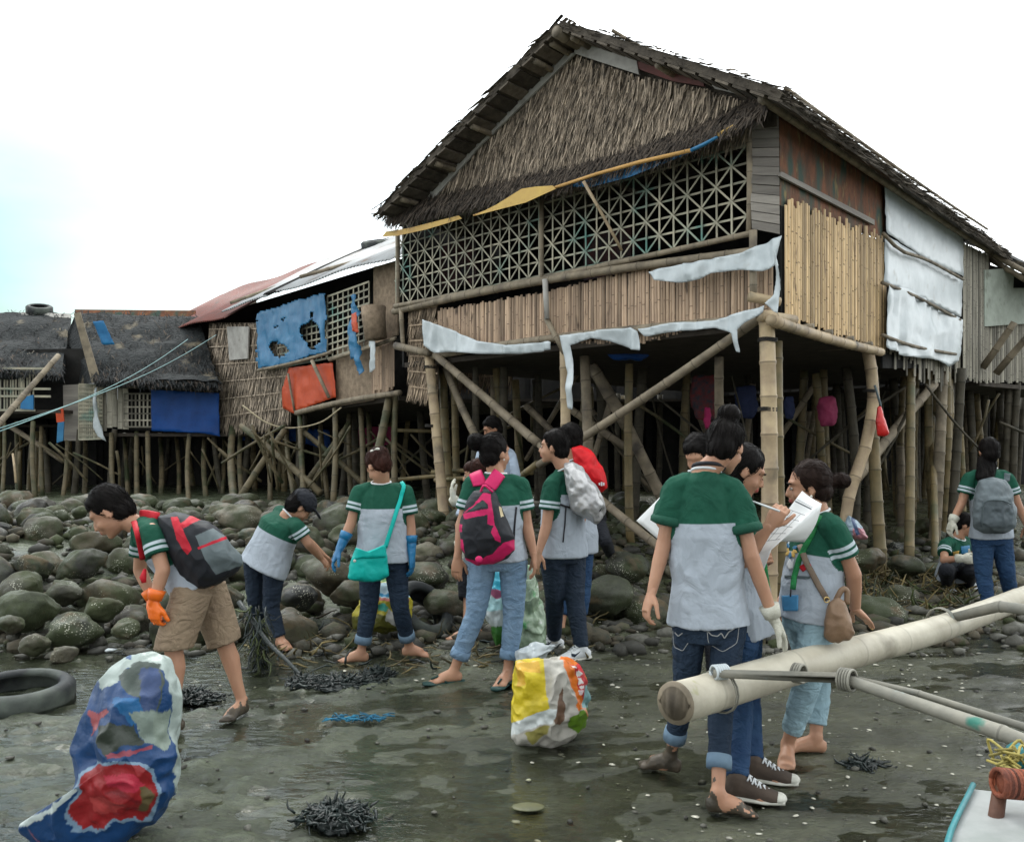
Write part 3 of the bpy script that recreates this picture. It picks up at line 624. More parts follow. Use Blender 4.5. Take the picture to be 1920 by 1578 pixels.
lattice(745, 1013, "lattice_panel", M['lattice']); lattice(1019, 1404, "lattice_panel", M['lattice'])
def pole(p0, p1, r0, name, m, parent, bend=0.005, **k): return MB().add(bamboo(p0, p1, r0, k.pop('r1', None), bend=bend, **k)).build(name, M[m] if isinstance(m, str) else m, parent, True)
pole(PF.at(740, 574, .06), PF.at(1415, 436, .06), .030, "lattice_rail", 'bamboo_g', house)
pole(PF.at(738, 584, .02), PF.at(1425, 470, .02), .045, "lattice_rail", 'bamboo_g', house)
for px, y0, y1 in ((746, 440, 575), (1016, 370, 522), (1404, 235, 440)): pole(PF.at(px, y0, .05), PF.at(px, y1, .05), .028, "lattice_post", 'bamboo_g', house)
M['cl_dark'] = mat('dark_red_bundle', (.06, .02, .018), (.02, .025, .03), 5, .9)
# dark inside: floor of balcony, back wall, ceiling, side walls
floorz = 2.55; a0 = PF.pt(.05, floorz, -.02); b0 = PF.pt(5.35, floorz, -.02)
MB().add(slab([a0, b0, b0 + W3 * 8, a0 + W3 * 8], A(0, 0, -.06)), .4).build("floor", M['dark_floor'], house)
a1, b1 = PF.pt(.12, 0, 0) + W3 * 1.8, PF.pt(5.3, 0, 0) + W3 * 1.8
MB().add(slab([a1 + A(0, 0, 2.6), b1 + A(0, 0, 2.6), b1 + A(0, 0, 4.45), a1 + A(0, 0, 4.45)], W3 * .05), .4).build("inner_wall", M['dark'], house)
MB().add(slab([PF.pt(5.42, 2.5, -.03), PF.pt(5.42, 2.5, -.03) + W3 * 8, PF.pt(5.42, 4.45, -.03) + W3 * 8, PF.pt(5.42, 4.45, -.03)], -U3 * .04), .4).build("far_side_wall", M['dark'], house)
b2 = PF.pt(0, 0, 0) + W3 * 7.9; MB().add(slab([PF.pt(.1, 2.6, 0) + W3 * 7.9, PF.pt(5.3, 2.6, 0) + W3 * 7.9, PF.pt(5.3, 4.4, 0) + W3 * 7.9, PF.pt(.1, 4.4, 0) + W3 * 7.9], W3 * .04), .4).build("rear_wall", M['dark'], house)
# clutter behind the lattice (household shapes)
for px, py, o, wx_, hz, m in ((1150, 480, -.9, .35, .25, 'cl_dark'), (860, 500, -.8, .5, .3, 'cl_dark')):
    p = PF.at(px, py, o); tag(MB().add(box(p, U3 * wx_, NF * .12, A(0, 0, hz))).build("storage_bundle", M[m]), {1150: "dark bundle behind the middle of the balcony lattice", 860: "dark bundle behind the narrow far half of the balcony lattice"}[px], "bundle")
# slatted bamboo walls
def slats(plane, pxa, pxb, ytop, ybot, name, m, parent, wd=(.025, .045), off=.0, seed=0, gap=.003, jt=6, jb=6, zmin=None):
    """ytop/ybot: functions px -> py"""
    r = random.Random(seed); mb = MB(); k, ke = plane.k(pxa), plane.k(pxb); sg = 1 if ke > k else -1
    while (ke - k) * sg > 0:
        w_ = r.uniform(*wd); q = plane.pt(k + sg * w_ / 2, 0, off); px = CX + q[0] / q[1] * FP
        t, b = plane.at(px, ytop(px) + r.uniform(-jt, jt), off), plane.at(px, ybot(px) + r.uniform(-jb, jb), off); ln = r.uniform(-.008, .008)
        o = plane.N3 * r.uniform(0, .008); u = plane.D3; pts = []
        for e, z in ((t, 0), (b, 0)):
            e = e + u * (ln if e is t else 0) + o
            pts += [e - u * w_ / 2, e - u * w_ * .28 + plane.N3 * .010, e + u * w_ * .28 + plane.N3 * .010, e + u * w_ / 2]
        mb.add((pts, [(0, 1, 5, 4), (1, 2, 6, 5), (2, 3, 7, 6), (0, 3, 2, 1), (4, 5, 6, 7), (0, 4, 7, 3)]), r.random())
        # node marks: small raised bands
        Lz = t[2] - b[2]; z = r.uniform(.1, .35)
        while z < Lz - .02:
            c = t + A(0, 0, -z) + o + plane.N3 * .0085; mb.add(box(c, u * w_ * .36, plane.N3 * .004, A(0, 0, .004)), 0.0); z += r.uniform(.22, .4)
        k += sg * (w_ + gap * r.random())
    return mb.build(name, m, parent)
lin = lambda *p: (lambda x: float(np.interp(x, [q[0] for q in p], [q[1] for q in p])))
slats(PF, 818, 1440, lin((818, 582), (1000, 552), (1225, 500), (1450, 468)), lin((815, 662), (1050, 640), (1200, 642), (1330, 612), (1440, 590)), "front_wall", M['slat_p'], house, off=-.03, seed=1, jt=3, jb=5)
slats(PS, 1466, 1656, lin((1463, 372), (1660, 448)), lin((1463, 592), (1560, 622), (1656, 656)), "side_wall", M['slat'], house, off=.02, seed=2, jt=11, jb=6, gap=.010)
board([(1464, 385), (1655, 452), (1655, 650), (1464, 590)], PS, .004, 'wall_backing', M['dark'])
board([(1462, 212), (1600, 262), (1660, 340), (1660, 450), (1462, 385)], PS, .0, "rusty_panel", M['rust'])
board([(1463, 330), (1466, 322), (1640, 412), (1640, 422)], PS, .045, "batten", M['plank'])
board([(1655, 335), (1808, 430), (1808, 690), (1655, 690)], PS, -.03, "wall_backing", M['dark'])
slats(PS, 1660, 1800, lin((1660, 600), (1800, 640)), lin((1655, 668), (1720, 690), (1760, 725), (1800, 690)), "hanging_slats", M['slat_g'], house, wd=(.03, .06), off=-.015, seed=4, gap=.06, jb=22)
slats(PS, 1800, 1848, lin((1798, 452), (1850, 478)), lin((1790, 706), (1848, 716)), "end_wall", M['slat_g'], house, off=.03, seed=5, wd=(.02, .035), jb=5, jt=2)
sheet([(1657, 345), (1730, 392), (1806, 432), (1806, 520), (1740, 490), (1660, 438)], PS, .03, "white_cladding", M['white_s'], house, rip=.012, seed=1)
sheet([(1656, 440), (1740, 492), (1804, 524), (1800, 596), (1740, 566), (1656, 530)], PS, .035, "white_cladding", M['white_s'], house, rip=.012, seed=2)
sheet([(1656, 536), (1700, 545), (1750, 572), (1796, 602), (1790, 680), (1774, 690), (1758, 676), (1720, 672), (1690, 668), (1654, 652)], PS, .06, "white_cladding", M['white_s'], house, rip=.035, rs=3.2, seed=3, step=5)
for pts in ([(1656, 438), (1690, 470), (1740, 488), (1806, 524)], [(1654, 530), (1700, 548), (1745, 570), (1800, 600)], [(1654, 628), (1700, 645), (1740, 655), (1792, 664)]):
    MB().add(bamboo(None, None, .020, .018, ctrl=[PS.at(x, y, .11) for x, y in pts], base=.3)).build("batten", M['bamboo_g'], house, True)
# thatch panels at the left end of the facade
def thatch_panel(plane, pxa, pxb, ytop, ybot, n, name, parent, off, m='thatch_b', seed=0, tiers=5, ln=.2):
    r = random.Random(seed); mb = MB()
    for t in range(tiers):
        h0 = t / tiers
        for k in range(n // tiers):
            px = r.uniform(pxa, pxb); y0, y1 = ytop(px), ybot(px); p = plane.at(px, y0 + (y1 - y0) * (h0 + r.uniform(0, .35 / tiers)), off + .012 * t * 0 + r.uniform(0, .02)); d = nrm(A(0, 0, -1) + plane.D3 * r.gauss(0, .10) + plane.N3 * r.uniform(0.02, .2))
            mb.add(leaf(p, d, nrm(plane.D3 + plane.N3 * r.uniform(-.3, .3)), r.uniform(.8, 1.25) * ln, r.uniform(.016, .035), plane.N3 * r.uniform(-.01, .03)), r.random())
        a, b = plane.at(pxa, ytop(pxa) + (ybot(pxa) - ytop(pxa)) * (h0 + .06), off + .05), plane.at(pxb, ytop(pxb) + (ybot(pxb) - ytop(pxb)) * (h0 + .06), off + .05); mb.add(bar(a, b, A(0, 0, 1), .018, .008), .9)
    f = [plane.at(pxa, ytop(pxa), off - .02), plane.at(pxb, ytop(pxb), off - .02), plane.at(pxb, ybot(pxb) - 6, off - .02), plane.at(pxa, ybot(pxa) - 6, off - .02)]; mb.add(slab(f, -plane.N3 * .02), .1)
    return mb.build(name, M[m], parent)
thatch_panel(PF, 768, 820, lin((768, 572), (820, 562)), lin((768, 742), (820, 752)), 900, "end_thatch_panel", house, -.06, seed=3, tiers=6, ln=.2)
thatch_panel(PF, 820, 960, lin((820, 690), (960, 690)), lin((820, 722), (960, 716)), 500, "end_thatch_panel", house, -2.2, seed=4, tiers=2, ln=.25)
# bottom rail and joists
pole(PF.at(742, 648, .12), PF.at(806, 662, .12), .05, "joist", 'bamboo_g', house)
pole(PF.at(806, 668, .02), PF.at(1440, 596, .02), .045, "floor_beam", 'bamboo_g', house)
pole(PS.at(1446, 600, .10), PS.at(1652, 660, .10), .05, "floor_beam", 'bamboo', house)
pole(PF.at(1404, 556, .16), PS.at(1462, 566, .03), .045, "joist", 'bamboo', house); pole(PF.at(1424, 592, .20), PF.at(1490, 600, -.2), .05, "joist", 'bamboo', house); pole(PF.at(1222, 624, .12), PF.at(1275, 618, -.5), .045, "joist", 'bamboo_g', house)
for px in (1490, 1525, 1560, 1600, 1635):
    y = float(np.interp(px, [1463, 1656], [594, 652])); p = PS.at(px, y, .09); pole(p, p - NS * .6, .032, "joist", 'bamboo_g', house)
# white downpipe pieces and posts (px,py,D)->(px,py,D)
pole(PF.at(1022, 524, .1), PF.at(1026, 598, .1), .032, "pipe", M['board_w'], house, seg=9); pole(PF.at(1024, 596, .08), PF.at(1058, 662, .06), .032, "brace", 'bamboo_g', house)
pole(PF.at(1412, 432, .12), PF.at(1413, 556, .12), .034, "lattice_post", 'bamboo_g', house)
pole(PF.at(752, 575, .04), PF.at(756, 650, .04), .032, "lattice_post", 'bamboo_g', house)
def gpost(x0, y0, D0, x1, y1, D1, r0, m='bamboo', parent=None, name="post", bend=.006, ctrl=None, sink=.15):
    a = V(x0, y0, D0); b = V(x1, y1, D1)
    if ctrl is None:
        d = nrm(b - a)
        gzb = float(base_z(b[0], b[1]))
        if name == "post" and b[2] > gzb - .05: b = b + d * (b[2] - gzb + .05) / max(.2, -d[2])
        return pole(a, b, r0 * .9, name, m, parent, bend, r1=r0)
    c = [V(*q) for q in ctrl]; e = c[-1].copy(); e[2] = min(e[2], float(base_z(e[0], e[1])) - .08); c[-1] = e
    return MB().add(bamboo(None, None, r0, r0 * .95, ctrl=c)).build(name, M[m], parent, True)
gpost(1437, 584, 7.25, 1440, 1120, 7.25, .072, 'bamboo', house); gpost(1456, 640, 7.65, 1468, 1118, 7.55, .058, 'bamboo_y', house)
gpost(804, 664, 10.75, 834, 990, 10.6, .068, 'bamboo', house); gpost(830, 690, 11.2, 846, 960, 11.1, .062, 'bamboo_y', house); gpost(852, 700, 12, 858, 950, 12, .055, 'bamboo_y', house)
gpost(1058, 645, 9.05, 1063, 980, 9.0, .058, 'bamboo', house); gpost(1096, 668, 9.5, 1101, 980, 9.4, .062, 'bamboo_g', house); gpost(1180, 682, 9.7, 1182, 975, 9.7, .05, 'bamboo_y', house)
gpost(0, 0, 0, 0, 0, 0, .062, 'bamboo', house, ctrl=[(1627, 656, 9.2), (1638, 740, 9.2), (1622, 840, 9.1), (1590, 940, 9.0), (1572, 985, 8.9)])
gpost(1636, 790, 9.35, 1651, 1030, 9.2, .066, 'bamboo_y', house); gpost(1708, 690, 10.3, 1705, 1005, 9.6, .055, 'bamboo_y', house); gpost(1746, 735, 12.2, 1752, 975, 10.6, .045, 'bamboo_y', house)
gpost(1768, 700, 11.4, 1754, 975, 11.0, .072, 'bamboo_g', house); gpost(1778, 712, 11.8, 1790, 930, 11.6, .065, 'bamboo_y', house); gpost(1817, 728, 14, 1820, 870, 14, .07, 'bamboo_g', house); gpost(1880, 728, 14, 1884, 870, 14, .07, 'bamboo_g', house)
gpost(1530, 700, 10.8, 1541, 870, 11, .055, 'bamboo_y', house); gpost(1348, 668, 8.6, 1356, 860, 8.9, .05, 'bamboo_g', house); gpost(966, 712, 11.4, 975, 930, 11.4, .058, 'bamboo_y', house); gpost(926, 706, 11.6, 928, 900, 11.6, .055, 'bamboo_g', house)
gpost(1684, 780, 12.5, 1690, 950, 12, .06, 'bamboo_g', house); gpost(1800, 800, 13, 1803, 900, 13, .05, 'bamboo_y', house)
for q in ((1425, 596, 7.3, 1010, 872, 9.3, .045, 'bamboo_g'), (1008, 868, 9.3, 930, 930, 9.8, .04, 'bamboo_y'), (815, 664, 10.6, 1010, 832, 9.6, .052, 'bamboo_g'), (1010, 832, 9.6, 1280, 1060, 8.3, .045, 'bamboo_g'), (836, 690, 10.9, 898, 830, 10.4, .05, 'bamboo_g'),
          (1108, 684, 9.9, 1176, 800, 10.0, .075, 'bamboo_g'), (1176, 798, 10.0, 1250, 950, 10.1, .07, 'bamboo_g'), (1752, 720, 10.9, 1600, 905, 9.7, .06, 'bamboo_g'), (1060, 760, 10.6, 1190, 850, 10.6, .05, 'bamboo_g'), (1108, 880, 10.6, 985, 760, 11, .045, 'bamboo_g')):
    gpost(*q, house, name="brace")
# bindings on the big posts
def binding(px, py, D, r, parent, m='rope_k'):
    c = V(px, py, D); mb = MB()
    for k in range(3): mb.add(tube([c + A(math.cos(a) * r, math.sin(a) * r, k * .012 + math.sin(a * 2) * .004) for a in np.linspace(0, 2 * math.pi, 17)], [.006] * 17, 5))
    mb.build("binding", M[m], parent, True)
for q in ((1439, 640, 7.25, .078), (1439, 770, 7.25, .078), (806, 690, 10.75, .073), (808, 800, 10.7, .073), (1630, 735, 9.2, .068)): binding(*q, house)
# dense forest of stilts farther in
r = random.Random(21)
for k in range(46):
    D = r.uniform(10.2, 17.5); px = r.uniform(860, 1830) if k > 12 else r.uniform(1480, 1900); p = V(px, 0, D); x, y = p[0], p[1]
    z = float(base_z(x, y)); pole(A(x + r.uniform(-.15, .15), y, 2.45), A(x, y, z - .1), r.uniform(.04, .062), "post", r.choice(['bamboo_k', 'bamboo_y', 'bamboo_k', 'bamboo_k']), house, r.uniform(0, .02), r1=.06)
for k in range(26):
    D = r.uniform(10.2, 14); a = V(r.uniform(860, 1880), r.uniform(700, 800), D); b = V(CX + a[0] / a[1] * FP + r.uniform(-200, 200), r.uniform(820, 930), D + r.uniform(0, .6)); pole(a, b, r.uniform(.012, .024), 'brace', r.choice(['bamboo_k', 'bamboo_s']), house, .03)
for k in range(12):
    D = r.uniform(10.5, 15); a = V(r.uniform(900, 1800), r.uniform(700, 780), D); b = V(CX + a[0] / a[1] * FP + r.uniform(-140, 140), r.uniform(850, 930), D + .5); pole(a, b, .04, "brace", 'bamboo_g', house)
# ---------------------------------------------------------------- house with the tin roof, left of the big one
P2 = Plane((-1.6, 11.8), (-4.18, 4.7)); h2 = empty("stilt_house", (-3.6, 14.2, 0.4), "patched stilt house with red and white tin roof and torn blue tarpaulin", "house")
B2 = -P2.N3
def corr(k0, k1, z0, z1, d0, d1, m, name, parent, plane, lift=0.0, pitch=.09):
    """corrugated sheet from eave (offset d0, z0) up to (offset -d1, z1)"""
    n = max(2, int((k1 - k0) / pitch * 6)); v = []; f = []
    for i in range(n + 1):
        k = k0 + (k1 - k0) * i / n; h = .016 * math.sin(2 * math.pi * k / pitch) + lift
        for j in range(3):
            t = j / 2; p = plane.pt(k, z0 + (z1 - z0) * t + h + .03 * math.sin(k * 2.1 + j), d0 + (-d1 - d0) * t); v.append(p)
    for i in range(n):
        for j in range(2): a = i * 3 + j; f.append((a, a + 3, a + 4, a + 1))
    o = mk(name, v, f, M[m], parent, True, tones=[.5] * len(f)); s = o.modifiers.new("thickness", 'SOLIDIFY'); s.thickness = .006; return o
zt = lambda k: 4.08 - .025 * k
corr(-.3, 3.0, 3.95, 5.1, .32, 1.8, 'tin_w', "roof_sheet", h2, P2); corr(2.9, 3.5, 3.93, 5.1, .30, 1.8, 'dark', "roof_sheet", h2, P2, .01); corr(3.4, 5.2, 3.88, 5.1, .30, 1.8, 'tin_w', "roof_sheet", h2, P2, .02); corr(5.1, 10.2, 3.80, 5.1, .28, 1.8, 'tin_red', "roof_sheet", h2, P2, -.01)
for k, d0 in ((2.2, .3), (4.9, .25)):
    MB().add(bamboo(P2.pt(k, zt(k) + .05, d0), P2.pt(k, 5.08, -2.2), .03, .03)).build("roof_pole", M['bamboo_g'], h2, True)
MB().add(slab([P2.pt(0, 2.15, -.05), P2.pt(6.4, 1.9, -.05), P2.pt(6.4, 1.9, -3.2), P2.pt(0, 2.15, -3.2)], -A(0, 0, .06))).build("floor", M['dark_floor'], h2)
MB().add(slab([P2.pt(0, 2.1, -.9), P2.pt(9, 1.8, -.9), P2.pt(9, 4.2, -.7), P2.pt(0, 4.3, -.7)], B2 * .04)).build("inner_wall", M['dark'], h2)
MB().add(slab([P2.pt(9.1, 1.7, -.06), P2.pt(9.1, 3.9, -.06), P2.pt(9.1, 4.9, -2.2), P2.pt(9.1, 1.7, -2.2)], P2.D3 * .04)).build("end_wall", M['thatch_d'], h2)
thatch_panel(P2, 392, 545, lin((392, 605), (545, 605)), lin((392, 805), (470, 800), (545, 782)), 2900, "thatch_wall", h2, -.03, m='thatch', seed=11, tiers=6, ln=.34)
for a, b, c, d, m in ((630, 700, 648, 762, 'thatch_b'), (700, 735, 630, 742, 'slat_p'), (700, 745, 500, 640, 'thatch_b')):
    board([(a, c), (b, c - 10), (b, d - 12), (a, d)], P2, .0, "patch_wall", M[m], parent=h2)
slats(P2, 742, 700, lin((700, 655), (742, 640)), lin((700, 738), (742, 728)), "patch_wall", M['slat_p'], h2, off=.02, seed=8, wd=(.03, .05))
board([(425, 612), (466, 612), (464, 672), (430, 675)], P2, .08, "white_board", M['board_w'], parent=h2)
# window lattice of split bamboo
lm = MB(); ka, kb = sorted((P2.k(616), P2.k(692)))
def lat2(pxa, pxb, yt0, yt1, yb0, yb1, nx, ny, name, parent, plane, m='lattice', off=.05, th=.028):
    mb = MB()
    for i in range(nx + 1):
        t = i / nx; px = pxa + (pxb - pxa) * t; mb.add(bar(plane.at(px, yt0 + (yt1 - yt0) * t, off), plane.at(px, yb0 + (yb1 - yb0) * t, off), plane.D3, th, .008), random.random())
    for j in range(ny + 1):
        t = j / ny; mb.add(bar(plane.at(pxa, yt0 + (yb0 - yt0) * t, off + .01), plane.at(pxb, yt1 + (yb1 - yt1) * t, off + .01), A(0, 0, 1), th, .008), random.random())
    return mb.build(name, M[m], parent)
lat2(614, 692, 556, 528, 672, 648, 8, 9, "window_lattice", h2, P2)
lat2(520, 612, 590, 566, 690, 672, 10, 8, "window_lattice", h2, P2, off=.02)
tear1 = [(566, 612), (590, 602), (606, 618), (604, 640), (590, 655), (572, 640)]; tear2 = [(505, 648), (520, 640), (542, 652), (540, 668), (520, 672)]
t1 = sheet([(484, 588), (540, 570), (612, 548), (614, 660), (560, 676), (487, 692)], P2, .10, "tarpaulin", M['tarp_b'], None, holes=(tear1, tear2, [(533, 600), (540, 598), (538, 606)], [(586, 585), (592, 588), (588, 600), (583, 598)], [(512, 612), (522, 610), (518, 616)]), rip=.03, rs=2.5, seed=8, step=2.5, rag=2.0)
tag(t1, "torn bright blue tarpaulin with two holes nailed over the window wall", "tarpaulin")
t2 = sheet([(545, 690), (628, 680), (632, 745), (560, 770), (552, 775), (532, 765), (532, 735)], P2, .06, "tarpaulin", M['tarp_o'], None, rip=.02, seed=9, step=5); tag(t2, "orange tarpaulin under the torn blue one on the patched house", "tarpaulin")
t3 = sheet([(664, 555), (672, 552), (678, 585), (676, 640), (684, 700), (680, 705), (668, 670), (664, 676), (660, 640)], P2, .16, "rag", M['tarp_b'], None, rip=.05, rs=6, seed=10, step=3); tag(t3, "long blue rag hanging in front of the pale window lattice", "rag")
t3 = sheet([(661, 590), (670, 585), (676, 625), (664, 622)], P2, .24, "rag", M['tarp_o'], None, rip=.02, rs=6, seed=12, step=3); tag(t3, "small orange rag knotted on the long blue hanging rag", "rag")
t3 = sheet([(696, 606), (706, 618), (712, 650), (708, 690), (700, 700), (698, 650)], P2, .16, "rag", M['white_s'], None, rip=.04, rs=6, seed=13, step=3); tag(t3, "white rag hanging at the end of the patched house", "rag")
MB().add(tube([P2.at(700, 575, .3), P2.at(701, 600, .3), P2.at(705, 636, .28)], [.17, .16, .15], 14)).build("wicker_basket", M['thatch_b'], None, True)
tag(bpy.data.objects["wicker_basket"], "brown woven basket hanging at the end wall beside the lattice window", "basket")
pole(P2.at(556, 774, .08), P2.at(750, 736, .08), .045, "floor_beam", 'bamboo_g', h2); pole(P2.at(484, 694, .16), P2.at(622, 660, .16), .028, "floor_beam", 'bamboo_g', h2); pole(P2.at(618, 674, .12), P2.at(742, 634, .12), .03, "floor_beam", 'bamboo_g', h2)
pole(P2.at(585, 676, .2), P2.at(617, 745, .15), .03, "brace", 'bamboo_g', h2); pole(P2.at(540, 700, .15), P2.at(552, 770, .1), .02, "brace", 'bamboo_g', h2)
for q in ((437, 796, 16.0, 441, 945, 13.2, .065), (452, 796, 16.4, 455, 930, 14), (562, 776, 13.8, 570, 925, 12.6), (628, 766, 12.9, 624, 935, 12.2), (742, 742, 11.9, 743, 900, 11.6), (536, 790, 15, 549, 900, 14), (500, 800, 15.2, 505, 910, 14.5), (655, 770, 14, 658, 900, 13.6), (690, 765, 14, 692, 900, 13), (600, 790, 15, 612, 905, 14.5), (676, 765, 13, 680, 920, 12.4)):
    gpost(*q[:6], q[6] if len(q) > 6 else .045, 'bamboo_s', h2, bend=.012)
for q in ((730, 744, 11.9, 708, 850, 11.6, .06), (452, 798, 13.6, 602, 925, 12.6, .055), (534, 806, 13.5, 442, 945, 12.9, .055), (650, 800, 13.4, 560, 925, 13.2, .05), (570, 810, 13.6, 680, 905, 13.2, .045), (655, 790, 13.2, 590, 900, 13, .04)):
    gpost(*q, 'bamboo_s', h2, name="brace")
r = random.Random(31)
for k in range(22):
    D = r.uniform(12.2, 14.5); a = V(r.uniform(430, 800), r.uniform(790, 830), D); b = V(CX + a[0] / a[1] * FP + r.uniform(-130, 130), r.uniform(860, 925), D + .3); pole(a, b, r.uniform(.012, .025), 'brace', 'bamboo_s', h2, .03)
for k in range(14):
    D = r.uniform(12.6, 18); px = r.uniform(430, 870); p = V(px, 0, D); pole(A(p[0] + r.uniform(-.2, .2), D, 2.0), A(p[0], D, .3), r.uniform(.045, .065), "post", r.choice(['bamboo_k', 'bamboo_k', 'bamboo_y']), h2, r.uniform(0, .02), r1=.06)
rp = MB(); rp.add(tube(curve([V(455, 760, 13.4), V(500, 792, 13.2), V(545, 802, 13.1), V(600, 792, 12.9), V(640, 764, 12.7)], 6), [.012] * 25, 6)); tag(rp.build("rope", M['rope'], None, True), "slack pale rope looped under the floor of the patched house", "rope")
def tyre(c, R, rt, ax, label, name="tyre", mud=False):
    x, y = frame(ax); prof = [(-.55, -1), (-.85, -.8), (-1, -.3), (-1, .3), (-.85, .8), (-.55, 1), (-.45, .85), (.1, .75)]
    v = []; f = []; n = 40; pr = []
    sec = [(0.0, -.42), (.0, .42), (-.35, .62), (-.75, .62), (-1.0, .40), (-.92, .40), (-.72, .50), (-.3, .48), (-.16, .3), (-.16, -.3), (-.3, -.48), (-.72, -.50), (-.92, -.40), (-1.0, -.40), (-.75, -.62), (-.35, -.62)]
    m = len(sec)
    for i in range(n):
        a = 2 * math.pi * i / n; rd = x * math.cos(a) + y * math.sin(a); tr = 1.0 + (.012 if i % 2 else 0)
        for q, (s, h) in enumerate(sec): v.append(np.asarray(c) + rd * (R * (tr if q < 2 else 1) + s * rt * 1.05) + nrm(ax) * h * rt * 1.5)
    for i in range(n):
        for q in range(m): a = i * m + q; b = i * m + (q + 1) % m; a2 = ((i + 1) % n) * m + q; b2 = ((i + 1) % n) * m + (q + 1) % m; f.append((a, b, b2, a2))
    return tag(mk(name, v, f, M['rubber'], None, True), label, "tyre")
tyre(P2.pt(-.1, 4.72, -.9) , .36, .13, nrm(A(.1, -.25, 1)), "black tyre on the white tin roof touching the big house"); tyre(P2.pt(2.9, 4.98, -1.6), .32, .10, nrm(A(-.1, -.3, 1)), "tyre lying on the ridge between the red tin sheets")
tyre(P2.pt(.9, 4.86, -1.2), .36, .13, nrm(A(.3, -.1, 1)), "second black tyre weighing down the white tin roof")
MB().add(slab([P2.pt(3.6, 5.02, -1.7), P2.pt(5.0, 5.06, -1.9), P2.pt(5.0, 5.1, -2.1), P2.pt(3.6, 5.08, -2.0)], A(0, 0, .04))).build("ridge_plank", M['dark'], h2)
MB().add(bar(P2.pt(4.4, 5.05, -1.9), P2.pt(7, 5.1, -2.0), A(0, 0, 1), .05, .05)).build("ridge_plank", M['bamboo_g'], h2)

# ---------------------------------------------------------------- netted thatch house and the one at the far end
P3 = Plane((-7.7, 15.9), (1, .05)); h3 = empty("stilt_house", (-6.6, 16.8, 0.5), "stilt house with black netting over its thatch and a deep blue tarpaulin wall", "house")
def roof_poly(pts, th, name, parent, m, n, seed):
    """free-form thatch slope: quad with leaf tufts; pts = [ridge a, ridge b, eave b, eave a]"""
    a, b, c, d = [np.asarray(q, float) for q in pts]; up = nrm(np.cross(b - a, d - a)); up = up if up[2] > 0 else -up; r = random.Random(seed); v = []; f = []; nu, nv = 46, 18
    for i in range(nu + 1):
        for j in range(nv + 1):
            s, t = i / nu, j / nv; v.append((a * (1 - s) + b * s) * (1 - t) + (d * (1 - s) + c * s) * t)
    v = np.array(v); v = v + up * (fbm(v * A(1.3, 1.3, 1.3), 4, seed) * .09 + .05)[:, None]
    for i in range(nu):
        for j in range(nv): q = i * (nv + 1) + j; f.append((q, q + 1, q + nv + 2, q + nv + 1))
    mb = MB(); mb.add((v, f), .5); mb.add(slab([a, b, c, d], -up * .1), .3); dn = nrm(d - a)
    for k in range(n):
        s, t = r.random(), r.random(); t = 1 - .25 * t * t if k % 2 else t; p = (a * (1 - s) + b * s) * (1 - t) + (d * (1 - s) + c * s) * t
        mb.add(leaf(p + up * r.uniform(.0, .12), nrm(dn + nrm(b - a) * r.gauss(0, .3) + up * r.uniform(-.1, .2)), nrm(b - a), r.uniform(.12, .26), r.uniform(.012, .03), A(0, 0, -.03)), r.random() * .6, 1 if r.random() < .2 else 0)
    return mb.build(name, [M[m], M['thatch_k']], parent, True)
roof_poly([V(140, 588, 17.6), V(372, 596, 17.6), V(412, 728, 15.4), V(178, 716, 15.3)], .1, "roof", h3, 'net', 2600, 4)
board([(138, 588), (150, 585), (188, 712), (172, 718)], Plane((-8.3, 15.45), (1, .05)), .1, "rake_board", M['bamboo_g'], parent=h3)
MB().add(slab([V(140, 592, 17.6), V(178, 716, 15.3), V(132, 722, 16.8), V(120, 640, 17.2)], A(.02, .05, 0))).build("gable_end", M['net'], h3)
o = sheet([(176, 604), (196, 602), (216, 646), (194, 648)], Plane((-7.7, 16.1), (1, .05)), .0, "tarpaulin_patch", M['tarp_c'], h3, rip=.02, step=4)
MB().add(slab([V(366, 582, 18.5), V(140, 580, 18.5), V(140, 592, 18.4), V(366, 596, 18.4)], A(0, .04, 0))).build("ridge_cap", M['rust'], h3)
lat2(148, 192, 720, 722, 824, 822, 11, 14, "lattice_wall", h3, P3, th=.03, off=.04); board([(118, 722), (150, 720), (152, 826), (120, 826)], P3, 0, "side_panel", M['plank'], parent=h3); board([(148, 722), (192, 722), (192, 822), (148, 822)], P3, -.05, "wall_backing", M['board_w'], parent=h3)
slats(P3, 190, 236, lin((190, 722), (240, 722)), lin((190, 806), (240, 806)), "plank_wall", M['slat_g'], h3, wd=(.08, .12), seed=12); board([(228, 735), (286, 735), (286, 806), (228, 806)], P3, -.1, "wall_backing", M['dark'], parent=h3)
lat2(232, 284, 738, 738, 800, 800, 7, 5, "window_lattice", h3, P3, m='slat_g'); t4 = sheet([(285, 728), (412, 736), (414, 818), (380, 812), (330, 810), (286, 808)], P3, .05, "tarpaulin", M['tarp_navy'], None, rip=.03, rs=1.5, seed=20, step=5); tag(t4, "deep blue tarpaulin wall under the black netted roof", "tarpaulin")
t5 = sheet([(180, 728), (184, 726), (186, 780), (192, 800), (200, 828), (186, 818), (176, 800)], P3, .12, "rag", M['white_s'], None, rip=.04, rs=4, seed=21, step=3); tag(t5, "pale cloth hanging at the corner of the netted house", "rag")
MB().add(slab([P3.pt(0, 1.68, 0), P3.pt(3.2, 1.68, 0), P3.pt(3.2, 1.68, -5), P3.pt(0, 1.68, -5)], -A(0, 0, .06))).build("floor", M['dark_floor'], h3); MB().add(slab([P3.pt(.2, 1.7, -.6), P3.pt(3.2, 1.7, -.6), P3.pt(3.2, 3.2, -.6), P3.pt(.2, 3.2, -.6)], A(0, .04, 0))).build("inner_wall", M['dark'], h3)
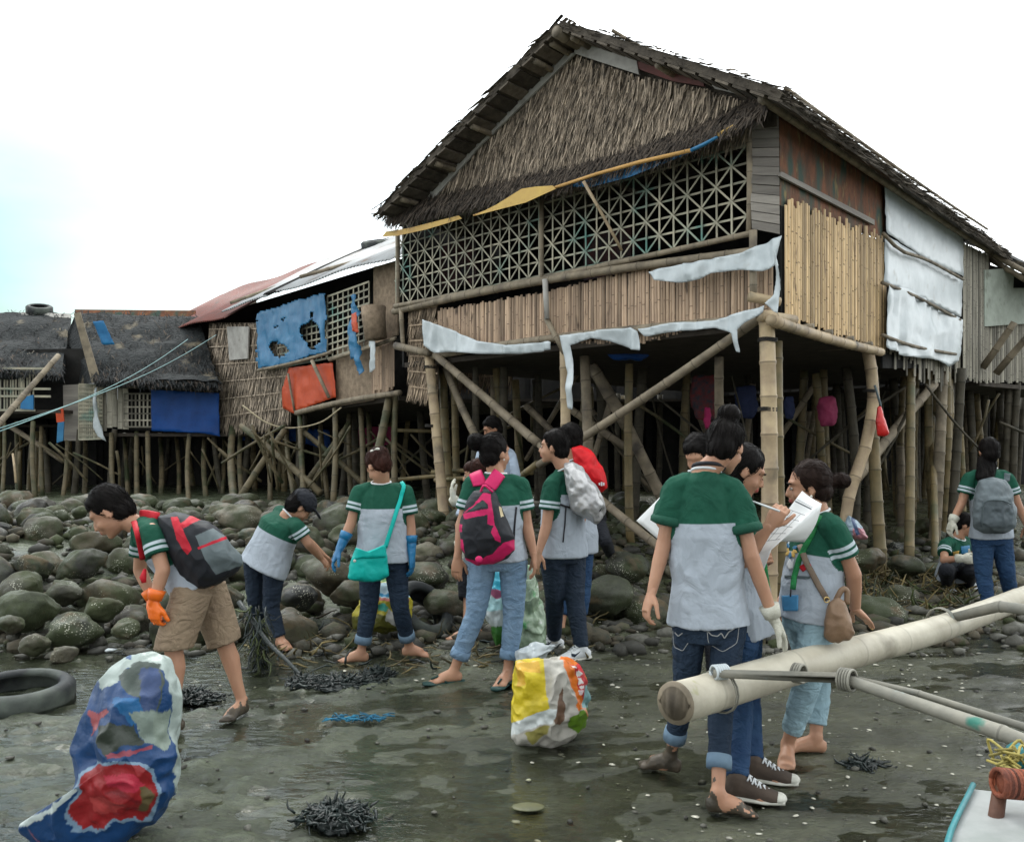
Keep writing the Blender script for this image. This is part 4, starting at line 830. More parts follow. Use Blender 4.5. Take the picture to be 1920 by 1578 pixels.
for q in ((126, 826, 15.9, 118, 930, 15.4), (209, 812, 15.8, 213, 935, 15.2), (233, 812, 16.6, 240, 930, 15.8), (256, 810, 16, 257, 930, 15.4), (277, 810, 15.8, 281, 930, 15.1), (355, 815, 15.8, 355, 950, 14.4), (384, 815, 16.6, 387, 940, 15), (330, 815, 17, 335, 930, 16), (160, 825, 17, 158, 930, 16), (300, 812, 17, 302, 930, 16), (420, 815, 17, 417, 930, 16)): gpost(*q, r.uniform(.038, .05), 'bamboo_s', h3, bend=.016)
P4 = Plane((-9.2, 15.6), (-1, .1)); h4 = empty("stilt_house", (-9.8, 16.4, 0.5), "dark roofed stilt house with a pale slatted railing beyond the netted one", "house")
roof_poly([V(-90, 588, 18.3), V(132, 590, 18.3), V(118, 708, 15.6), V(-90, 696, 15.4)], .1, "roof", h4, 'net', 1500, 6)
MB().add(slab([V(132, 588, 18.2), V(40, 585, 18.2), V(40, 592, 18.1), V(132, 596, 18.1)], A(0, .04, 0))).build("ridge_cap", M['board_w'], h4)
slats(P4, 66, -60, lin((-60, 690), (70, 690)), lin((-60, 770), (70, 768)), "railing", M['lattice'], h4, wd=(.03, .045), gap=.06, seed=14, jt=1, jb=1, off=.02)
for y in (690, 728, 742, 768): MB().add(bar(P4.at(-60, y, .06), P4.at(95 if y != 768 else 66, y + 1, .06), A(0, 0, 1), .04, .02)).build("rail", M['lattice'], h4)
MB().add(slab([P4.pt(-1, 2.1, 0), P4.pt(4, 2.1, 0), P4.pt(4, 2.1, -5), P4.pt(-1, 2.1, -5)], -A(0, 0, .06))).build("floor", M['dark_floor'], h4); MB().add(slab([P4.pt(-1, 2.1, -.8), P4.pt(4, 2.1, -.8), P4.pt(4, 3.3, -.8), P4.pt(-1, 3.3, -.8)], A(0, .04, 0))).build("inner_wall", M['dark'], h4)
board([(40, 745), (62, 740), (62, 768), (38, 766)], P4, .1, "tarpaulin_patch", M['tarp_c'], parent=h4); board([(104, 770), (118, 765), (120, 790), (106, 792)], Plane((-8.5, 15.6), (1, .05)), .1, "board_patch", M['tarp_o'], parent=h3); board([(108, 792), (120, 790), (118, 826), (106, 830)], Plane((-8.5, 15.6), (1, .05)), .1, "board_patch", M['tarp_b'], parent=h3)
for q in ((62, 790, 15.4, 66, 925, 15), (78, 800, 16, 80, 920, 15.6), (8, 790, 15.6, 4, 920, 15.2), (30, 790, 16.4, 32, 915, 16)): gpost(*q, r.uniform(.034, .045), 'bamboo_s', h4, bend=.016)
gpost(110, 666, 14.6, -20, 815, 13.2, .05, 'bamboo_g', h4, name="brace"); gpost(20, 800, 16, 120, 865, 16, .05, 'bamboo_g', h4, name="brace"); gpost(24, 850, 14.8, 30, 905, 14.6, .02, 'bamboo', h4, name="brace")
r = random.Random(32)
for k in range(22):
    D = r.uniform(15, 17); a = V(r.uniform(0, 430), r.uniform(820, 850), D); b = V(CX + a[0] / a[1] * FP + r.uniform(-90, 90), r.uniform(880, 925), D + .3); pole(a, b, r.uniform(.012, .028), 'brace', 'bamboo_s', h3 if a[0] > -8.2 else h4, .03)
for k in range(16):
    D = r.uniform(15.8, 20); px = r.uniform(-40, 440); p = V(px, 0, D); pole(A(p[0] + r.uniform(-.2, .2), D, 1.75), A(p[0], D, .4), r.uniform(.045, .065), "post", r.choice(['bamboo_k', 'bamboo_k', 'bamboo_y']), h3 if px > 130 else h4, r.uniform(0, .02), r1=.06)
def tq(px, py, D, R): return tyre(V(px, py, D), R, .1, nrm(A(.15, -.35, 1)), "tyre lying on the dark roof of the farthest stilt house")
tq(74, 581, 18.3, .26)
t6 = sheet([(450, 800), (560, 802), (620, 806), (620, 845), (560, 828), (450, 826)], Plane((-5, 17), (1, 0)), 0, "tarpaulin", M['tarp_navy'], None, rip=.05, seed=22, step=6); tag(t6, "long blue tarpaulin stretched behind the stilts of the patched house", "tarpaulin")
t7 = sheet([(660, 802), (735, 800), (740, 830), (700, 842), (662, 834)], Plane((-5, 14.5), (1, 0)), 0, "cloth", M['pink'], None, rip=.05, seed=23, step=5); tag(t7, "dull pink cloth hanging among the stilts under the patched house", "cloth")
# one bar stands in for daylight under the patched house, others are long poles
for a, b in (((735, 806, 13), (810, 808, 12.8)), ((815, 900, 11), (1000, 885, 10.5)), ((690, 905, 12), (840, 890, 11.5)), ((810, 885, 11.4), (900, 880, 11))):
    MB().add(bamboo(V(*a), V(*b), .03, .03)).build("pole_and_daylight_bar", M['bamboo_y'], h2, True)

# ---------------------------------------------------------------- annex at the other end
P5 = Plane((6.95, 12.6), (1, .75)); h5 = empty("stilt_house", (8.2, 13.6, 0.5), "small stilt house with pale board wall behind the big thatched one", "house")
board([(1846, 506), (1902, 502), (1900, 540), (1960, 540), (1960, 604), (1846, 612)], P5, .1, "board_wall", M['board_g'], parent=h5)
slats(P5, 1842, 1990, lin((1842, 604), (1990, 590)), lin((1842, 712), (1990, 720)), "lower_wall", M['slat_g'], h5, wd=(.05, .08), seed=15)
MB().add(slab([V(1838, 466, 13.0), V(1990, 530, 12.2), V(2050, 560, 15.5), V(1850, 462, 17)], A(0, 0, .06))).build("roof", M['net'], h5)
for a, b in (((1848, 470, 12.7), (1990, 545, 12.2)), ((1850, 482, 12.9), (1985, 560, 12.5))): MB().add(bamboo(V(*a), V(*b), .04, .04)).build("roof_pole", M['bamboo_g'], h5, True)
for k in range(140):
    t = random.random(); a = V(1848 + 140 * t, 470 + 72 * t, 12.6 - .4 * t); 
gpost(1902, 604, 12.0, 1842, 690, 12.3, .05, 'bamboo_g', h5, name="brace"); gpost(1935, 622, 11.8, 1868, 700, 12.2, .05, 'bamboo_g', h5, name="brace"); MB().add(slab([P5.pt(-.1, 2.4, 0), P5.pt(4, 2.4, 0), P5.pt(4, 2.4, -5), P5.pt(-.1, 2.4, -5)], -A(0, 0, .06))).build("floor", M['dark_floor'], h5)
MB().add(slab([P5.pt(-.1, 2.4, -.1), P5.pt(4, 2.4, -.1), P5.pt(4, 4.2, -.1), P5.pt(-.1, 4.2, -.1)], A(0, .04, 0))).build("wall_backing", M['dark'], h5)
r = random.Random(33)
for k in range(16):
    D = r.uniform(13, 18); px = r.uniform(1700, 2000); p = V(px, 0, D); pole(A(p[0] + r.uniform(-.2, .2), D, 2.4), A(p[0], D, .4), r.uniform(.045, .065), "post", r.choice(['bamboo_k', 'bamboo_k', 'bamboo_y']), h5, r.uniform(0, .02), r1=.06)
# ---------------------------------------------------------------- the row of huts standing behind, dark between the stilts
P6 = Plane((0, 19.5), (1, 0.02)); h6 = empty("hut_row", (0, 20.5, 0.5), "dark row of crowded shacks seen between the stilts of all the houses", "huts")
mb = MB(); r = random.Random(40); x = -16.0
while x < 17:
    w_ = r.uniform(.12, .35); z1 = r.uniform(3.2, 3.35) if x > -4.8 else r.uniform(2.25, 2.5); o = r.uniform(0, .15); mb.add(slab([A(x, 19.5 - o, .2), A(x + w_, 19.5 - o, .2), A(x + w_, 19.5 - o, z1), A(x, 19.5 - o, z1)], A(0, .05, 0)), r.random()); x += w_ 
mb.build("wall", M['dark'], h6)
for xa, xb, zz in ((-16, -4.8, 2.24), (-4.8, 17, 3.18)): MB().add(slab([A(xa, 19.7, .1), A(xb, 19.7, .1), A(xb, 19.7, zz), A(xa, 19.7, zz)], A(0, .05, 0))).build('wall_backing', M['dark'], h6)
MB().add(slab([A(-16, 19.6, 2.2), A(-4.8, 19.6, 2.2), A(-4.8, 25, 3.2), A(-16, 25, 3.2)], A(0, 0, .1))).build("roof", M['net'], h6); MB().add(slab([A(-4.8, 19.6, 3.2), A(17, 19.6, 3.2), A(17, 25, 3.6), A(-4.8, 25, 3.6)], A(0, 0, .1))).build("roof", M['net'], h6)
MB().add(slab([A(-4.5, 16.5, 2.35), A(9.5, 16.5, 2.35), A(9.5, 19.6, 2.35), A(-4.5, 19.6, 2.35)], -A(0, 0, .05))).build("shade_slab", M['dark_floor'], h6)  # this slab and the next are added, unseen, to keep daylight out below
MB().add(slab([A(-12, 18.6, 1.9), A(-4.6, 18.6, 1.9), A(-4.6, 19.6, 1.9), A(-12, 19.6, 1.9)], -A(0, 0, .05))).build("shade_slab", M['dark_floor'], h6)
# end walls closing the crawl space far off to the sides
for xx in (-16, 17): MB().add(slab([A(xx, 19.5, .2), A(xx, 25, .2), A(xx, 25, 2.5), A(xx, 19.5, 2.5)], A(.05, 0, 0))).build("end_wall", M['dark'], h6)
# clothes and bags hanging in the dark, plus the sheets along the facade
s1 = sheet([(803, 600), (850, 618), (905, 640), (960, 648), (1042, 640), (1040, 656), (985, 664), (905, 664), (850, 660), (820, 662), (804, 648)], PF, .12, "plastic_sheet", M['white_s'], None, rip=.05, rs=2.5, seed=30, step=3.5); tag(s1, "white plastic sheet sagging under the front wall from its far corner", "sheet")
s2 = sheet([(1056, 630), (1110, 622), (1192, 615), (1204, 622), (1212, 658), (1190, 656), (1150, 640), (1110, 634), (1074, 648), (1080, 690), (1086, 720), (1080, 768), (1072, 766), (1070, 700), (1062, 664)], PF, .14, "plastic_sheet", M['white_s'], None, rip=.05, rs=3, seed=31, step=3.5); tag(s2, "ragged white sheet with a long torn strip hanging by the middle post", "sheet")
s3 = sheet([(1205, 618), (1270, 605), (1350, 602), (1410, 582), (1440, 574), (1438, 586), (1404, 606), (1392, 620), (1396, 662), (1388, 660), (1382, 626), (1350, 616), (1270, 622), (1215, 632)], PF, .16, "plastic_sheet", M['white_s'], None, rip=.04, rs=3, seed=32, step=3.5); tag(s3, "narrow white sheet torn along the floor edge towards the corner post", "sheet")
s4 = sheet([(1225, 512), (1290, 496), (1400, 476), (1450, 452), (1474, 444), (1462, 500), (1440, 512), (1400, 508), (1340, 514), (1310, 528), (1280, 532), (1240, 528)], PF, .10, "plastic_sheet", M['white_s'], None, rip=.05, rs=3, seed=33, step=3.5); tag(s4, "torn white sheet tacked over the slats beneath the lattice", "sheet")
s5 = sheet([(1462, 470), (1470, 500), (1466, 560), (1468, 590), (1455, 585), (1440, 570), (1456, 556), (1460, 520)], PF, .2, "plastic_sheet", M['white_s'], None, rip=.04, rs=4, seed=34, step=3); tag(s5, "small white sheet bunched at the corner of the big house", "sheet")
# rolled yellow and blue awning under the skirt
aw = empty("awning", PF.at(1100, 340, .4), "yellow and blue tarpaulin awning rolled on a pole under the dark thatch", "awning")
board([(888, 405), (930, 384), (978, 354), (1004, 350), (1036, 348), (1042, 354), (985, 380)], PF, .43, "flap", M['tarp_y'], .006, aw)
board([(724, 434), (765, 428), (860, 404), (866, 410), (800, 430), (745, 442), (716, 444)], PF, .34, "flap", M['tarp_y'], .006, aw)
board([(1340, 252), (1386, 228), (1384, 240), (1352, 258)], PF, .34, "flap", M['tarp_y'], .006, aw)
board([(1060, 350), (1180, 312), (1300, 284), (1275, 294), (1180, 332), (1110, 350)], PF, .33, "flap", M['tarp_c'], .006, aw)
M['awn'] = mat("orange_yellow_roll", (.56, .33, .11), (.46, .26, .08), 6, .6, bump=.3)
MB().add(tube([PF.at(x, y, .40) for x, y in ((1040, 352), (1120, 326), (1200, 304), (1296, 282))], [.016, .018, .020, .018], 8)).build("roll", M['awn'], aw, True); MB().add(tube([PF.at(x, y, .38) for x, y in ((888, 404), (960, 378), (1040, 352))], [.010, .012, .016], 8)).build("roll", M['awn'], aw, True); MB().add(tube([PF.at(x, y, .40) for x, y in ((1296, 282), (1318, 272), (1345, 257))], [.018, .018, .012], 8)).build("roll", M['tarp_b'], aw, True)
pole(PF.at(1094, 340, .42), PF.at(1166, 470, .10), .017, "prop_pole", 'bamboo', aw)
M['rib'] = None
# hanging things in the dark below
def hang(px, py, D, w_, h_, m, name, label, cat, th=.05, seed=0):
    P = [(px - w_ * .5, py), (px + w_ * .4, py - 2), (px + w_ * .55, py + h_ * .6), (px + w_ * .35, py + h_), (px - w_ * .4, py + h_ * .96), (px - w_ * .6, py + h_ * .5)]
    v, f, q = inflate(P, D, th, n=50, rings=10, wr=.012, ws=12, seed=seed); return tag(mk(name, v, f, M[m], None, True), label, cat)
hang(1552, 745, 10.2, 34, 55, 'pink', "hanging_bag", "pink bag hanging from a rafter between the stilts", "bag", .07, 1)
M['cl_r'] = mat("patterned_red_cloth", (.14, .02, .02), (.02, .03, .04), 14, .8); M['cl_b'] = mat("dark_blue_cloth", (.02, .03, .08), None, 6, .8); M['cl_m'] = mat("magenta_cloth", (.35, .02, .10), None, 6, .8)
hang(1325, 705, 10.2, 52, 85, 'cl_r', "hanging_clothes", "dark patterned clothes hanging in the shade behind the girl with the bun", "clothes", .06, 2); hang(1327, 765, 9.6, 12, 40, 'cl_m', "hanging_clothes", "narrow magenta cloth hanging beside the dark patterned clothes", "clothes", .04, 3); hang(1480, 745, 10.4, 18, 40, 'cl_b', "hanging_clothes", "small blue cloth hanging behind the corner post", "clothes", .04, 4)
hang(1180, 650, 9.6, 70, 26, 'tarp_navy', "hanging_clothes", "dark blue bundle tucked under the floor behind the torn white sheet", "clothes", .08, 5); hang(1400, 725, 10.6, 40, 60, 'cl_b', "hanging_clothes", "dark clothes hanging under the floor just inside the corner post", "clothes", .05, 6)
# two thin ropes crossing in front of the netted house
for k, (a, b) in enumerate((((-10, 812, 7.0), (352, 636, 14.2)), ((-10, 806, 7.2), (405, 628, 14.8)))):
    a, b = V(*a), V(*b); tag(MB().add(tube([a + (b - a) * t - A(0, 0, .12 * math.sin(math.pi * t)) for t in np.linspace(0, 1, 14)], [.0055] * 14, 5)).build("mooring_rope", M['rope_c'], None, True), ["thin cyan rope, the lower of two crossing before the netted roof", "thin cyan rope, the upper of two crossing before the netted roof"][k], "rope")
# ---------------------------------------------------------------- people
M['skin'] = mat("skin", (.42, .235, .15), (.36, .19, .12), 6, .5, bump=.05, bscale=120, spec=.35, sss=.08)
M['skin_d'] = mat("darker_skin", (.33, .17, .10), (.27, .135, .08), 6, .5, bump=.05, bscale=120, spec=.35, sss=.08)
M['mudskin'] = mat("muddy_skin", (.085, .068, .048), (.035, .03, .022), 14, .45, bump=.4)
M['hair'] = mat("black_hair", (.0045, .004, .0042), (.008, .0065, .006), 9, .55, bump=.4, bscale=110, spec=.08, stretch=(1, 1, .18), bdist=.006)
M['hair_b'] = mat("brown_hair", (.035, .012, .008), (.018, .007, .005), 9, .55, bump=.4, bscale=110, spec=.10, stretch=(1, 1, .18), bdist=.006)
M['hair_d'] = mat("dark_brown_hair", (.010, .006, .005), (.02, .010, .007), 9, .55, bump=.4, bscale=110, spec=.10, stretch=(1, 1, .18), bdist=.006)
M['denim'] = mat("dark_denim", (.008, .018, .036), (.016, .031, .056), 7, .85, bump=.25, bscale=90, wrk=1)
M['denim_b'] = mat("blue_denim", (.010, .034, .088), (.02, .055, .12), 7, .85, bump=.25, bscale=90, wrk=1)
M['denim_l'] = mat("light_denim", (.12, .20, .30), (.18, .27, .38), 7, .85, bump=.25, bscale=90, wrk=1)
M['denim_p'] = mat("pale_blue_cotton", (.30, .44, .50), (.25, .37, .43), 6, .85, bump=.25, bscale=60, wrk=1)
M['black_c'] = mat("black_cotton", (.010, .012, .017), (.018, .02, .026), 7, .85, bump=.2, bscale=60, wrk=1)
M['navy_c'] = mat("dark_navy_cotton", (.010, .019, .036), (.017, .028, .046), 7, .85, bump=.2, bscale=60, wrk=1)
M['khaki'] = mat("khaki_cotton", (.24, .18, .12), (.19, .14, .095), 6, .85, bump=.25, bscale=60, wrk=1)
M['cuff_l'] = mat("turned_denim_cuff", (.14, .21, .28), (.10, .16, .23), 9, .85)
M['lip'] = mat("lips", (.36, .09, .08), None, 9, .4, bump=0)
M['white'] = mat("white_cloth", (.66, .69, .70), (.55, .58, .6), 6, .8, bump=.2)
M['glove_w'] = mat("dirty_white_glove", (.60, .60, .52), (.40, .39, .32), 10, .85, bump=.4, bscale=150)
M['glove_b'] = mat("blue_rubber_glove", (.01, .17, .36), (.012, .12, .27), 5, .35, bump=.1, spec=.5)
M['glove_o'] = mat("orange_rubber_glove", (.80, .16, .012), (.70, .12, .01), 5, .35, bump=.1, spec=.5)
M['eye'] = mat("eye", (.02, .015, .012), None, 5, .2, bump=0); M['eyew'] = mat("eye_white", (.55, .52, .48), None, 5, .3, bump=0)
M['sole_w'] = mat("white_rubber", (.62, .62, .56), (.4, .4, .35), 12, .6); M['brown_canvas'] = mat("brown_canvas", (.075, .055, .042), (.05, .038, .03), 9, .85)
M['lany'] = mat("green_lanyard", (.02, .26, .07), (.01, .12, .04), 40, .6); M['paper'] = mat("paper", (.78, .80, .80), (.74, .76, .76), 3, .7, bump=.02); M['ink'] = mat("grey_ink", (.12, .13, .15), None, 5, .8, bump=0)
M['sandal'] = mat("dark_teal_rubber", (.012, .05, .045), None, 6, .6); M['gold'] = mat("gold_metal", (.7, .5, .2), None, 5, .3, metal=1, bump=0)
def shirt_mat(name, base, green, stripe=(.42, .49, .53)):
    m = bpy.data.materials.new(name); m.use_nodes = True; t = m.node_tree; t.nodes.clear(); N = t.nodes.new; L = t.links.new
    o = N("ShaderNodeOutputMaterial"); b = N("ShaderNodeBsdfPrincipled"); L(b.outputs[0], o.inputs[0]); b.inputs["Roughness"].default_value = .85; b.inputs["Specular IOR Level"].default_value = .2
    def at(n): a = N("ShaderNodeAttribute"); a.attribute_name = n; return a.outputs["Fac"]
    def step(v, lo, hi):
        r = N("ShaderNodeMapRange"); r.inputs[1].default_value = lo; r.inputs[2].default_value = hi; L(v, r.inputs[0]); return r.outputs[0]
    def mix(f, a, c):
        x = N("ShaderNodeMix"); x.data_type = 'RGBA'; L(f, x.inputs[0])
        for k, y in ((6, a), (7, c)):
            if isinstance(y, tuple): x.inputs[k].default_value = (*y, 1)
            else: L(y, x.inputs[k])
        return x.outputs[2]
    def mul(a, c): x = N("ShaderNodeMath"); x.operation = 'MULTIPLY'; L(a, x.inputs[0]); L(c, x.inputs[1]); return x.outputs[0]
    tc = N("ShaderNodeTexCoord"); no = N("ShaderNodeTexNoise"); no.inputs["Scale"].default_value = 5; no.inputs["Detail"].default_value = 6; L(tc.outputs["Object"], no.inputs["Vector"])
    bc = mix(step(no.outputs["Fac"], .35, .7), base, tuple(x * .86 for x in base)); gc = mix(step(no.outputs["Fac"], .35, .7), green, tuple(x * 1.35 for x in green))
    dn = at("down"); sl = at("sleeve"); arm = at("arm")
    c = mix(step(dn, .0, .004), gc, bc)                 # yoke
    s = mix(step(arm, .48, .52), c, gc)
    b1 = mul(step(sl, .014, .017), step(sl, .034, .031)); b2 = mul(step(sl, .043, .046), step(sl, .063, .060)); am = step(arm, .45, .5)
    s = mix(mul(b1, am), s, stripe); s = mix(mul(b2, am), s, stripe)
    L(s, b.inputs["Base Color"]); nb = N("ShaderNodeTexNoise"); nb.inputs["Scale"].default_value = 160; nb.inputs["Detail"].default_value = 3; L(tc.outputs["Object"], nb.inputs["Vector"])
    bp = N("ShaderNodeBump"); bp.inputs["Strength"].default_value = .25; bp.inputs["Distance"].default_value = .003; L(nb.outputs["Fac"], bp.inputs["Height"])
    n3 = N("ShaderNodeTexNoise"); n3.inputs["Scale"].default_value = 7; n3.inputs["Detail"].default_value = 3; n3.inputs["Distortion"].default_value = 1.6; L(tc.outputs["Object"], n3.inputs["Vector"]); b3 = N("ShaderNodeBump"); b3.inputs["Strength"].default_value = .55; b3.inputs["Distance"].default_value = .03; L(n3.outputs["Fac"], b3.inputs["Height"]); L(bp.outputs[0], b3.inputs["Normal"]); L(b3.outputs[0], b.inputs["Normal"]); return m
M['shirt'] = shirt_mat("grey_shirt_green_yoke", (.36, .405, .46), (.008, .058, .036))
M['shirt_plain'] = shirt_mat("pale_blue_shirt", (.30, .36, .44), (.30, .36, .44), (.30, .36, .44))
M['shirt_black'] = shirt_mat("black_shirt", (.012, .013, .016), (.012, .013, .016), (.012, .013, .016))
M['green_c'] = mat('dark_green_cotton', (.008, .058, .036), (.012, .078, .05), 6, .85, bump=.3, bscale=60)
TODECAL = {}
def seg_t(P, a, b):
    d = b - a; L = d.dot(d); t = (P - a) @ d / L; q = a + np.clip(t, 0, 1)[:, None] * d; return t, np.linalg.norm(P - q, axis=1)
def hand_prims(wr, tip, nrmv, side, curl=.35, s=1.0, spread=1.0, r=1.0, thumb=1.0, fist=False):
    """wrist, direction of the hand, palm normal (side the fingers curl to), side=+1/-1 puts the thumb on +/- lateral"""
    d = nrm(tip - wr); n = nrm(nrmv - d * np.dot(nrmv, d)); l = np.cross(d, n); P = []
    pl = .088 * s; k0 = wr + d * pl
    P.append(tube([wr - d * .02 * s, wr + d * .01 * s, wr + d * .05 * s, k0], [.026 * s * r, .029 * s * r, .039 * s * r, .037 * s * r], 14, True, [l] * 4, [.020 * s * r, .019 * s * r, .017 * s * r, .013 * s * r]))
    for i, (off, ln) in enumerate(((.029, .066), (.0098, .076), (-.0095, .071), (-.0285, .056))):
        off *= side * s; a = k0 + l * off - d * .008 * s; sp = l * off * .30 * spread / s; dd = nrm(d + sp); c = curl * (1 + .18 * i); rr = .0085 * s * r; ln *= s; p = a
        for q, fr in enumerate((.45, .32, .27)):
            ang = c * (q * .75 + .35) * (1.7 if fist else 1); dv = nrm(dd * math.cos(ang) + n * math.sin(ang)); e = p + dv * ln * fr; P.append(cone(p, e, rr * (1 - .09 * q), rr * (1 - .09 * (q + 1)), 8)); p = e
    tb = wr + d * .024 * s + l * side * .024 * s + n * .006 * s; td = nrm(d * .72 + l * side * .62 * thumb + n * .35); m1 = tb + td * .036 * s; td2 = nrm(d * .92 + l * side * .2 * thumb + n * .35)
    m2 = m1 + td2 * .030 * s; m3 = m2 + nrm(td2 + n * .15) * .024 * s; P += [cone(tb, m1, .014 * s * r, .0115 * s * r, 8), cone(m1, m2, .0112 * s * r, .0095 * s * r, 8), cone(m2, m3, .0098 * s * r, .0082 * s * r, 8)]
    return P
def foot_prims(an, heel, toe, s=1.0, shoe=False):
    d = nrm(toe - heel); up = A(0, 0, 1); l = np.cross(d, up); ln = .225 * s; P = []; k = 1.12 if shoe else 1
    h = heel + up * .0; b = h + d * ln * .66
    P.append(tube([h + up * .028 - d * .0, h + d * .03 + up * .036, h + d * .085 * s + up * .040, h + d * .13 * s + up * .030, b + up * .018, b + d * .03 + up * .016], [.018, .030 * k, .034 * k, .040 * k, .044 * k, .036 * k], 12, True, [l] * 6, [.024, .036, .040, .030, .018, .014]))
    P.append(cone(an, h + d * .055 + up * .045, .034, .034, 12)); P.append(ell(h + d * .02 + up * .03, .027, .027, .032))
    if not shoe:
        sd = 1
        for i, (o, r_, tl) in enumerate(((.028, .0125, .045), (.010, .0095, .042), (-.006, .009, .037), (-.020, .0085, .031), (-.033, .008, .024))):
            a = b + l * o + up * .012; P.append(cone(a, a + d * tl * s - up * .003, r_, r_ * .9, 8))
    else: P.append(ell(b + d * .02 + up * .022, .046, .044, .022, [l, d, up]))
    return P
def head_prims(c, f, u, s=1.0):
    f = nrm(f); u = nrm(u - f * np.dot(u, f)); l = np.cross(f, u); ax = [l, f, u]; P = []
    E = lambda pl, pf, pu, a, b, h, n=16: P.append(ell(c + (l * pl + f * pf + u * pu) * s, a * s, b * s, h * s, ax, n, 10))
    E(0, -.012, .012, .074, .093, .092, 20); E(0, .022, -.035, .060, .066, .080, 20); E(0, .040, -.088, .036, .036, .030); E(0, .060, -.106, .019, .018, .015)
    E(.030, .048, -.045, .027, .032, .028); E(-.030, .048, -.045, .027, .032, .028); E(0, .066, .016, .050, .022, .016)
    P.append(cone(c + (f * .086 - u * .008) * s, c + (f * .098 - u * .040) * s, .007 * s, .0105 * s, 10)); E(.010, .090, -.045, .007, .008, .006, 8); E(-.010, .090, -.045, .007, .008, .006, 8)
    E(0, .083, -.066, .021, .013, .0055, 12); E(0, .081, -.076, .018, .013, .0065, 12)
    for sd in (1, -1):
        e = c + (l * .073 * sd - f * .008 - u * .022) * s; P.append(ell(e, .007 * s, .018 * s, .030 * s, [nrm(l + f * -.5 * sd * sd), nrm(f * 1.0 + l * .35 * sd), nrm(u - f * .15)], 10, 8))
    return P, l, f, u
def wrinkle(v, nn, amp, sc_, seed, stretch=(1, 1, 1)):
    P = v * A(*stretch) * sc_; a = fbm(P + fbm(P * .5, 2, seed + 9)[:, None] * .7, 3, seed); rid = (1 - np.abs(a) * 2.2); return v + nn * (rid * amp)[:, None]
def person(J, label):
    """J: joints as (photo x, photo y, depth offset) around depth D; every limb tapers between its joints"""
    D = J['D']; vox = J.get('vox', .0085); s = J.get('s', 1.0); seed = J.get('seed', 1); R = J.get('r', 1.0)
    g = lambda k: V(J[k][0], J[k][1], D + (J[k][2] if len(J[k]) > 2 else 0))
    hc = V(J['head'][0], J['head'][1], D + J['head'][2]); f0 = nrm(A(*J['fwd'])); u0 = A(*J.get('up', (0, 0, 1)))
    nk, sL, sR, eL, eR, wL, wR = [g(k) for k in ('neck', 'sL', 'sR', 'eL', 'eR', 'wL', 'wR')]; tL, tR = g('tL'), g('tR'); hL, hR, kL, kR = [g(k) for k in ('hL', 'hR', 'kL', 'kR')]
    feet = {}
    for sd in 'LR':
        q = J['f' + sd]; z = J.get('z' + sd, 0.0); h = A(0, 0, 0)
        Dh = (CH - z) * FP / (q[1] - HY); Dt = (CH - z) * FP / (q[3] - HY); h = V(q[0], q[1], Dh); t = V(q[2], q[3], Dt); t[2] = h[2] = z + .004
        if J.get('fd' + sd): t = h + nrm(A(*J['fd' + sd], 0)) * .2
        d = nrm(t - h); feet[sd] = (h, t, h + d * .045 + A(0, 0, .078))
    base = (feet['L'][0] + feet['R'][0]) / 2; base[2] = min(feet['L'][0][2], feet['R'][0][2]); root = empty("person", base, label, "person")
    hp, l, f, u = head_prims(hc, f0, u0, s * J.get('hs', 1.0)); aL, aR = feet['L'][2], feet['R'][2]
    pc = (hL + hR) / 2; shc = (sL + sR) / 2; hl = nrm(hR - hL); sl = nrm(sR - sL); sw = np.linalg.norm(sR - sL); hw = np.linalg.norm(hR - hL)
    if np.dot(hl, sl) < 0: hl = -hl
    ml = nrm(hl + sl); spine = [pc - (shc - pc) * .10, pc, pc + (shc - pc) * .33 + A(0, 0, 0), pc + (shc - pc) * .66, pc + (shc - pc) * .93, shc + (nk - shc) * .55, nk]
    if 'bend' in J: bv = A(*J['bend']); spine[2] = spine[2] + bv * .7; spine[3] = spine[3] + bv
    lat = [hl, hl, nrm(hl * 2 + sl), nrm(hl + sl * 2), sl, sl, sl]
    W = [.150, .158, .125, .140, sw * .46, .085, .052]; Dp = [.095, .105, .088, .100, .080, .055, .050]; W = [x * R for x in W]; Dp = [x * R for x in Dp]
    # ---- body: one continuous skin
    B = list(hp); B.append(tube(spine, [x * .86 for x in W], 18, True, lat, [x * .86 for x in Dp])); B.append(cone(nk - (hc - nk) * .1, hc - u * .055 * s - f * .022 * s, .056 * R, .050 * R))
    ar = J.get('ar', 1.0) * R
    for sh, el, wr in ((sL, eL, wL), (sR, eR, wR)): B += [cone(sh, el, .041 * ar, .036 * ar), cone(el, el + (wr - el) * .45, .037 * ar, .034 * ar), cone(el + (wr - el) * .4, wr, .034 * ar, .0235 * ar), cone(nk * .35 + sh * .65 - A(0, 0, .012), sh - A(0, 0, .008), .038 * R, .038 * R)]
    lr = J.get('lr', 1.0) * R
    for hh, kn, an, sd in ((hL, kL, aL, 'L'), (hR, kR, aR, 'R')):
        cf = kn + (an - kn) * .30; bk_ = nrm(feet[sd][0] - feet[sd][1]) * (.010 if J.get('shorts') else .0); lr_ = lr if J.get('shorts') else lr * .88; B += [cone(hh, kn, .074 * lr, .050 * lr), cone(kn, cf + bk_, .047 * lr_, .050 * lr_), cone(cf + bk_, cf + (an - cf) * .6, .050 * lr_, .033 * lr_), cone(cf + (an - cf) * .5, an, .035 * lr, .029 * lr)]; B += foot_prims(an, feet[sd][0], feet[sd][1], s, bool(J.get('shoes')))
    v, fc, nn = remesh(B, vox, 2, .45); parts = [(v, fc)]
    gl = J.get('gloves', {})
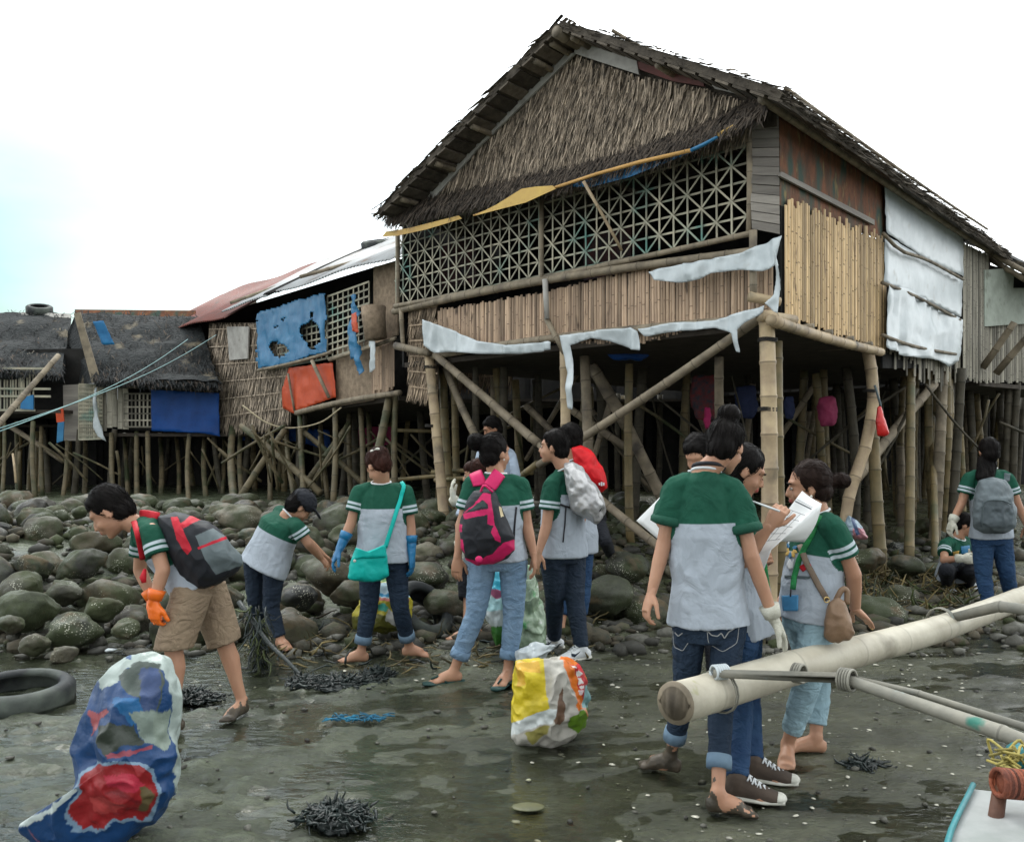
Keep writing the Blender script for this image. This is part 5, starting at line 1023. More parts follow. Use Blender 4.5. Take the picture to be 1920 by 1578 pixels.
    for sd, wr, tp, el in (('L', wL, tL, eL), ('R', wR, tR, eR)):
        n0 = A(*J['n' + sd]) if 'n' + sd in J else nrm(pc - wr) * A(1, 1, 0); kw = dict(curl=J.get('c' + sd, .4), s=J.get('hds', 1.0), fist=bool(J.get('fist' + sd)), thumb=J.get('th' + sd, 1.0)); sgn = J.get('tb' + sd, 1)
        if sd in gl:
            P = hand_prims(wr, tp, n0, sgn, r=1.18, **kw); P.append(cone(wr + (el - wr) * J.get('gl' + sd, .12), wr, .030 * J.get('gw', 1.0), .027, 12)); gv, gf, gn = remesh(P, .0042, 1, .4); gv = gv + gn * (fbm(gv * 60, 2, 3) * .0012)[:, None]; mk("glove", gv, gf, M[gl[sd]], root, True)
            rc = wr + (el - wr) * J.get('gl' + sd, .12); dd = nrm(wr - el); mk("glove_cuff", *tube([rc - dd * .022, rc - dd * .0, rc + dd * .03], [.044, .041, .036], 16), M[gl[sd]], bpy.data.objects[bpy.data.objects[-1].name] if 0 else root, True)
        else: gv, gf, gn = remesh(hand_prims(wr, tp, n0, sgn, **kw), .0040, 1, .4); parts.append((gv, gf))
    allv = np.concatenate([p[0] for p in parts]); allf = []; off = 0; mi = []
    for pv, pf in parts: allf += [tuple(i + off for i in q) for q in pf]; off += len(pv)
    # mud line on the feet
    ms = J.get('mud', 0); fz = np.array([allv[q[0]][2] for q in allf]); mz = allv[:, 2][np.array([q[0] for q in allf])]; thr = base[2] + ms * .45 + .13 * fbm(allv[np.array([q[0] for q in allf])] * 16, 3, 5) if ms else -9
    cen_f = allv[np.array([q[0] for q in allf])]; lipc = hc + (f * .092 - u * .071) * s; lipm = (np.abs((cen_f - lipc) @ u) < .0105) & (np.abs((cen_f - lipc) @ l) < .019) & (np.linalg.norm(cen_f - lipc, axis=1) < .024)
    mi = np.where(mz < thr, 1, 0); mi = np.where(lipm, 2, mi)
    body = mk("body", allv, allf, [M[J.get('skin', 'skin')], M['mudskin'], M['lip']], root, True, mi=mi)
    # ---- face details
    if J.get('face'):
        for sd in (1, -1):
            ec = hc + (l * .030 * sd + f * .0795 - u * .012) * s
            if J['face'] == 'open':
                mk("eye", *ell(ec, .0135 * s, .006 * s, .0065 * s, [l, f, u], 12, 8), M['eyew'], root, True); e2 = bpy.data.objects[-1] if 0 else None; mk("iris", *ell(ec + f * .004 * s, .0058 * s, .004 * s, .006 * s, [l, f, u], 10, 8), M['eye'], root, True)
            MB().add(tube([ec + (l * (-.015 * sd) + f * .004 + u * .001) * s, ec + (f * .0065 + u * (.006 if J['face'] == 'open' else -.003)) * s, ec + (l * .015 * sd + f * .001 + u * .0) * s], [.0014, .002, .0014], 6)).build("eyelash", M['eye'], root, True)
            MB().add(tube([ec + (l * (-.015 * sd) + f * .008 + u * .022) * s, ec + (f * .009 + u * .027) * s, ec + (l * .019 * sd + f * .0 + u * .022) * s], [.003, .0036, .002], 6)).build("eyebrow", M['hair'], root, True)
    # ---- hair
    hk = J.get('hair', 'short'); HM = M[J.get('hairm', 'hair')]; ax = [l, f, u]; H = []; S = s * J.get('hs', 1.0)
    E = lambda pl, pf, pu, a, b, h: H.append(ell(hc + (l * pl + f * pf + u * pu) * S, a * S, b * S, h * S, ax, 18, 12))
    E(0, -.022, .027, .083, .094, .094); E(0, -.050, -.028, .070, .062, .070)
    if hk == 'short': E(0, .018, .062, .070, .058, .046); E(0, -.02, .045, .085, .085, .082)
    if hk == 'fringe': E(0, .035, .048, .062, .055, .05); E(0, -.04, -.04, .072, .06, .07)
    if hk in ('bun', 'lowbun', 'pony'):
        bx = J['bun']; bc = V(bx[0], bx[1], D + bx[2]); br = bx[3]; e = hc + nrm(bc - hc) * .07; H += [ell(bc, br, br * .92, br * .9, None, 16, 10), cone(e, bc, .035, br * .7), ell(bc + A(.3, -.2, .5) * br * .6, br * .55, br * .5, br * .5), ell(bc + A(-.5, -.1, .3) * br * .6, br * .5, br * .5, br * .45)]
    if hk == 'long':
        pts = [V(x, y, D + z) for x, y, z in J['tail']]; n_ = len(pts); w_ = J.get('tw', .07); ws_ = [w_ * (1.0 - .55 * (i / (n_ - 1)) ** 1.5) for i in range(n_)]; H.append(tube(pts, ws_, 16, True, [J.get('tlat', l)] * n_, [x * .5 for x in ws_])); H.append(cone(hc + u * .02, pts[0], .07, .06))
    hv, hf, hn = remesh(H, max(.006, vox * .8), 3, .5); rel = hv - hc; fr = J.get('frz', .004)
    st = fbm(np.stack([rel @ l * 55, rel @ f * 55, rel @ u * 9], 1), 3, seed + 2);
    hv = hv + hn * (st * fr)[:, None]
    if J.get('nst', 260):   # loose strands following the hair towards bun, tail or nape
        from mathutils.kdtree import KDTree
        kd = KDTree(len(hv))
        for i, x in enumerate(hv): kd.insert(x, i)
        kd.balance(); rr = random.Random(seed); tgt = V(J['bun'][0], J['bun'][1], D + J['bun'][2]) if 'bun' in J else None; sm = MB(); sm.add((hv, hf))
        for q in range(J.get('nst', 260)):
            i = rr.randrange(len(hv)); p = hv[i]; n_ = hn[i]; pts = [p + n_ * .001]; lift = rr.uniform(.001, .006); jd = A(rr.gauss(0, .25), rr.gauss(0, .25), rr.gauss(0, .2))
            for st_ in range(4):
                dr = (tgt - p) if tgt is not None and np.linalg.norm(p - tgt) > .05 else (-u * .8 - f * .4); dr = nrm(dr) + jd; dr = nrm(dr - n_ * dr.dot(n_)); p = p + dr * rr.uniform(.012, .024); co, i2, _ = kd.find(p); n_ = hn[i2]; p = np.array(co); pts.append(p + n_ * lift)
            sm.add(tube(pts, [.0006, .0013, .0014, .0012, .0004], 4, False))
        hv, hf = np.concatenate(sm.v), sm.f
    ho = mk("hair", hv, hf, HM, root, True)
    # ---- shirt
    sw_ = J.get('slv', .62); SP = []; k = J.get('loose', 1.0); hem = pc - (shc - pc) * J.get('hem', .12)
    sp2 = [hem, pc + (shc - pc) * .12] + spine[2:6] + [shc + (nk - shc) * .95]; la2 = [hl, hl] + lat[2:6] + [sl]
    W2 = [W[1] * 1.10 * k + .012, W[1] * 1.06 * k + .010, W[2] * 1.15 * k + .018, W[3] * 1.08 * k + .014, W[4] + .012, .092 * R + .01, .060 * R]; D2 = [Dp[1] * 1.14 * k + .016, Dp[1] * 1.1 * k + .014, Dp[2] * 1.2 * k + .02, Dp[3] * 1.1 * k + .014, Dp[4] + .016, .062 * R + .008, .056 * R]
    if 'belly' in J: D2[2] += J['belly']
    SP.append(tube(sp2, W2, 22, True, la2, D2)); cuf = {}
    for sd, sh, el in (('L', sL, eL), ('R', sR, eR)):
        ce = sh + (el - sh) * sw_; d = nrm(el - sh); cuf[sd] = ce; SP.append(cone(nk * .4 + sh * .6 - A(0, 0, .01), sh - A(0, 0, .006), .052 * R, .054 * R)); SP.append(tube([sh - d * .035, sh - d * .012, sh + d * .015, sh + (ce - sh) * .5, ce], [.026, .046 * R, .056 * R, .060 * R * J.get('sk', 1), .063 * R * J.get('sk', 1)], 16))
    sv, sf, sn = remesh(SP, vox * .9, 3, .5)
    tax = pc - shc; tl = np.linalg.norm(tax); tax /= tl; dn = (sv - nk) @ tax; side = np.abs((sv - shc) @ sl)
    yk = dn - J.get('yoke', .20); best = np.full(len(sv), 9.0); slv = np.full(len(sv), .5); armv = np.zeros(len(sv)); td = np.minimum(*[seg_t(sv, pc, shc)[1]] * 2) - (W[3] * .92)
    for sh, el in ((sL, eL), (sR, eR)):
        t_, dd = seg_t(sv, sh, sh + (el - sh) * sw_); dA = dd - .05 * R; isA = (dA < td - .004) & (t_ > -.05); armv = np.where(isA, 1.0, armv); le = np.linalg.norm(el - sh) * sw_; slv = np.where(isA, (1 - t_) * le, slv)
    sv = wrinkle(sv, sn, J.get('wr', .0045), 6.5, seed, (1.35, 1.35, .75)); att = np.where(J.get('plain', 0), 1.0, yk)
    so_ = mk("shirt", sv, sf, M[J.get('shirt', 'shirt')], root, True, attrs={"down": yk if not J.get('plain') else yk * 0 + 1, "arm": armv, "sleeve": slv + (0 if not J.get('nostripe') else 1)})
    if J.get('roll'):
        for sh, el in ((sL, eL), (sR, eR)):
            ce = sh + (el - sh) * sw_; d = nrm(el - sh); mk("rolled_sleeve", *tube([ce - d * .030, ce - d * .016, ce + d * .004, ce + d * .012], [.064 * R * J.get('sk', 1), .072 * R * J.get('sk', 1), .071 * R * J.get('sk', 1), .060 * R], 18), M['green_c'], so_, True)
    if not J.get('nocollar'):
        d = nrm(hc - nk); cx_, cy_ = sl, nrm(np.cross(d, sl)); cp = []
        for a in np.linspace(0, 2 * math.pi, 25): cp.append(nk + d * .008 + cx_ * math.cos(a) * .066 * R + cy_ * math.sin(a) * .060 * R - A(0, 0, .004))
        mk("collar", *tube(cp, [.0065] * 25, 8, False), M['white'], so_, True)
    # ---- trousers
    TP = []; tk = J.get('tk', 1.0); end = J.get('tend', .92); shorts = J.get('shorts'); cen = []
    TP.append(tube([pc + (shc - pc) * .16, pc + (shc - pc) * .06, pc, pc - (shc - pc) * .10], [W[1] * .96, W[1] * 1.0, W[1] * 1.03, W[1] * .9], 20, True, [hl] * 4, [Dp[1] * .95, Dp[1] * 1.03, Dp[1] * 1.12, Dp[1] * 1.0])); TP += [ell(hL, .083 * lr, .092 * lr, .09 * lr), ell(hR, .083 * lr, .092 * lr, .09 * lr)]
    ends = []
    for hh, kn, an, sd in ((hL, kL, aL, 'L'), (hR, kR, aR, 'R')):
        if shorts:
            e = kn + (hh - kn) * (1 - shorts) if shorts <= 1 else kn + (an - kn) * (shorts - 1); TP.append(tube([hh, hh + (kn - hh) * .5, kn if shorts > 1 else hh + (kn - hh) * .8, e], [.092 * lr * tk, .090 * lr * tk, .086 * lr * tk, .088 * lr * tk], 16)); ends.append((e, nrm(an - kn)))
        else:
            cf = kn + (an - kn) * .3; e = kn + (an - kn) * J.get('te' + sd, end); TP += [cone(hh, kn, .086 * lr * tk, .062 * lr * tk)]; TP.append(tube([kn, cf, kn + (an - kn) * .65, e], [.059 * lr * tk, .059 * lr * tk, .051 * lr * tk, .047 * lr * tk], 14)); ends.append((e, nrm(an - kn)))
    tv, tf, tn = remesh(TP, vox * .95, 3, .5); tv = wrinkle(tv, tn, J.get('twr', .0022), 12, seed + 50, (.7, .7, 1.6)); to = mk("trousers" if not shorts else "shorts", tv, tf, M[J.get('pants', 'denim')], root, True)
    if J.get('cuffs'):
        for e, d in ends: cv, cf_ = tube([e - d * .045, e - d * .02, e + d * .01], [.056 * lr * tk, .059 * lr * tk, .058 * lr * tk], 18); mk("turned_cuff", cv, cf_, M[J['cuffs']], to, True)
    # ---- shoes
    if J.get('shoes'):
        for sd in 'LR':
            h, t, an = feet[sd]; d = nrm(t - h); up = A(0, 0, 1); lt = np.cross(d, up); ln = .215 * s
            o = mk("shoe", *remesh([tube([h - d * .02 + up * .03, h + d * .02 + up * .045, h + d * .08 + up * .048, h + d * .13 + up * .036, h + d * ln * .86 + up * .028, h + d * (ln + .015) + up * .022], [.028, .038, .042, .045, .048, .030], 16, True, [lt] * 6, [.032, .045, .050, .040, .028, .018]), cone(an, h + d * .04 + up * .05, .046, .044)], .006, 2)[:2], M[J['shoes']], root, True)
            mk("sole", *tube([h - d * .03 + up * .014, h - d * .01 + up * .014, h + d * .08 + up * .014, h + d * ln * .75 + up * .014, h + d * (ln + .022) + up * .016], [.026, .042, .046, .053, .030], 18, True, [lt] * 5, [.014] * 5), M['sole_w'], o, True)
            mk("toe_cap", *ell(h + d * (ln - .004) + up * .026, .040, .034, .022, [lt, d, up]), M['sole_w'], o, True)
            lm_ = MB()
            for q in range(5): c = h + d * (.095 + .019 * q) + up * (.098 - .0115 * q); lm_.add(tube([c - lt * .026 - up * .008 - d * .008, c + up * .008, c + lt * .026 - up * .008 + d * .008], [.004] * 3, 6)); lm_.add(tube([c + lt * .026 - up * .008 - d * .008, c + up * .007, c - lt * .026 - up * .008 + d * .008], [.004] * 3, 6))
            lm_.build("laces", M['white'], o, True)
    if J.get('sandals'):
        for sd in 'LR':
            h, t, an = feet[sd]; d = nrm(t - h); up = A(0, 0, 1); lt = np.cross(d, up); mk("flip_flop", *tube([h - d * .02 + up * .004, h + up * .004, h + d * .1 + up * .004, h + d * .2 + up * .004, h + d * .245 + up * .004], [.022, .036, .038, .048, .026], 18, True, [lt] * 5, [.009] * 5), M['sandal'], root, True)
            MB().add(tube([h + d * .1 - lt * .04 + up * .01, h + d * .15 + up * .045, h + d * .195 + up * .03], [.006] * 3, 6)).add(tube([h + d * .1 + lt * .04 + up * .01, h + d * .15 + up * .045, h + d * .195 + up * .03], [.006] * 3, 6)).build("strap", M['sandal'], root, True)
    root["_"] = 1; del root["_"]
    return dict(root=root, shirt=so_, trousers=to, body=body, hair=ho, sv=sv, sf=sf, tv=tv, tf=tf, hc=hc, l=l, f=f, u=u, nk=nk, sL=sL, sR=sR, eL=eL, eR=eR, wL=wL, wR=wR, pc=pc, shc=shc, D=D)
def drape(pv, pf, pts, off=.003, D0=0.5):
    """lay photo-outlined points on a garment: ray from the eye to the cloth, lifted by off"""
    bv = BVHTree.FromPolygons([Vector(x) for x in pv], pf); o = Vector((0, 0, CH)); r = []
    for x, y in pts:
        d = Vector(V(x, y, 1.0)) - o; d.normalize(); h = bv.ray_cast(o, d); r.append(None if h[0] is None else np.array(h[0] + h[1] * off * (1 if h[1].dot(d) < 0 else -1)))
    return r
def patch(pv, pf, poly, name, m, parent, off=.004, n=5):
    """thin printed or sewn patch following the cloth"""
    xs = [p[0] for p in poly]; ys = [p[1] for p in poly]; st = max(max(xs) - min(xs), max(ys) - min(ys)) / n; B = resample(poly, 36); c = B.mean(0); pts = [tuple(c)]
    R_ = 4
    for k in range(1, R_ + 1): pts += [tuple(c + (b - c) * k / R_) for b in B]
    W = drape(pv, pf, pts, off); good = [w_ for w_ in W if w_ is not None]
    if not good: return None
    W = [w_ if w_ is not None else good[0] for w_ in W]; f = []; n_ = len(B)
    for i in range(n_): f.append((0, 1 + i, 1 + (i + 1) % n_))
    for k in range(R_ - 1):
        for i in range(n_): a = 1 + k * n_ + i; b = 1 + k * n_ + (i + 1) % n_; f.append((a, a + n_, b + n_, b))
    f = [q for q in f if max(np.linalg.norm(W[q[i]] - W[q[(i + 1) % len(q)]]) for i in range(len(q))) < .08]
    o = mk(name, np.array(W), f, m, parent, True); s = o.modifiers.new("thickness", 'SOLIDIFY'); s.thickness = .0015; s.offset = 0; return o
def strap(pv, pf, pts, wd, name, m, parent, off=.008, flat=.003):
    """band following a garment along photo points"""
    c = []
    for i in range(len(pts) - 1):
        a, b = A(*pts[i]), A(*pts[i + 1]); c += [tuple(a + (b - a) * t) for t in np.linspace(0, 1, 7)[:-1]]
    c.append(pts[-1]); W = [w_ for w_ in drape(pv, pf, c, off) if w_ is not None]
    if len(W) < 3: return None
    W = [W[0]] + [(W[i - 1] + W[i] * 2 + W[i + 1]) / 4 for i in range(1, len(W) - 1)] + [W[-1]]
    lat = []
    for i in range(len(W)): d = W[min(i + 1, len(W) - 1)] - W[max(i - 1, 0)]; v = nrm(W[i] - A(0, 0, CH)); lat.append(nrm(np.cross(d, v)))
    return mk(name, *tube(W, [wd / 2] * len(W), 8, True, lat, [flat] * len(W)), m, parent, True)
P = {}
P['boy'] = person(dict(D=4.6, vox=.0075, head=(204, 957, -.02), fwd=(-.80, -.15, -.62), up=(-.55, 0, .8), neck=(256, 984, 0), sL=(284, 994, -.17), sR=(268, 992, .17), eL=(306, 1068, -.22), wL=(288, 1128, -.24), tL=(290, 1180, -.24), eR=(262, 1068, .22), wR=(285, 1120, .18), tR=(292, 1160, .18),
    hL=(362, 1105, -.10), hR=(388, 1100, .10), kL=(325, 1212, -.16), kR=(420, 1202, .08), fL=(345, 1370, 330, 1374), fR=(463, 1336, 470, 1341), fdL=(-.9, -.4), fdR=(-.3, -.9), hair='short', hs=1.12, loose=1.05, hem=.02, shorts=1.02, pants='khaki', tk=1.12, mud=.17, gloves={'L': 'glove_o', 'R': 'glove_o'}, glL=.25, cL=.9, gw=1.3, seed=1, face=None, skin='skin', bend=(0, 0, .03)),
    "boy in khaki shorts and orange gloves bending forward over the mud")
P['rocks'] = person(dict(D=6.3, vox=.009, head=(566, 947, .05), fwd=(.55, .35, -.75), up=(.45, .1, .85), neck=(540, 966, .03), sL=(524, 958, .20), sR=(556, 986, -.12), eL=(572, 1010, .30), wL=(606, 1040, .38), tL=(618, 1052, .4), eR=(578, 1018, -.10), wR=(602, 1046, .05), tR=(614, 1058, .1),
    hL=(478, 1056, .05), hR=(515, 1060, -.05), kL=(478, 1122, .08), kR=(508, 1140, -.02), fL=(482, 1188, 500, 1192), fR=(520, 1212, 530, 1216), zL=.03, hair='fringe', loose=1.15, hem=.10, pants='navy_c', seed=2, bend=(0, 0, .05), tend=.99, tk=1.0, face=None, yoke=.16, hds=.9),
    "person in a black cap bending down to pick litter off the boulders")
P['teal'] = person(dict(D=5.85, vox=.008, head=(708, 873, -.02), fwd=(-.55, .6, -.75), up=(-.35, .45, .85), neck=(715, 905, 0), sL=(675, 920, 0), sR=(760, 920, 0), eL=(658, 982, -.03), wL=(636, 1030, -.08), tL=(620, 1062, -.1), eR=(770, 990, 0), wR=(772, 1040, -.03), tR=(773, 1078, -.03),
    hL=(695, 1052, 0), hR=(742, 1052, 0), kL=(692, 1138, -.02), kR=(750, 1138, .0), fL=(690, 1240, 655, 1238), fR=(755, 1230, 782, 1228), fdL=(-.95, -.25), fdR=(.95, -.15), zL=.0, hair='bun', bun=(716, 848, .0, .046), hairm='hair_b', loose=1.06, hem=.0, pants='denim', gloves={'L': 'glove_b', 'R': 'glove_b'}, glL=.55, glR=.6, gw=1.25, cuffs='cuff_l', tend=.80, seed=3, yoke=.17, cL=.5),
    "woman with reddish bun and long blue gloves carrying a turquoise shoulder bag")
P['pink'] = person(dict(D=5.35, vox=.008, head=(930, 846, 0), fwd=(.72, .62, .0), neck=(930, 888, 0), sL=(884, 906, -.02), sR=(976, 908, .0), eL=(866, 985, -.02), wL=(858, 1045, -.05), tL=(856, 1075, -.05), eR=(988, 985, 0), wR=(1001, 1040, -.03), tR=(1003, 1068, -.03),
    hL=(905, 1052, 0), hR=(962, 1052, 0), kL=(892, 1150, -.02), kR=(963, 1152, 0), fL=(865, 1278, 830, 1276), fR=(958, 1276, 945, 1282), fdL=(-.95, -.3), fdR=(-.4, -.9), hair='bun', bun=(893, 828, -.02, .058), loose=1.02, hem=-.02, pants='denim_l', tk=1.04, lr=1.04, cuffs='denim_l', tend=.76, sandals=1, seed=4, yoke=.19, skin='skin', nL=(.3, 1, 0)),
    "woman in light blue jeans wearing a pink and black backpack, hair in a bun")
P['silver'] = person(dict(D=6.0, vox=.0085, head=(1038, 836, 0), fwd=(-.95, .25, .06), neck=(1060, 880, 0), sL=(1034, 908, -.14), sR=(1076, 896, .17), eL=(1025, 985, -.16), wL=(1010, 1035, -.2), tL=(1003, 1062, -.2), eR=(1090, 970, .25), wR=(1075, 1020, .3), tR=(1070, 1045, .3),
    hL=(1036, 1040, -.05), hR=(1074, 1040, .06), kL=(1040, 1118, -.0), kR=(1078, 1122, -.02), fL=(1050, 1217, 1015, 1219), fR=(1100, 1236, 1068, 1242), fdL=(-.95, -.3), fdR=(-.85, -.5), hair='short', loose=1.05, hem=.02, pants='navy_c', tk=1.06, tend=.98, shoes='white', seed=5, yoke=.17, face='open', r=1.05),
    "man in dark jeans and white trainers with a silver drawstring bag on his back")
P['redpack'] = person(dict(D=6.7, vox=.010, head=(1066, 822, 0), fwd=(-.85, .4, 0), neck=(1080, 862, 0), sL=(1066, 885, -.1), sR=(1100, 880, .15), eL=(1068, 950, -.1), wL=(1060, 1000, -.1), tL=(1055, 1025, -.1), eR=(1108, 950, .15), wR=(1100, 1000, .1), tR=(1096, 1025, .1),
    hL=(1070, 1020, 0), hR=(1094, 1020, .05), kL=(1062, 1100, 0), kR=(1094, 1100, 0), fL=(1060, 1192, 1045, 1195), fR=(1092, 1190, 1080, 1196), hair='short', loose=1.0, pants='denim_b', tend=.72, seed=6, yoke=.18, fdR=(-.3, -.9)),
    "young man half hidden behind the silver bag, red backpack and blue jeans")
P['mask'] = person(dict(D=6.6, vox=.010, head=(892, 888, 0), fwd=(-.98, .1, -.05), neck=(900, 925, 0), sL=(876, 945, -.1), sR=(915, 940, .12), eL=(862, 985, -.15), wL=(862, 1025, -.2), tL=(860, 1058, -.2), eR=(870, 960, .1), wR=(850, 935, .0), tR=(846, 908, .0),
    hL=(880, 1045, -.05), hR=(905, 1042, .08), kL=(880, 1120, 0), kR=(900, 1118, .05), fL=(885, 1200, 870, 1203), fR=(905, 1196, 890, 1200), hair='fringe', hairm='hair_b', loose=1.0, pants='black_c', shorts=1.05, tk=1.0, gloves={'L': 'glove_w', 'R': 'glove_w'}, seed=7, yoke=-.1, shirt='shirt_plain', nostripe=1, plain=1, face='open', fdL=(-1, -.2), fdR=(-1, -.2)),
    "brown haired girl in black shorts and dirty white gloves beside the tall bamboo")
P['far'] = person(dict(D=8.9, vox=.012, head=(922, 802, 0), fwd=(-.8, -.3, -.35), neck=(928, 832, 0), sL=(902, 850, -.03), sR=(958, 850, 0), eL=(898, 900, 0), wL=(896, 940, 0), tL=(896, 958, 0), eR=(966, 900, 0), wR=(962, 940, -.1), tR=(960, 958, -.1),
    hL=(916, 945, 0), hR=(944, 945, 0), kL=(914, 1005, 0), kR=(946, 1005, 0), fL=(914, 1068, 908, 1074), fR=(946, 1066, 944, 1072), zL=.18, zR=.18, hair='short', pants='black_c', seed=8, plain=1, shirt='shirt_plain', nostripe=1, skin='skin_d', nocollar=1, tend=.97, yoke=-.1, slv=.9, face='closed'),
    "person in a plain pale blue top standing on the bank behind the pink backpack")
P['climb'] = person(dict(D=7.9, vox=.011, head=(1086, 866, .0), fwd=(-.7, .6, -.3), neck=(1092, 892, 0), sL=(1078, 905, -.1), sR=(1106, 905, .1), eL=(1080, 950, -.1), wL=(1085, 985, -.1), tL=(1085, 1005, -.1), eR=(1112, 950, .1), wR=(1108, 985, .1), tR=(1106, 1005, .1),
    hL=(1092, 975, -.06), hR=(1116, 972, .04), kL=(1100, 1000, -.25), kR=(1134, 1012, -.2), fL=(1110, 1052, 1100, 1054), fR=(1142, 1065, 1160, 1052), zL=.28, zR=.22, hair='short', pants='black_c', seed=9, tend=.7, skin='skin_d', shirt='shirt_black', plain=1, nostripe=1, nocollar=1, yoke=-.1, fdL=(-.8, -.4), fdR=(.9, .3)),
    "barefoot person in black clothes climbing over the boulders behind the red backpack")
P['bun'] = person(dict(D=3.72, vox=.0058, head=(1362, 834, .02), fwd=(.55, .75, -.38), up=(.2, .3, .93), neck=(1322, 884, .0), sL=(1266, 912, .02), sR=(1376, 918, -.03), eL=(1245, 1018, .02), wL=(1222, 1110, -.02), tL=(1205, 1165, -.05), eR=(1408, 1040, -.08), wR=(1450, 1158, -.06), tR=(1480, 1218, -.02),
    r=.93, hL=(1292, 1175, .02), hR=(1368, 1172, -.02), kL=(1286, 1290, .05), kR=(1352, 1312, -.08), fL=(1276, 1450, 1245, 1438), fR=(1325, 1522, 1385, 1534), fdL=(-.85, .35), fdR=(.96, -.22), hair='bun', bun=(1368, 776, .02, .050), hs=.96, loose=1.04, hem=-.02, roll=1, pants='denim', tk=.98, lr=.98, cuffs='cuff_l', teL=.74, teR=.72, mud=.15, seed=10, yoke=.215, gloves={'R': 'glove_w'}, glR=.12, cR=.25, cL=.75, nostripe=1, slv=.64, sk=1.18, wr=.006, nR=(-.3, .2, -1), tbR=-1, tbL=1, nL=(.8, .2, 0)),
    "tall girl with a high bun seen from behind, one white glove on the pole")
P['writer'] = person(dict(D=3.98, vox=.0065, head=(1398, 880, .02), fwd=(.93, -.12, -.42), up=(.40, 0, .9), neck=(1378, 934, .02), sL=(1374, 958, .17), sR=(1368, 962, -.13), eL=(1400, 1040, .22), wL=(1428, 1050, .10), tL=(1448, 1040, .0), eR=(1396, 1050, -.16), wR=(1442, 986, -.22), tR=(1468, 948, -.24),
    hL=(1398, 1160, .12), hR=(1392, 1160, -.06), kL=(1400, 1290, .06), kR=(1388, 1300, -.14), fL=(1392, 1462, 1450, 1470), fR=(1362, 1496, 1434, 1502), fdL=(.94, -.3), fdR=(.93, -.32), hair='long', tail=[(1376, 900, .02), (1374, 950, .02), (1392, 985, -.02), (1398, 1020, -.02)], tw=.058, hs=1.0, loose=1.05, pants='denim_b', tend=.97, shoes='brown_canvas', seed=11, yoke=.2, face='closed', cR=1.0, fistR=1, cL=.9, nR=(.3, .9, -.3), tbR=-1, slv=.5),
    "long haired girl in blue jeans and brown sneakers writing on a sheet of paper")
P['lean'] = person(dict(D=4.08, vox=.0062, head=(1514, 908, 0), fwd=(-.97, .18, -.10), neck=(1532, 962, 0), sL=(1560, 985, -.14), sR=(1512, 980, .16), eL=(1600, 1075, -.12), wL=(1604, 1142, -.04), tL=(1650, 1184, .05), eR=(1488, 1060, .2), wR=(1478, 1110, .22), tR=(1470, 1140, .2),
    hL=(1535, 1165, -.08), hR=(1500, 1162, .09), kL=(1512, 1285, -.14), kR=(1534, 1282, .12), fL=(1478, 1420, 1462, 1440), fR=(1548, 1412, 1510, 1408), fdL=(-.35, -.9), fdR=(-.97, .1), hair='pony', bun=(1578, 900, .02, .042), hairm='hair_d', loose=1.02, hem=-.02, pants='denim_p', tk=1.02, lr=1.0, tend=.78, seed=12, yoke=.19, face='open', cL=.15, nL=(0, .25, -1), tbL=1, skin='skin', belly=.012),
    "girl in pale capri trousers with a tan bag leaning one hand on the pole")
P['board'] = person(dict(D=5.2, vox=.010, head=(1308, 850, 0), fwd=(-.5, -.6, -.5), neck=(1312, 884, 0), sL=(1282, 908, .0), sR=(1344, 908, .0), eL=(1276, 980, -.1), wL=(1250, 990, -.25), tL=(1235, 985, -.25), eR=(1350, 980, 0), wR=(1340, 1040, 0), tR=(1338, 1070, 0),
    hL=(1298, 1060, 0), hR=(1334, 1060, 0), kL=(1296, 1160, 0), kR=(1336, 1160, 0), fL=(1296, 1290, 1290, 1296), fR=(1338, 1290, 1340, 1296), hair='short', pants='black_c', seed=13, face=None, tend=.97),
    "short haired person hidden behind the tall girl, holding a white board")
P['grey'] = person(dict(D=7.4, vox=.010, head=(1853, 845, 0), fwd=(.1, 1, -.1), neck=(1854, 878, 0), sL=(1818, 895, 0), sR=(1890, 895, 0), eL=(1803, 944, 0), wL=(1786, 976, -.05), tL=(1776, 1008, -.05), eR=(1908, 945, 0), wR=(1925, 985, 0), tR=(1932, 1015, 0),
    hL=(1842, 1008, 0), hR=(1876, 1008, 0), kL=(1844, 1078, 0), kR=(1888, 1074, .0), fL=(1846, 1154, 1852, 1156), fR=(1900, 1150, 1904, 1152), fdL=(.3, -.9), fdR=(.3, .9), hair='long', tail=[(1852, 862, -.02), (1846, 895, -.10), (1862, 925, -.12), (1872, 948, -.13)], tw=.085, loose=1.0, hem=.0, pants='denim_b', tk=1.1, tend=.95, gloves={'L': 'glove_w'}, seed=14, yoke=.14, tlat=A(1, 0, 0), cL=.6),
    "long haired girl in blue jeans seen from behind with a grey backpack")
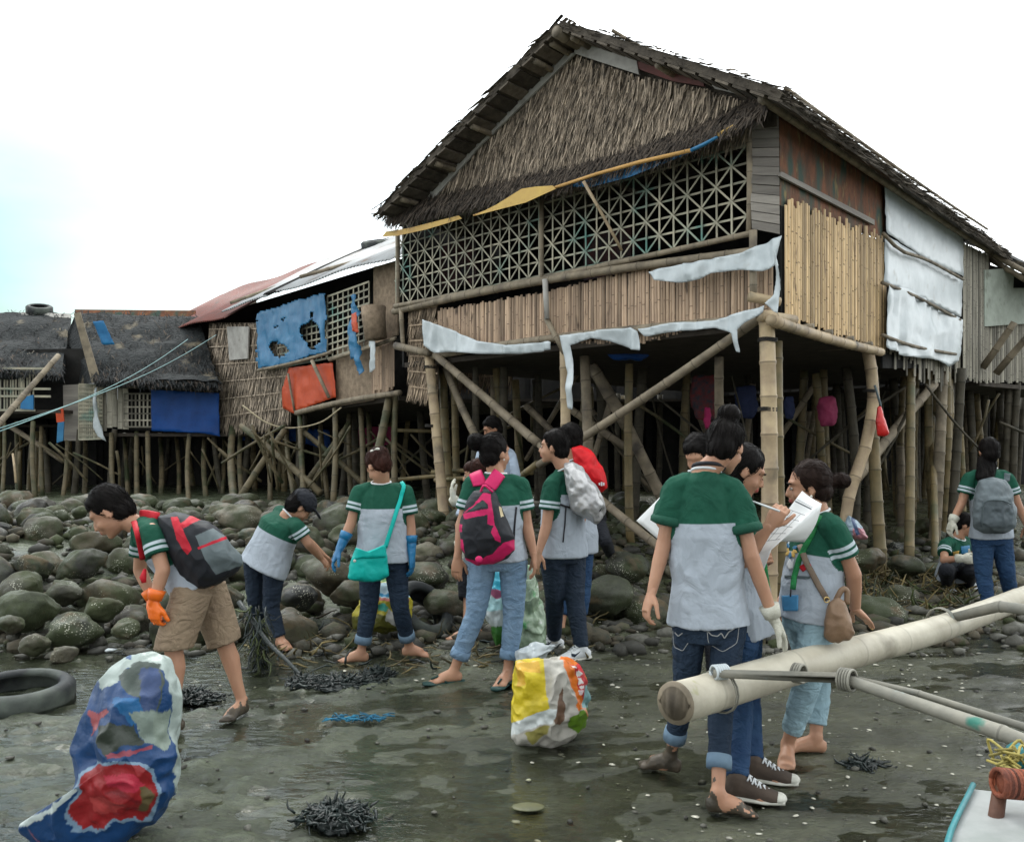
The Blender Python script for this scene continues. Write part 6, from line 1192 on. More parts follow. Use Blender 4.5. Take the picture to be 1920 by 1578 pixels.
P['crouch'] = person(dict(D=8.4, vox=.010, head=(1812, 982, -.1), fwd=(.75, -.45, -.3), neck=(1797, 1008, -.05), sL=(1818, 1016, .05), sR=(1772, 1018, -.15), eL=(1828, 1045, -.1), wL=(1826, 1052, -.35), tL=(1830, 1040, -.38), eR=(1770, 1050, -.3), wR=(1802, 1046, -.42), tR=(1828, 1050, -.45),
    hL=(1802, 1072, .1), hR=(1778, 1074, .1), kL=(1820, 1068, -.38), kR=(1775, 1068, -.42), fL=(1810, 1108, 1815, 1114), fR=(1772, 1110, 1768, 1116), fdL=(.3, -.9), fdR=(-.1, -1), hair='long', tail=[(1796, 985, 0), (1786, 1010, .02), (1782, 1040, .05)], tw=.055, pants='black_c', tk=1.1, tend=.98, gloves={'L': 'glove_w', 'R': 'glove_w'}, shoes='white', seed=15, yoke=.14, face='open', tlat=A(1, 0, 0), hs=.95, s=.95),
    "girl crouching in black trousers and white gloves beside the grey backpack")
# ---------------------------------------------------------------- carried things
M['painted'] = mat("printed_woven_plastic", (1, 1, 1), (.72, .74, .72), 7, .42, bump=.5, bscale=16, bdist=.02, spec=.45, attr="col")
M['nylon'] = mat("bag_nylon", (1, 1, 1), (.75, .75, .75), 9, .6, bump=.3, bscale=120, attr="col", bdist=.003)
M['silver'] = mat("silver_nylon", (.50, .50, .50), (.34, .34, .35), 8, .32, bump=.5, bscale=16, bdist=.02, spec=.6, metal=.35)
M['pink_w'] = mat("hot_pink_webbing", (.62, .02, .13), (.52, .015, .11), 9, .6, bump=.2, bscale=120); M['red_w'] = mat("red_webbing", (.50, .012, .025), None, 9, .6); M['black_w'] = mat("black_webbing", (.012, .012, .016), (.02, .02, .025), 9, .6)
M['grey_w'] = mat("grey_webbing", (.10, .13, .14), None, 9, .7); M['teal_w'] = mat("turquoise_canvas", (.0, .42, .37), (.0, .35, .31), 8, .55, bump=.3, bscale=30); M['tan'] = mat("tan_leather", (.24, .15, .09), (.16, .10, .06), 8, .5, bump=.4, bscale=26, spec=.4); M['taupe'] = mat("taupe_strap", (.20, .15, .11), None, 9, .6)
def paint(q, base, regs, edge=2.0, seed=3, jag=3.0):
    c = np.tile(A(*base), (len(q), 1)); nz = fbm(np.stack([q[:, 0] / 11, q[:, 1] / 11, q[:, 0] * 0], 1), 3, seed) * jag; nz2 = fbm(np.stack([q[:, 0] / 11, q[:, 1] / 11, q[:, 0] * 0 + 7], 1), 3, seed + 4) * jag
    for poly, col in regs: c[inpoly(q[:, 0] + nz, q[:, 1] + nz2, poly)] = A(*col)
    return c
def printed(name, outline, D, thick, base, regs, label, cat, m='painted', n=300, rings=100, parent=None, jag=3.0, **k):
    v, f, q = inflate(outline, D, thick, n=n, rings=rings, **k); col = paint(q, base, regs, jag=jag); o = mk(name, v, f, M[m], parent, True, attrs={"col": col})
    return tag(o, label, cat) if label else o
ROOT = lambda px, py, D: V(px, py, D)
# red and black backpack of the bent boy
bp = empty("backpack", V(375, 1100, 4.5), "black and grey backpack with red straps on the bent boy", "backpack"); BK = (.016, .018, .024)
printed("main_compartment", [(296, 968), (330, 962), (362, 968), (392, 980), (425, 1004), (450, 1040), (453, 1056), (438, 1076), (405, 1098), (372, 1106), (348, 1094), (330, 1064), (312, 1030), (300, 1000)], 4.50, .17, BK, [([(366, 1004), (398, 992), (430, 1008), (456, 1042), (454, 1058), (404, 1076), (384, 1048)], (.12, .15, .16)), ([(370, 1026), (424, 1004), (427, 1009), (372, 1030)], (.45, .01, .03)), ([(322, 972), (334, 970), (360, 1030), (352, 1040), (330, 1010)], (.5, .012, .03)), ([(338, 984), (366, 962), (380, 972), (345, 992)], (.5, .012, .03))], None, None, 'nylon', parent=bp, jag=.6, wr=.010, ws=6)
b1 = P['boy']; strap(b1['sv'], b1['sf'], [(246, 974), (268, 966), (296, 972)], .045, "shoulder_strap", M['red_w'], bp, .012, .006); strap(b1['sv'], b1['sf'], [(250, 968), (262, 1000), (270, 1040), (276, 1078)], .03, "shoulder_strap", M['red_w'], bp, .010, .005); strap(b1['sv'], b1['sf'], [(300, 975), (318, 1020), (338, 1060)], .05, "shoulder_strap", M['black_w'], bp, .02, .008)
MB().add(tube([V(272, 1066, 4.38), V(268, 1082, 4.37), V(270, 1092, 4.37)], [.008, .018, .012], 8)).build("strap_end", M['red_w'], bp, True)
# pink and black backpack
bp = empty("backpack", V(910, 1055, 5.15), "hot pink and black school backpack worn by the woman in light jeans", "backpack"); PK = (.56, .012, .11)
printed("main_compartment", [(888, 922), (905, 916), (925, 916), (934, 930), (944, 962), (955, 988), (963, 1006), (964, 1030), (950, 1045), (925, 1055), (895, 1058), (874, 1048), (864, 1028), (863, 990), (866, 968), (872, 945)], 5.13, .125, BK, [
    ([(866, 966), (890, 945), (906, 926), (920, 926), (922, 950), (926, 972), (917, 966), (914, 946), (904, 938), (890, 952), (872, 962)], PK), ([(868, 964), (915, 954), (916, 964), (872, 974)], PK), ([(914, 955), (922, 955), (928, 985), (938, 1008), (940, 1018), (928, 1012), (920, 998), (926, 986), (914, 982)], PK),
    ([(861, 980), (868, 984), (868, 996), (861, 998)], PK), ([(862, 1008), (870, 1010), (872, 1036), (862, 1030)], PK), ([(872, 1044), (900, 1050), (925, 1038), (945, 1018), (966, 1010), (966, 1028), (940, 1048), (905, 1062), (878, 1058)], PK), ([(876, 960), (894, 945), (908, 940), (912, 950), (880, 958)], (.03, .05, .05)), ([(934, 950), (939, 953), (943, 968), (938, 970)], (.6, .5, .3))], None, None, 'nylon', parent=bp, jag=.5, wr=.008, ws=7)
q_ = P['pink']; strap(q_['sv'], q_['sf'], [(901, 912), (890, 884)], .085, "shoulder_strap", M['pink_w'], bp, .012, .007); strap(q_['sv'], q_['sf'], [(918, 914), (928, 900), (940, 882)], .085, "shoulder_strap", M['pink_w'], bp, .012, .007); strap(q_['sv'], q_['sf'], [(962, 1020), (964, 985), (967, 950)], .012, "side_strap", M['black_w'], bp, .006, .003)
MB().add(tube(curve([V(900, 925, 5.08), V(908, 910, 5.05), V(924, 922, 5.06)], 6), [.008] * 13, 6)).build("handle", M['pink_w'], bp, True); mk("pull_tag", *ell(V(898, 1048, 5.0), .022, .012, .02), M['pink_w'], bp, True)
# silver drawstring bag
bp = empty("backpack", V(1100, 980, 5.95), "silver drawstring backpack on the man in white trainers", "backpack")
v, f, q = inflate([(1058, 872), (1074, 868), (1092, 878), (1108, 900), (1126, 930), (1135, 952), (1131, 970), (1116, 980), (1096, 974), (1074, 956), (1066, 930)], 5.88, .13, wr=.016, ws=8, n=160, rings=40); mk("main_compartment", v, f, M['silver'], bp, True)
q_ = P['silver']; strap(q_['sv'], q_['sf'], [(1060, 874), (1066, 890), (1070, 920), (1068, 950)], .014, "cord", M['black_w'], bp, .012, .006); strap(q_['sv'], q_['sf'], [(1048, 945), (1062, 950), (1074, 952)], .014, "cord", M['black_w'], bp, .012, .006); strap(q_['sv'], q_['sf'], [(1060, 950), (1058, 985), (1055, 1016)], .010, "cord", M['black_w'], bp, .01, .005)
c_ = V(1122, 945, 5.80); MB().add(tube([c_ + A(math.cos(a) * .022, math.sin(a) * .01, math.sin(a) * .048) for a in np.linspace(0, 2 * math.pi, 19)], [.005] * 19, 6)).add(tube([c_ + A(-.01, 0, .02), c_ + A(.012, -.008, -.03)], [.004, .006], 6)).build("emblem", M['black_w'], bp, True); MB().add(tube(curve([V(1082, 880, 5.84), V(1086, 905, 5.78), V(1082, 925, 5.77)], 5), [.005] * 11, 5)).build("cord", M['black_w'], bp, True)
# red backpack
bp = empty("backpack", V(1115, 920, 6.7), "bright red backpack behind the silver one", "backpack")
printed("main_compartment", [(1072, 840), (1090, 836), (1110, 846), (1124, 866), (1134, 890), (1139, 914), (1128, 922), (1108, 918), (1090, 900), (1078, 868)], 6.62, .11, (.62, .006, .012), [], None, None, 'nylon', parent=bp, n=90, rings=24, wr=.01)
mbk = MB()
for k in range(3): a = V(1124 + k * 4, 907, 6.5); mbk.add(box(a, A(.0055, 0, 0), A(0, .004, 0), A(0, 0, (.008, .015, .011)[k])))
mbk.build("emblem", M['white'], bp)
# grey backpack
bp = empty("backpack", V(1860, 998, 7.2), "grey school backpack on the long haired girl", "backpack"); GR = (.13, .16, .175)
printed("main_compartment", [(1836, 902), (1860, 896), (1884, 900), (1900, 925), (1906, 960), (1905, 988), (1884, 998), (1846, 998), (1826, 988), (1824, 960), (1830, 920)], 7.18, .13, GR, [([(1842, 940), (1896, 938), (1900, 942), (1898, 990), (1838, 988)], (.10, .125, .14))], None, None, 'nylon', parent=bp, jag=.6, n=120, rings=36, wr=.012)
mk("zip_line", *tube(curve([V(1841, 984, 7.06), V(1844, 950, 7.04), V(1852, 938, 7.03), V(1880, 938, 7.03), V(1896, 945, 7.05)], 5), [.006] * 21, 5), M['grey_w'], bp, True)
q_ = P['grey']; strap(q_['sv'], q_['sf'], [(1884, 902), (1887, 888)], .05, "shoulder_strap", M['grey_w'], bp, .012, .006); strap(q_['sv'], q_['sf'], [(1840, 905), (1834, 888)], .05, "shoulder_strap", M['grey_w'], bp, .012, .006)
# turquoise shoulder bag
bp = empty("shoulder_bag", V(690, 1090, 5.62), "turquoise shoulder bag hanging behind the woman with blue gloves", "bag")
v, f, q = inflate([(667, 1030), (690, 1036), (722, 1022), (725, 1050), (728, 1078), (715, 1086), (690, 1092), (664, 1088), (652, 1082), (657, 1058)], 5.60, .055, wr=.008, ws=9, n=120, rings=24, p=3.5); mk("bag_body", v, f, M['teal_w'], bp, True)
v, f, q = inflate([(667, 1026), (690, 1034), (722, 1020), (724, 1044), (700, 1047), (664, 1048)], 5.585, .058, wr=.004, ws=9, n=80, rings=14, p=4); mk("flap", v, f, M['teal_w'], bp, True); mk("button", *ell(V(665, 1051, 5.53), .010, .006, .010), M['sole_w'], bp, True)
q_ = P['teal']; strap(q_['sv'], q_['sf'], [(722, 1026), (733, 990), (745, 950), (755, 922), (757, 912), (752, 906)], .028, "strap", M['teal_w'], bp, .010, .004)
# tan bag
bp = empty("shoulder_bag", V(1575, 1200, 3.98), "tan leather shoulder bag hanging at the hip of the leaning girl", "bag")
v, f, q = inflate([(1554, 1132), (1570, 1120), (1584, 1126), (1590, 1150), (1606, 1188), (1594, 1202), (1560, 1204), (1544, 1192), (1546, 1160)], 3.87, .055, wr=.006, ws=9, n=120, rings=26, p=2.6); mk("bag_body", v, f, M['tan'], bp, True)
mk("gathered_top", *tube(curve([V(1566, 1128, 3.87), V(1578, 1106, 3.87), V(1588, 1108, 3.87), V(1588, 1132, 3.87)], 5), [.014] * 16, 8), M['tan'], bp, True); mk("ring", *tube([V(1550, 1124, 3.83) + A(math.cos(a) * .012, 0, math.sin(a) * .012) for a in np.linspace(0, 6.283, 13)], [.0025] * 13, 5), M['gold'], bp, True)
q_ = P['lean']; strap(q_['sv'], q_['sf'], [(1502, 1022), (1514, 1055), (1532, 1092), (1550, 1124)], .028, "strap", M['taupe'], bp, .008, .0035)
# lanyard with card, printed shirt front
ly = strap(q_['sv'], q_['sf'], [(1540, 968), (1526, 1000), (1512, 1026), (1500, 1052), (1492, 1082), (1489, 1104)], .026, "lanyard", M['lany'], q_['root'], .010, .003)
if ly: mk("clip", *tube([V(1483, 1104, 3.86), V(1482, 1118, 3.86)], [.004, .004], 6), M['black_w'], ly, True)
M['card'] = mat("blue_card_holder", (.06, .26, .48), (.05, .21, .40), 12, .35, bump=0, spec=.5)
cdp = q_['pc'] + A(0, 0, 0); patch(q_['sv'], q_['sf'], [(1470, 1116), (1500, 1114), (1499, 1145), (1472, 1146)], "id_card", M['card'], q_['root'], .012)
for k in range(7):
    a = math.radians(-20 + k * 40); cx_, cy_ = 1484, 1030; dx, dy = math.cos(a), math.sin(a); patch(q_['sv'], q_['sf'], [(cx_ + dx * 4 - dy * 2, cy_ + dy * 5 + dx * 2), (cx_ + dx * 9 - dy * 3.5, cy_ + dy * 13 + dx * 3), (cx_ + dx * 13, cy_ + dy * 18), (cx_ + dx * 9 + dy * 3.5, cy_ + dy * 13 - dx * 3), (cx_ + dx * 4 + dy * 2, cy_ + dy * 5 - dx * 2)], "shirt_print", M['tarp_y'] if k % 3 else M['tarp_b'], q_['shirt'], .003)
patch(q_['sv'], q_['sf'], [(1498, 1062), (1516, 1052), (1522, 1060), (1506, 1072)], "shirt_print", M['red_w'], q_['shirt'], .003); patch(q_['sv'], q_['sf'], [(1476, 1058), (1482, 1046), (1486, 1056), (1490, 1046), (1488, 1066), (1480, 1068)], "shirt_print", M['white'], q_['shirt'], .003); patch(q_['sv'], q_['sf'], [(1472, 1078), (1520, 1080), (1518, 1085), (1472, 1083)], "shirt_print", M['grey_w'], q_['shirt'], .003)
q_ = P['writer']; strap(q_['sv'], q_['sf'], [(1424, 1040), (1430, 1062), (1434, 1090), (1436, 1120)], .024, "lanyard", M['lany'], q_['root'], .01, .003)
# dark neck lanyard and pocket stitching of the tall girl
q_ = P['bun']; nk = q_['nk']; d = nrm(q_['hc'] - nk); sl = nrm(q_['sR'] - q_['sL']); cy_ = nrm(np.cross(d, sl)); mk("lanyard", *tube([nk + d * .026 + sl * math.cos(a) * .066 + cy_ * math.sin(a) * .062 for a in np.linspace(0, 6.283, 25)], [.009] * 25, 8, False), M['black_w'], q_['root'], True)
M['stitch'] = mat("pale_stitching", (.35, .36, .36), None, 9, .8, bump=0)
for pts in ([(1328, 1184), (1334, 1190), (1345, 1192), (1352, 1186), (1358, 1196), (1366, 1184), (1376, 1178), (1382, 1170)], [(1266, 1185), (1272, 1192), (1280, 1186)]):
    strap(q_['tv'], q_['tf'], pts, .005, "pocket_stitching", M['stitch'], q_['trousers'], .002, .001)
for pts in ([(1325, 1170), (1328, 1205), (1355, 1222), (1382, 1205), (1386, 1168)], [(1262, 1182), (1264, 1212), (1280, 1220), (1290, 1205)]): strap(q_['tv'], q_['tf'], pts, .003, "pocket_seam", M['stitch'], q_['trousers'], .001, .001)
patch(q_['tv'], q_['tf'], [(1381, 1164), (1385, 1164), (1385, 1174), (1381, 1174)], "pocket_tab", M['red_w'], q_['trousers'], .003)
patch(P['crouch']['sv'], P['crouch']['sf'], [(1801, 1024), (1818, 1022), (1818, 1038), (1802, 1038)], "shirt_print", M['tarp_b'], P['crouch']['shirt'], .004); patch(P['crouch']['sv'], P['crouch']['sf'], [(1786, 1034), (1798, 1032), (1796, 1040), (1787, 1041)], "shirt_print", M['tarp_y'], P['crouch']['shirt'], .004)
# swoosh marks on the white trainers of the man
for o in [x for x in P['silver']['root'].children if x.name.startswith("shoe")]:
    vv = np.array([x.co[:] for x in o.data.vertices]) + np.array(wl(o)); ff = [tuple(p.vertices) for p in o.data.polygons]; c = vv.mean(0); px = CX + c[0] / c[1] * FP; py = HY - (c[2] - CH) / c[1] * FP
    patch(vv, ff, [(px - 8, py - 1), (px - 3, py + 3), (px + 10, py - 6), (px - 2, py + 6), (px - 8, py + 4)], "shoe_mark", M['navy_c'], o, .002)
# hair clip, cap, earrings
mk("hair_clip", *remesh([ell(V(700, 846, 5.80), .026, .018, .014), ell(V(708, 842, 5.79), .018, .016, .012)], .006, 1)[:2], M['sole_w'], P['teal']['root'], True)
q_ = P['rocks']; hc, f_, u_, l_ = q_['hc'], q_['f'], q_['u'], q_['l']; mk("cap", *remesh([ell(hc + u_ * .040 - f_ * .012, .094, .106, .080, [l_, f_, u_], 18, 12), tube([hc + u_ * .050 + f_ * .07, hc + u_ * .045 + f_ * .13, hc + u_ * .035 + f_ * .17], [.075, .07, .045], 16, True, [l_] * 3, [.010, .008, .007])], .008, 2)[:2], M['black_c'], q_['root'], True)
for k, s_ in (('pink', 1), ('lean', -1)):
    q_ = P[k]; mk("earring", *ell(q_['hc'] + q_['l'] * .078 * s_ - q_['u'] * .052, .006, .006, .006), M['sole_w'], q_['root'], True)
mk("ring", *tube([V(1636, 1176, 4.10) + A(math.cos(a) * .009, 0, math.sin(a) * .009) for a in np.linspace(0, 6.283, 11)], [.002] * 11, 5), M['gold'], P['lean']['root'], True)
# paper, pen, white board
def thin(pts3, name, m, label=None, cat=None, parent=None, sub=8, bow=0.0, th=.0012):
    a, b, c, d = [np.asarray(p, float) for p in pts3]; v = []; f = []; n = nrm(np.cross(b - a, d - a))
    for i in range(sub + 1):
        for j in range(sub + 1): s, t = i / sub, j / sub; v.append((a * (1 - s) + b * s) * (1 - t) + (d * (1 - s) + c * s) * t + n * bow * math.sin(math.pi * s) * (1 + .3 * math.sin(5 * t)))
    for i in range(sub):
        for j in range(sub): q = i * (sub + 1) + j; f.append((q, q + 1, q + sub + 2, q + sub + 1))
    o = mk(name, v, f, m, parent, True); s = o.modifiers.new("thickness", 'SOLIDIFY'); s.thickness = th; return tag(o, label, cat) if label else o
pe = empty("paper_form", V(1470, 1020, 3.82), "white printed form held up between the writing girl and the leaning girl", "paper")
TL, TR, BR, BL = V(1504, 920, 3.86), V(1541, 944, 3.80), V(1446, 1030, 3.74), V(1412, 1042, 3.80)
ctl = lambda s, t: (TL * (1 - s) + TR * s) * (1 - t) + (BL * (1 - s) + BR * s) * t
thin([TL, TR, BR, BL], "sheet", M['paper'], parent=pe, bow=.012); thin([TR, V(1508, 1016, 3.86), V(1448, 1014, 3.80), ctl(1, .75)], "folded_sheet", M['paper'], parent=pe, bow=-.015); thin([BL + A(0, 0, 0), BR, V(1428, 1078, 3.76), V(1420, 1070, 3.78)], "sheet", M['paper'], parent=pe, bow=.006)
nrmp = nrm(np.cross(TR - TL, BL - TL)); nrmp = nrmp if nrmp[1] < 0 else -nrmp; ik = MB()
for t in (.14, .17, .30, .42, .55, .68, .80): ik.add(bar(ctl(.08, t) + nrmp * .016, ctl(.92, t) + nrmp * .016, BL - TL, .0016 if t != .17 else .006, .001))
for s in (.3, .7): ik.add(bar(ctl(s, .3) + nrmp * .016, ctl(s, .8) + nrmp * .016, TR - TL, .0012, .001))
ik.build("printed_lines", M['ink'], pe)
pn = MB().add(tube([V(1410, 939, 3.70), V(1434, 948, 3.69), V(1462, 958, 3.69)], [.003, .005, .0045], 8)); tag(pn.build("pen", M['white'], None, True), "white pen in the hand of the writing girl", "pen")
tag(thin([V(1238, 932, 4.95), V(1290, 980, 5.0), V(1262, 1034, 4.95), V(1194, 976, 4.9)], "clipboard", M['paper'], th=.006), "plain white board sticking out behind the tall girl's arm", "board")
# ---------------------------------------------------------------- sacks and bags on the mud
BL_, WH, RD = (.008, .050, .16), (.34, .40, .38), (.28, .014, .018)
printed("sack", [(205, 1262), (240, 1238), (285, 1230), (316, 1242), (332, 1290), (342, 1345), (334, 1400), (330, 1450), (318, 1495), (285, 1535), (240, 1575), (200, 1602), (120, 1605), (70, 1580), (40, 1552), (44, 1538), (90, 1518), (140, 1478), (143, 1440), (140, 1405), (155, 1355), (175, 1310), (188, 1278)], 3.2, .17, BL_, [
    ([(185, 1255), (290, 1225), (345, 1245), (355, 1340), (350, 1500), (322, 1480), (324, 1400), (322, 1330), (304, 1262), (240, 1250), (205, 1290), (190, 1290)], WH), ([(225, 1262), (250, 1246), (296, 1250), (304, 1280), (290, 1370), (268, 1372), (262, 1318), (228, 1290)], (.05, .07, .06)),
    ([(262, 1255), (296, 1258), (296, 1300), (290, 1360), (264, 1350), (262, 1300)], (.03, .06, .16)), ([(210, 1305), (262, 1318), (268, 1345), (250, 1360), (215, 1330)], (.012, .11, .28)), ([(182, 1362), (250, 1356), (272, 1392), (225, 1400), (200, 1420), (182, 1390)], (.035, .045, .035)),
    ([(240, 1338), (312, 1335), (300, 1400), (272, 1392), (262, 1366)], (.20, .25, .22)), ([(286, 1345), (320, 1328), (322, 1390), (306, 1410), (292, 1385)], (.22, .27, .23)),
    ([(170, 1335), (200, 1328), (206, 1340), (184, 1350), (178, 1370), (168, 1372)], (.30, .06, .07)), ([(200, 1415), (285, 1398), (285, 1404), (205, 1424)], (.28, .05, .08)), ([(60, 1550), (66, 1548), (110, 1600), (98, 1602)], (.30, .10, .16)), ([(36, 1536), (92, 1514), (140, 1474), (142, 1482), (95, 1524), (50, 1548)], (.55, .62, .62)),
    ([(178, 1425), (218, 1427), (262, 1428), (286, 1442), (298, 1472), (291, 1505), (272, 1538), (217, 1550), (180, 1571), (134, 1558), (122, 1522), (138, 1488), (150, 1452)], (.20, .30, .42)),
    ([(184, 1430), (215, 1432), (259, 1433), (280, 1447), (292, 1473), (285, 1502), (268, 1533), (215, 1545), (180, 1566), (139, 1554), (127, 1521), (143, 1490), (155, 1454)], RD), ([(200, 1450), (250, 1448), (270, 1470), (240, 1480), (205, 1470)], (.46, .03, .06)), ([(160, 1505), (200, 1490), (235, 1500), (215, 1530), (170, 1535)], (.42, .05, .05)), ([(262, 1470), (284, 1480), (276, 1510), (260, 1520)], (.12, .09, .04)), ([(190, 1478), (230, 1478), (262, 1496), (255, 1500), (226, 1486)], (.20, .01, .015))],
    "big blue and white plastic sack printed with a red flower, full of rubbish", "sack", wr=.022, ws=6.5, cen=(235, 1415), seed=4, p=2.2)
YE = (.62, .48, .02); s2 = printed("sack", [(968, 1243), (1014, 1240), (1045, 1237), (1062, 1238), (1080, 1246), (1094, 1275), (1104, 1310), (1099, 1345), (1086, 1368), (1060, 1388), (1035, 1398), (1000, 1402), (970, 1396), (963, 1380), (966, 1320)], 4.28, .15, (.42, .40, .36), [
    ([(955, 1230), (1018, 1230), (1024, 1290), (1030, 1326), (1000, 1338), (964, 1355), (955, 1355)], YE), ([(970, 1245), (1012, 1243), (1014, 1256), (985, 1262), (988, 1285), (974, 1290)], (.62, .36, .03)), ([(960, 1355), (1030, 1326), (1048, 1330), (1034, 1352), (990, 1366), (962, 1376)], (.62, .66, .66)), ([(985, 1372), (1030, 1355), (1026, 1376), (1000, 1390)], (.30, .27, .08)),
    ([(1048, 1300), (1054, 1290), (1058, 1330), (1050, 1358), (1038, 1352)], (.14, .08, .05)), ([(1048, 1234), (1085, 1240), (1112, 1300), (1106, 1322), (1078, 1332), (1076, 1300), (1060, 1262)], (.70, .16, .01)), ([(1068, 1246), (1084, 1246), (1104, 1300), (1098, 1312), (1086, 1300), (1080, 1270)], (.50, .012, .02)),
    ([(1068, 1248), (1080, 1250), (1082, 1256), (1072, 1257)], (.75, .7, .68)), ([(1077, 1260), (1084, 1260), (1088, 1268), (1080, 1270)], (.75, .7, .68)), ([(1081, 1273), (1088, 1272), (1092, 1281), (1085, 1283)], (.75, .7, .68)), ([(1085, 1286), (1092, 1285), (1093, 1291), (1087, 1292)], (.75, .7, .68)), ([(1083, 1294), (1092, 1295), (1091, 1303), (1085, 1303)], (.75, .6, .62)),
    ([(1094, 1285), (1110, 1290), (1112, 1328), (1090, 1325), (1096, 1312)], (.20, .38, .40)), ([(1066, 1344), (1082, 1332), (1108, 1325), (1102, 1350), (1080, 1368), (1066, 1364)], (.10, .20, .015)), ([(1090, 1330), (1096, 1326), (1100, 1342), (1096, 1344)], (.60, .25, .12))], "upright yellow and white rice sack with an orange and red side", "sack", wr=.022, ws=8, seed=6, p=3.2, jag=1.6)
printed("sack", [(700, 1085), (735, 1084), (756, 1100), (770, 1125), (768, 1160), (755, 1178), (720, 1184), (690, 1182), (664, 1176), (664, 1150), (682, 1120)], 6.35, .15, (.42, .36, .03), [([(690, 1078), (740, 1080), (742, 1094), (700, 1096)], (.10, .22, .04)), ([(690, 1096), (760, 1096), (770, 1120), (690, 1120)], (.45, .60, .68)), ([(690, 1112), (765, 1112), (766, 1118), (690, 1118)], (.04, .25, .45)), ([(690, 1120), (768, 1121), (768, 1127), (690, 1127)], (.40, .12, .10)), ([(708, 1134), (722, 1131), (728, 1138), (722, 1146), (710, 1145)], (.05, .35, .28)), ([(655, 1155), (722, 1152), (765, 1160), (765, 1190), (655, 1190)], (.10, .10, .015)), ([(728, 1140), (740, 1150), (738, 1170), (722, 1160)], (.5, .5, .48))], "yellow and sky blue sack standing between the legs of the woman with blue gloves", "sack", wr=.02, ws=8, seed=8, n=140, rings=40, jag=1.5)
printed("plastic_bag", [(926, 1072), (945, 1072), (950, 1110), (948, 1160), (945, 1205), (930, 1212), (922, 1180), (912, 1150), (916, 1115)], 5.85, .12, (.42, .47, .48), [([(920, 1068), (955, 1068), (955, 1108), (916, 1108)], (.03, .34, .48)), ([(920, 1106), (946, 1108), (944, 1120), (930, 1122), (922, 1116)], (.30, .08, .16)), ([(910, 1120), (955, 1120), (955, 1142), (912, 1146)], (.35, .58, .62)), ([(912, 1172), (955, 1172), (955, 1215), (915, 1215)], (.03, .14, .02))], "blue white and green plastic bag seen between the legs in light jeans", "bag", wr=.02, n=120, rings=36, jag=1.5)
M['clear'] = mat("greenish_film", (.30, .40, .28), (.16, .22, .15), 8, .25, bump=.7, bscale=18, bdist=.02, spec=.7, darks=[((.03, .25, .06), 7, .58, .66), ((.5, .52, .5), 11, .62, .70), ((.12, .06, .05), 6, .66, .74)])
v, f, q = inflate([(985, 1065), (998, 1068), (1006, 1100), (1014, 1150), (1020, 1200), (1012, 1218), (985, 1235), (968, 1225), (972, 1170), (976, 1110)], 5.72, .13, wr=.035, ws=8, n=120, rings=30); tag(mk("plastic_bag", v, f, M['clear'], None, True), "greenish see through rubbish bag between the two people holding hands", "bag")
v, f, q = inflate([(972, 1222), (1005, 1210), (1035, 1212), (1020, 1228), (1000, 1240), (975, 1240)], 5.3, .07, wr=.03, ws=10, n=70, rings=16); tag(mk("plastic_bag", v, f, M['white_s'], None, True), "crumpled whitish plastic bag lying behind the yellow sack", "bag")
hang(1655, 790, 8.95, 22, 0, 'red_w', "x", "x", "x") if 0 else None
rb = empty("handbag", V(1656, 815, 9.0), "glossy red handbag hanging by its strap from the crooked stilt", "bag"); M['redb'] = mat("glossy_red_leather", (.58, .012, .010), (.45, .01, .01), 7, .28, bump=.2, spec=.6)
v, f, q = inflate([(1645, 762), (1652, 758), (1660, 790), (1668, 812), (1660, 818), (1645, 818), (1642, 795)], 8.98, .05, wr=.006, n=60, rings=14); mk("bag_body", v, f, M['redb'], rb, True)
mk("strap", *tube(curve([V(1640, 722, 9.0), V(1646, 742, 8.97), V(1652, 762, 8.97)], 5), [.012] * 11, 6), M['grey_w'], rb, True)
printed("plastic_bag", [(1592, 968), (1606, 978), (1622, 1000), (1628, 1008), (1606, 1012), (1590, 1000), (1586, 980)], 8.6, .08, (.30, .40, .48), [([(1600, 990), (1625, 990), (1632, 1012), (1600, 1012)], (.5, .22, .26)), ([(1596, 972), (1600, 970), (1612, 1000), (1606, 1004)], (.06, .10, .2))], "small blue and pink striped bag lying on boulders by the crooked stilt", "bag", n=70, rings=20, wr=.02, jag=1)
# tyres on the shore
tyre(A(V(20, 1298, 4.9)[0], 4.97, .025), .30, .088, nrm(A(.03, -.05, 1)), "muddy tyre lying flat in the mud at the left border"); tyre(A(V(790, 1140, 6.75)[0], 6.75, .16), .26, .10, nrm(A(.6, -.5, .7)), "black tyre half sunk against boulders behind the woman with blue gloves")
# weed, nets and scraps
M['weed'] = mat("black_weed", (.012, .022, .020), (.004, .009, .009), 14, .45, bump=.6, tone=.5, spec=.5); M['weed_g'] = mat("green_weed", (.06, .075, .022), (.025, .035, .014), 12, .55, bump=.5, tone=.7); M['weed_b'] = mat("brown_weed", (.15, .115, .045), (.07, .06, .03), 12, .6, bump=.5, tone=.7)
def strands(n, fn, m, name, label=None, cat=None, w_=(.004, .012), seed=0, core=None, mats=None):
    r = random.Random(seed); mb = MB()
    if core:
        for c in core: mb.add(c, .2)
    for k in range(n):
        p, d, ln = fn(r); pts = [p]; q = np.array(p, float)
        for s in range(4): d = nrm(d + A(r.gauss(0, .35), r.gauss(0, .35), r.gauss(0, .3))); q = q + d * ln / 4; q[2] = max(q[2], float(base_z(q[0], q[1])) + .002); pts.append(q.copy())
        w = r.uniform(*w_); mb.add(tube(pts, [w, w * 1.2, w, w * .8, w * .3], 4), r.random(), r.choice([0, 0, 1]) if mats else 0)
    o = mb.build(name, mats or M[m], None, True); return tag(o, label, cat) if label else tag(o, kind="stuff")
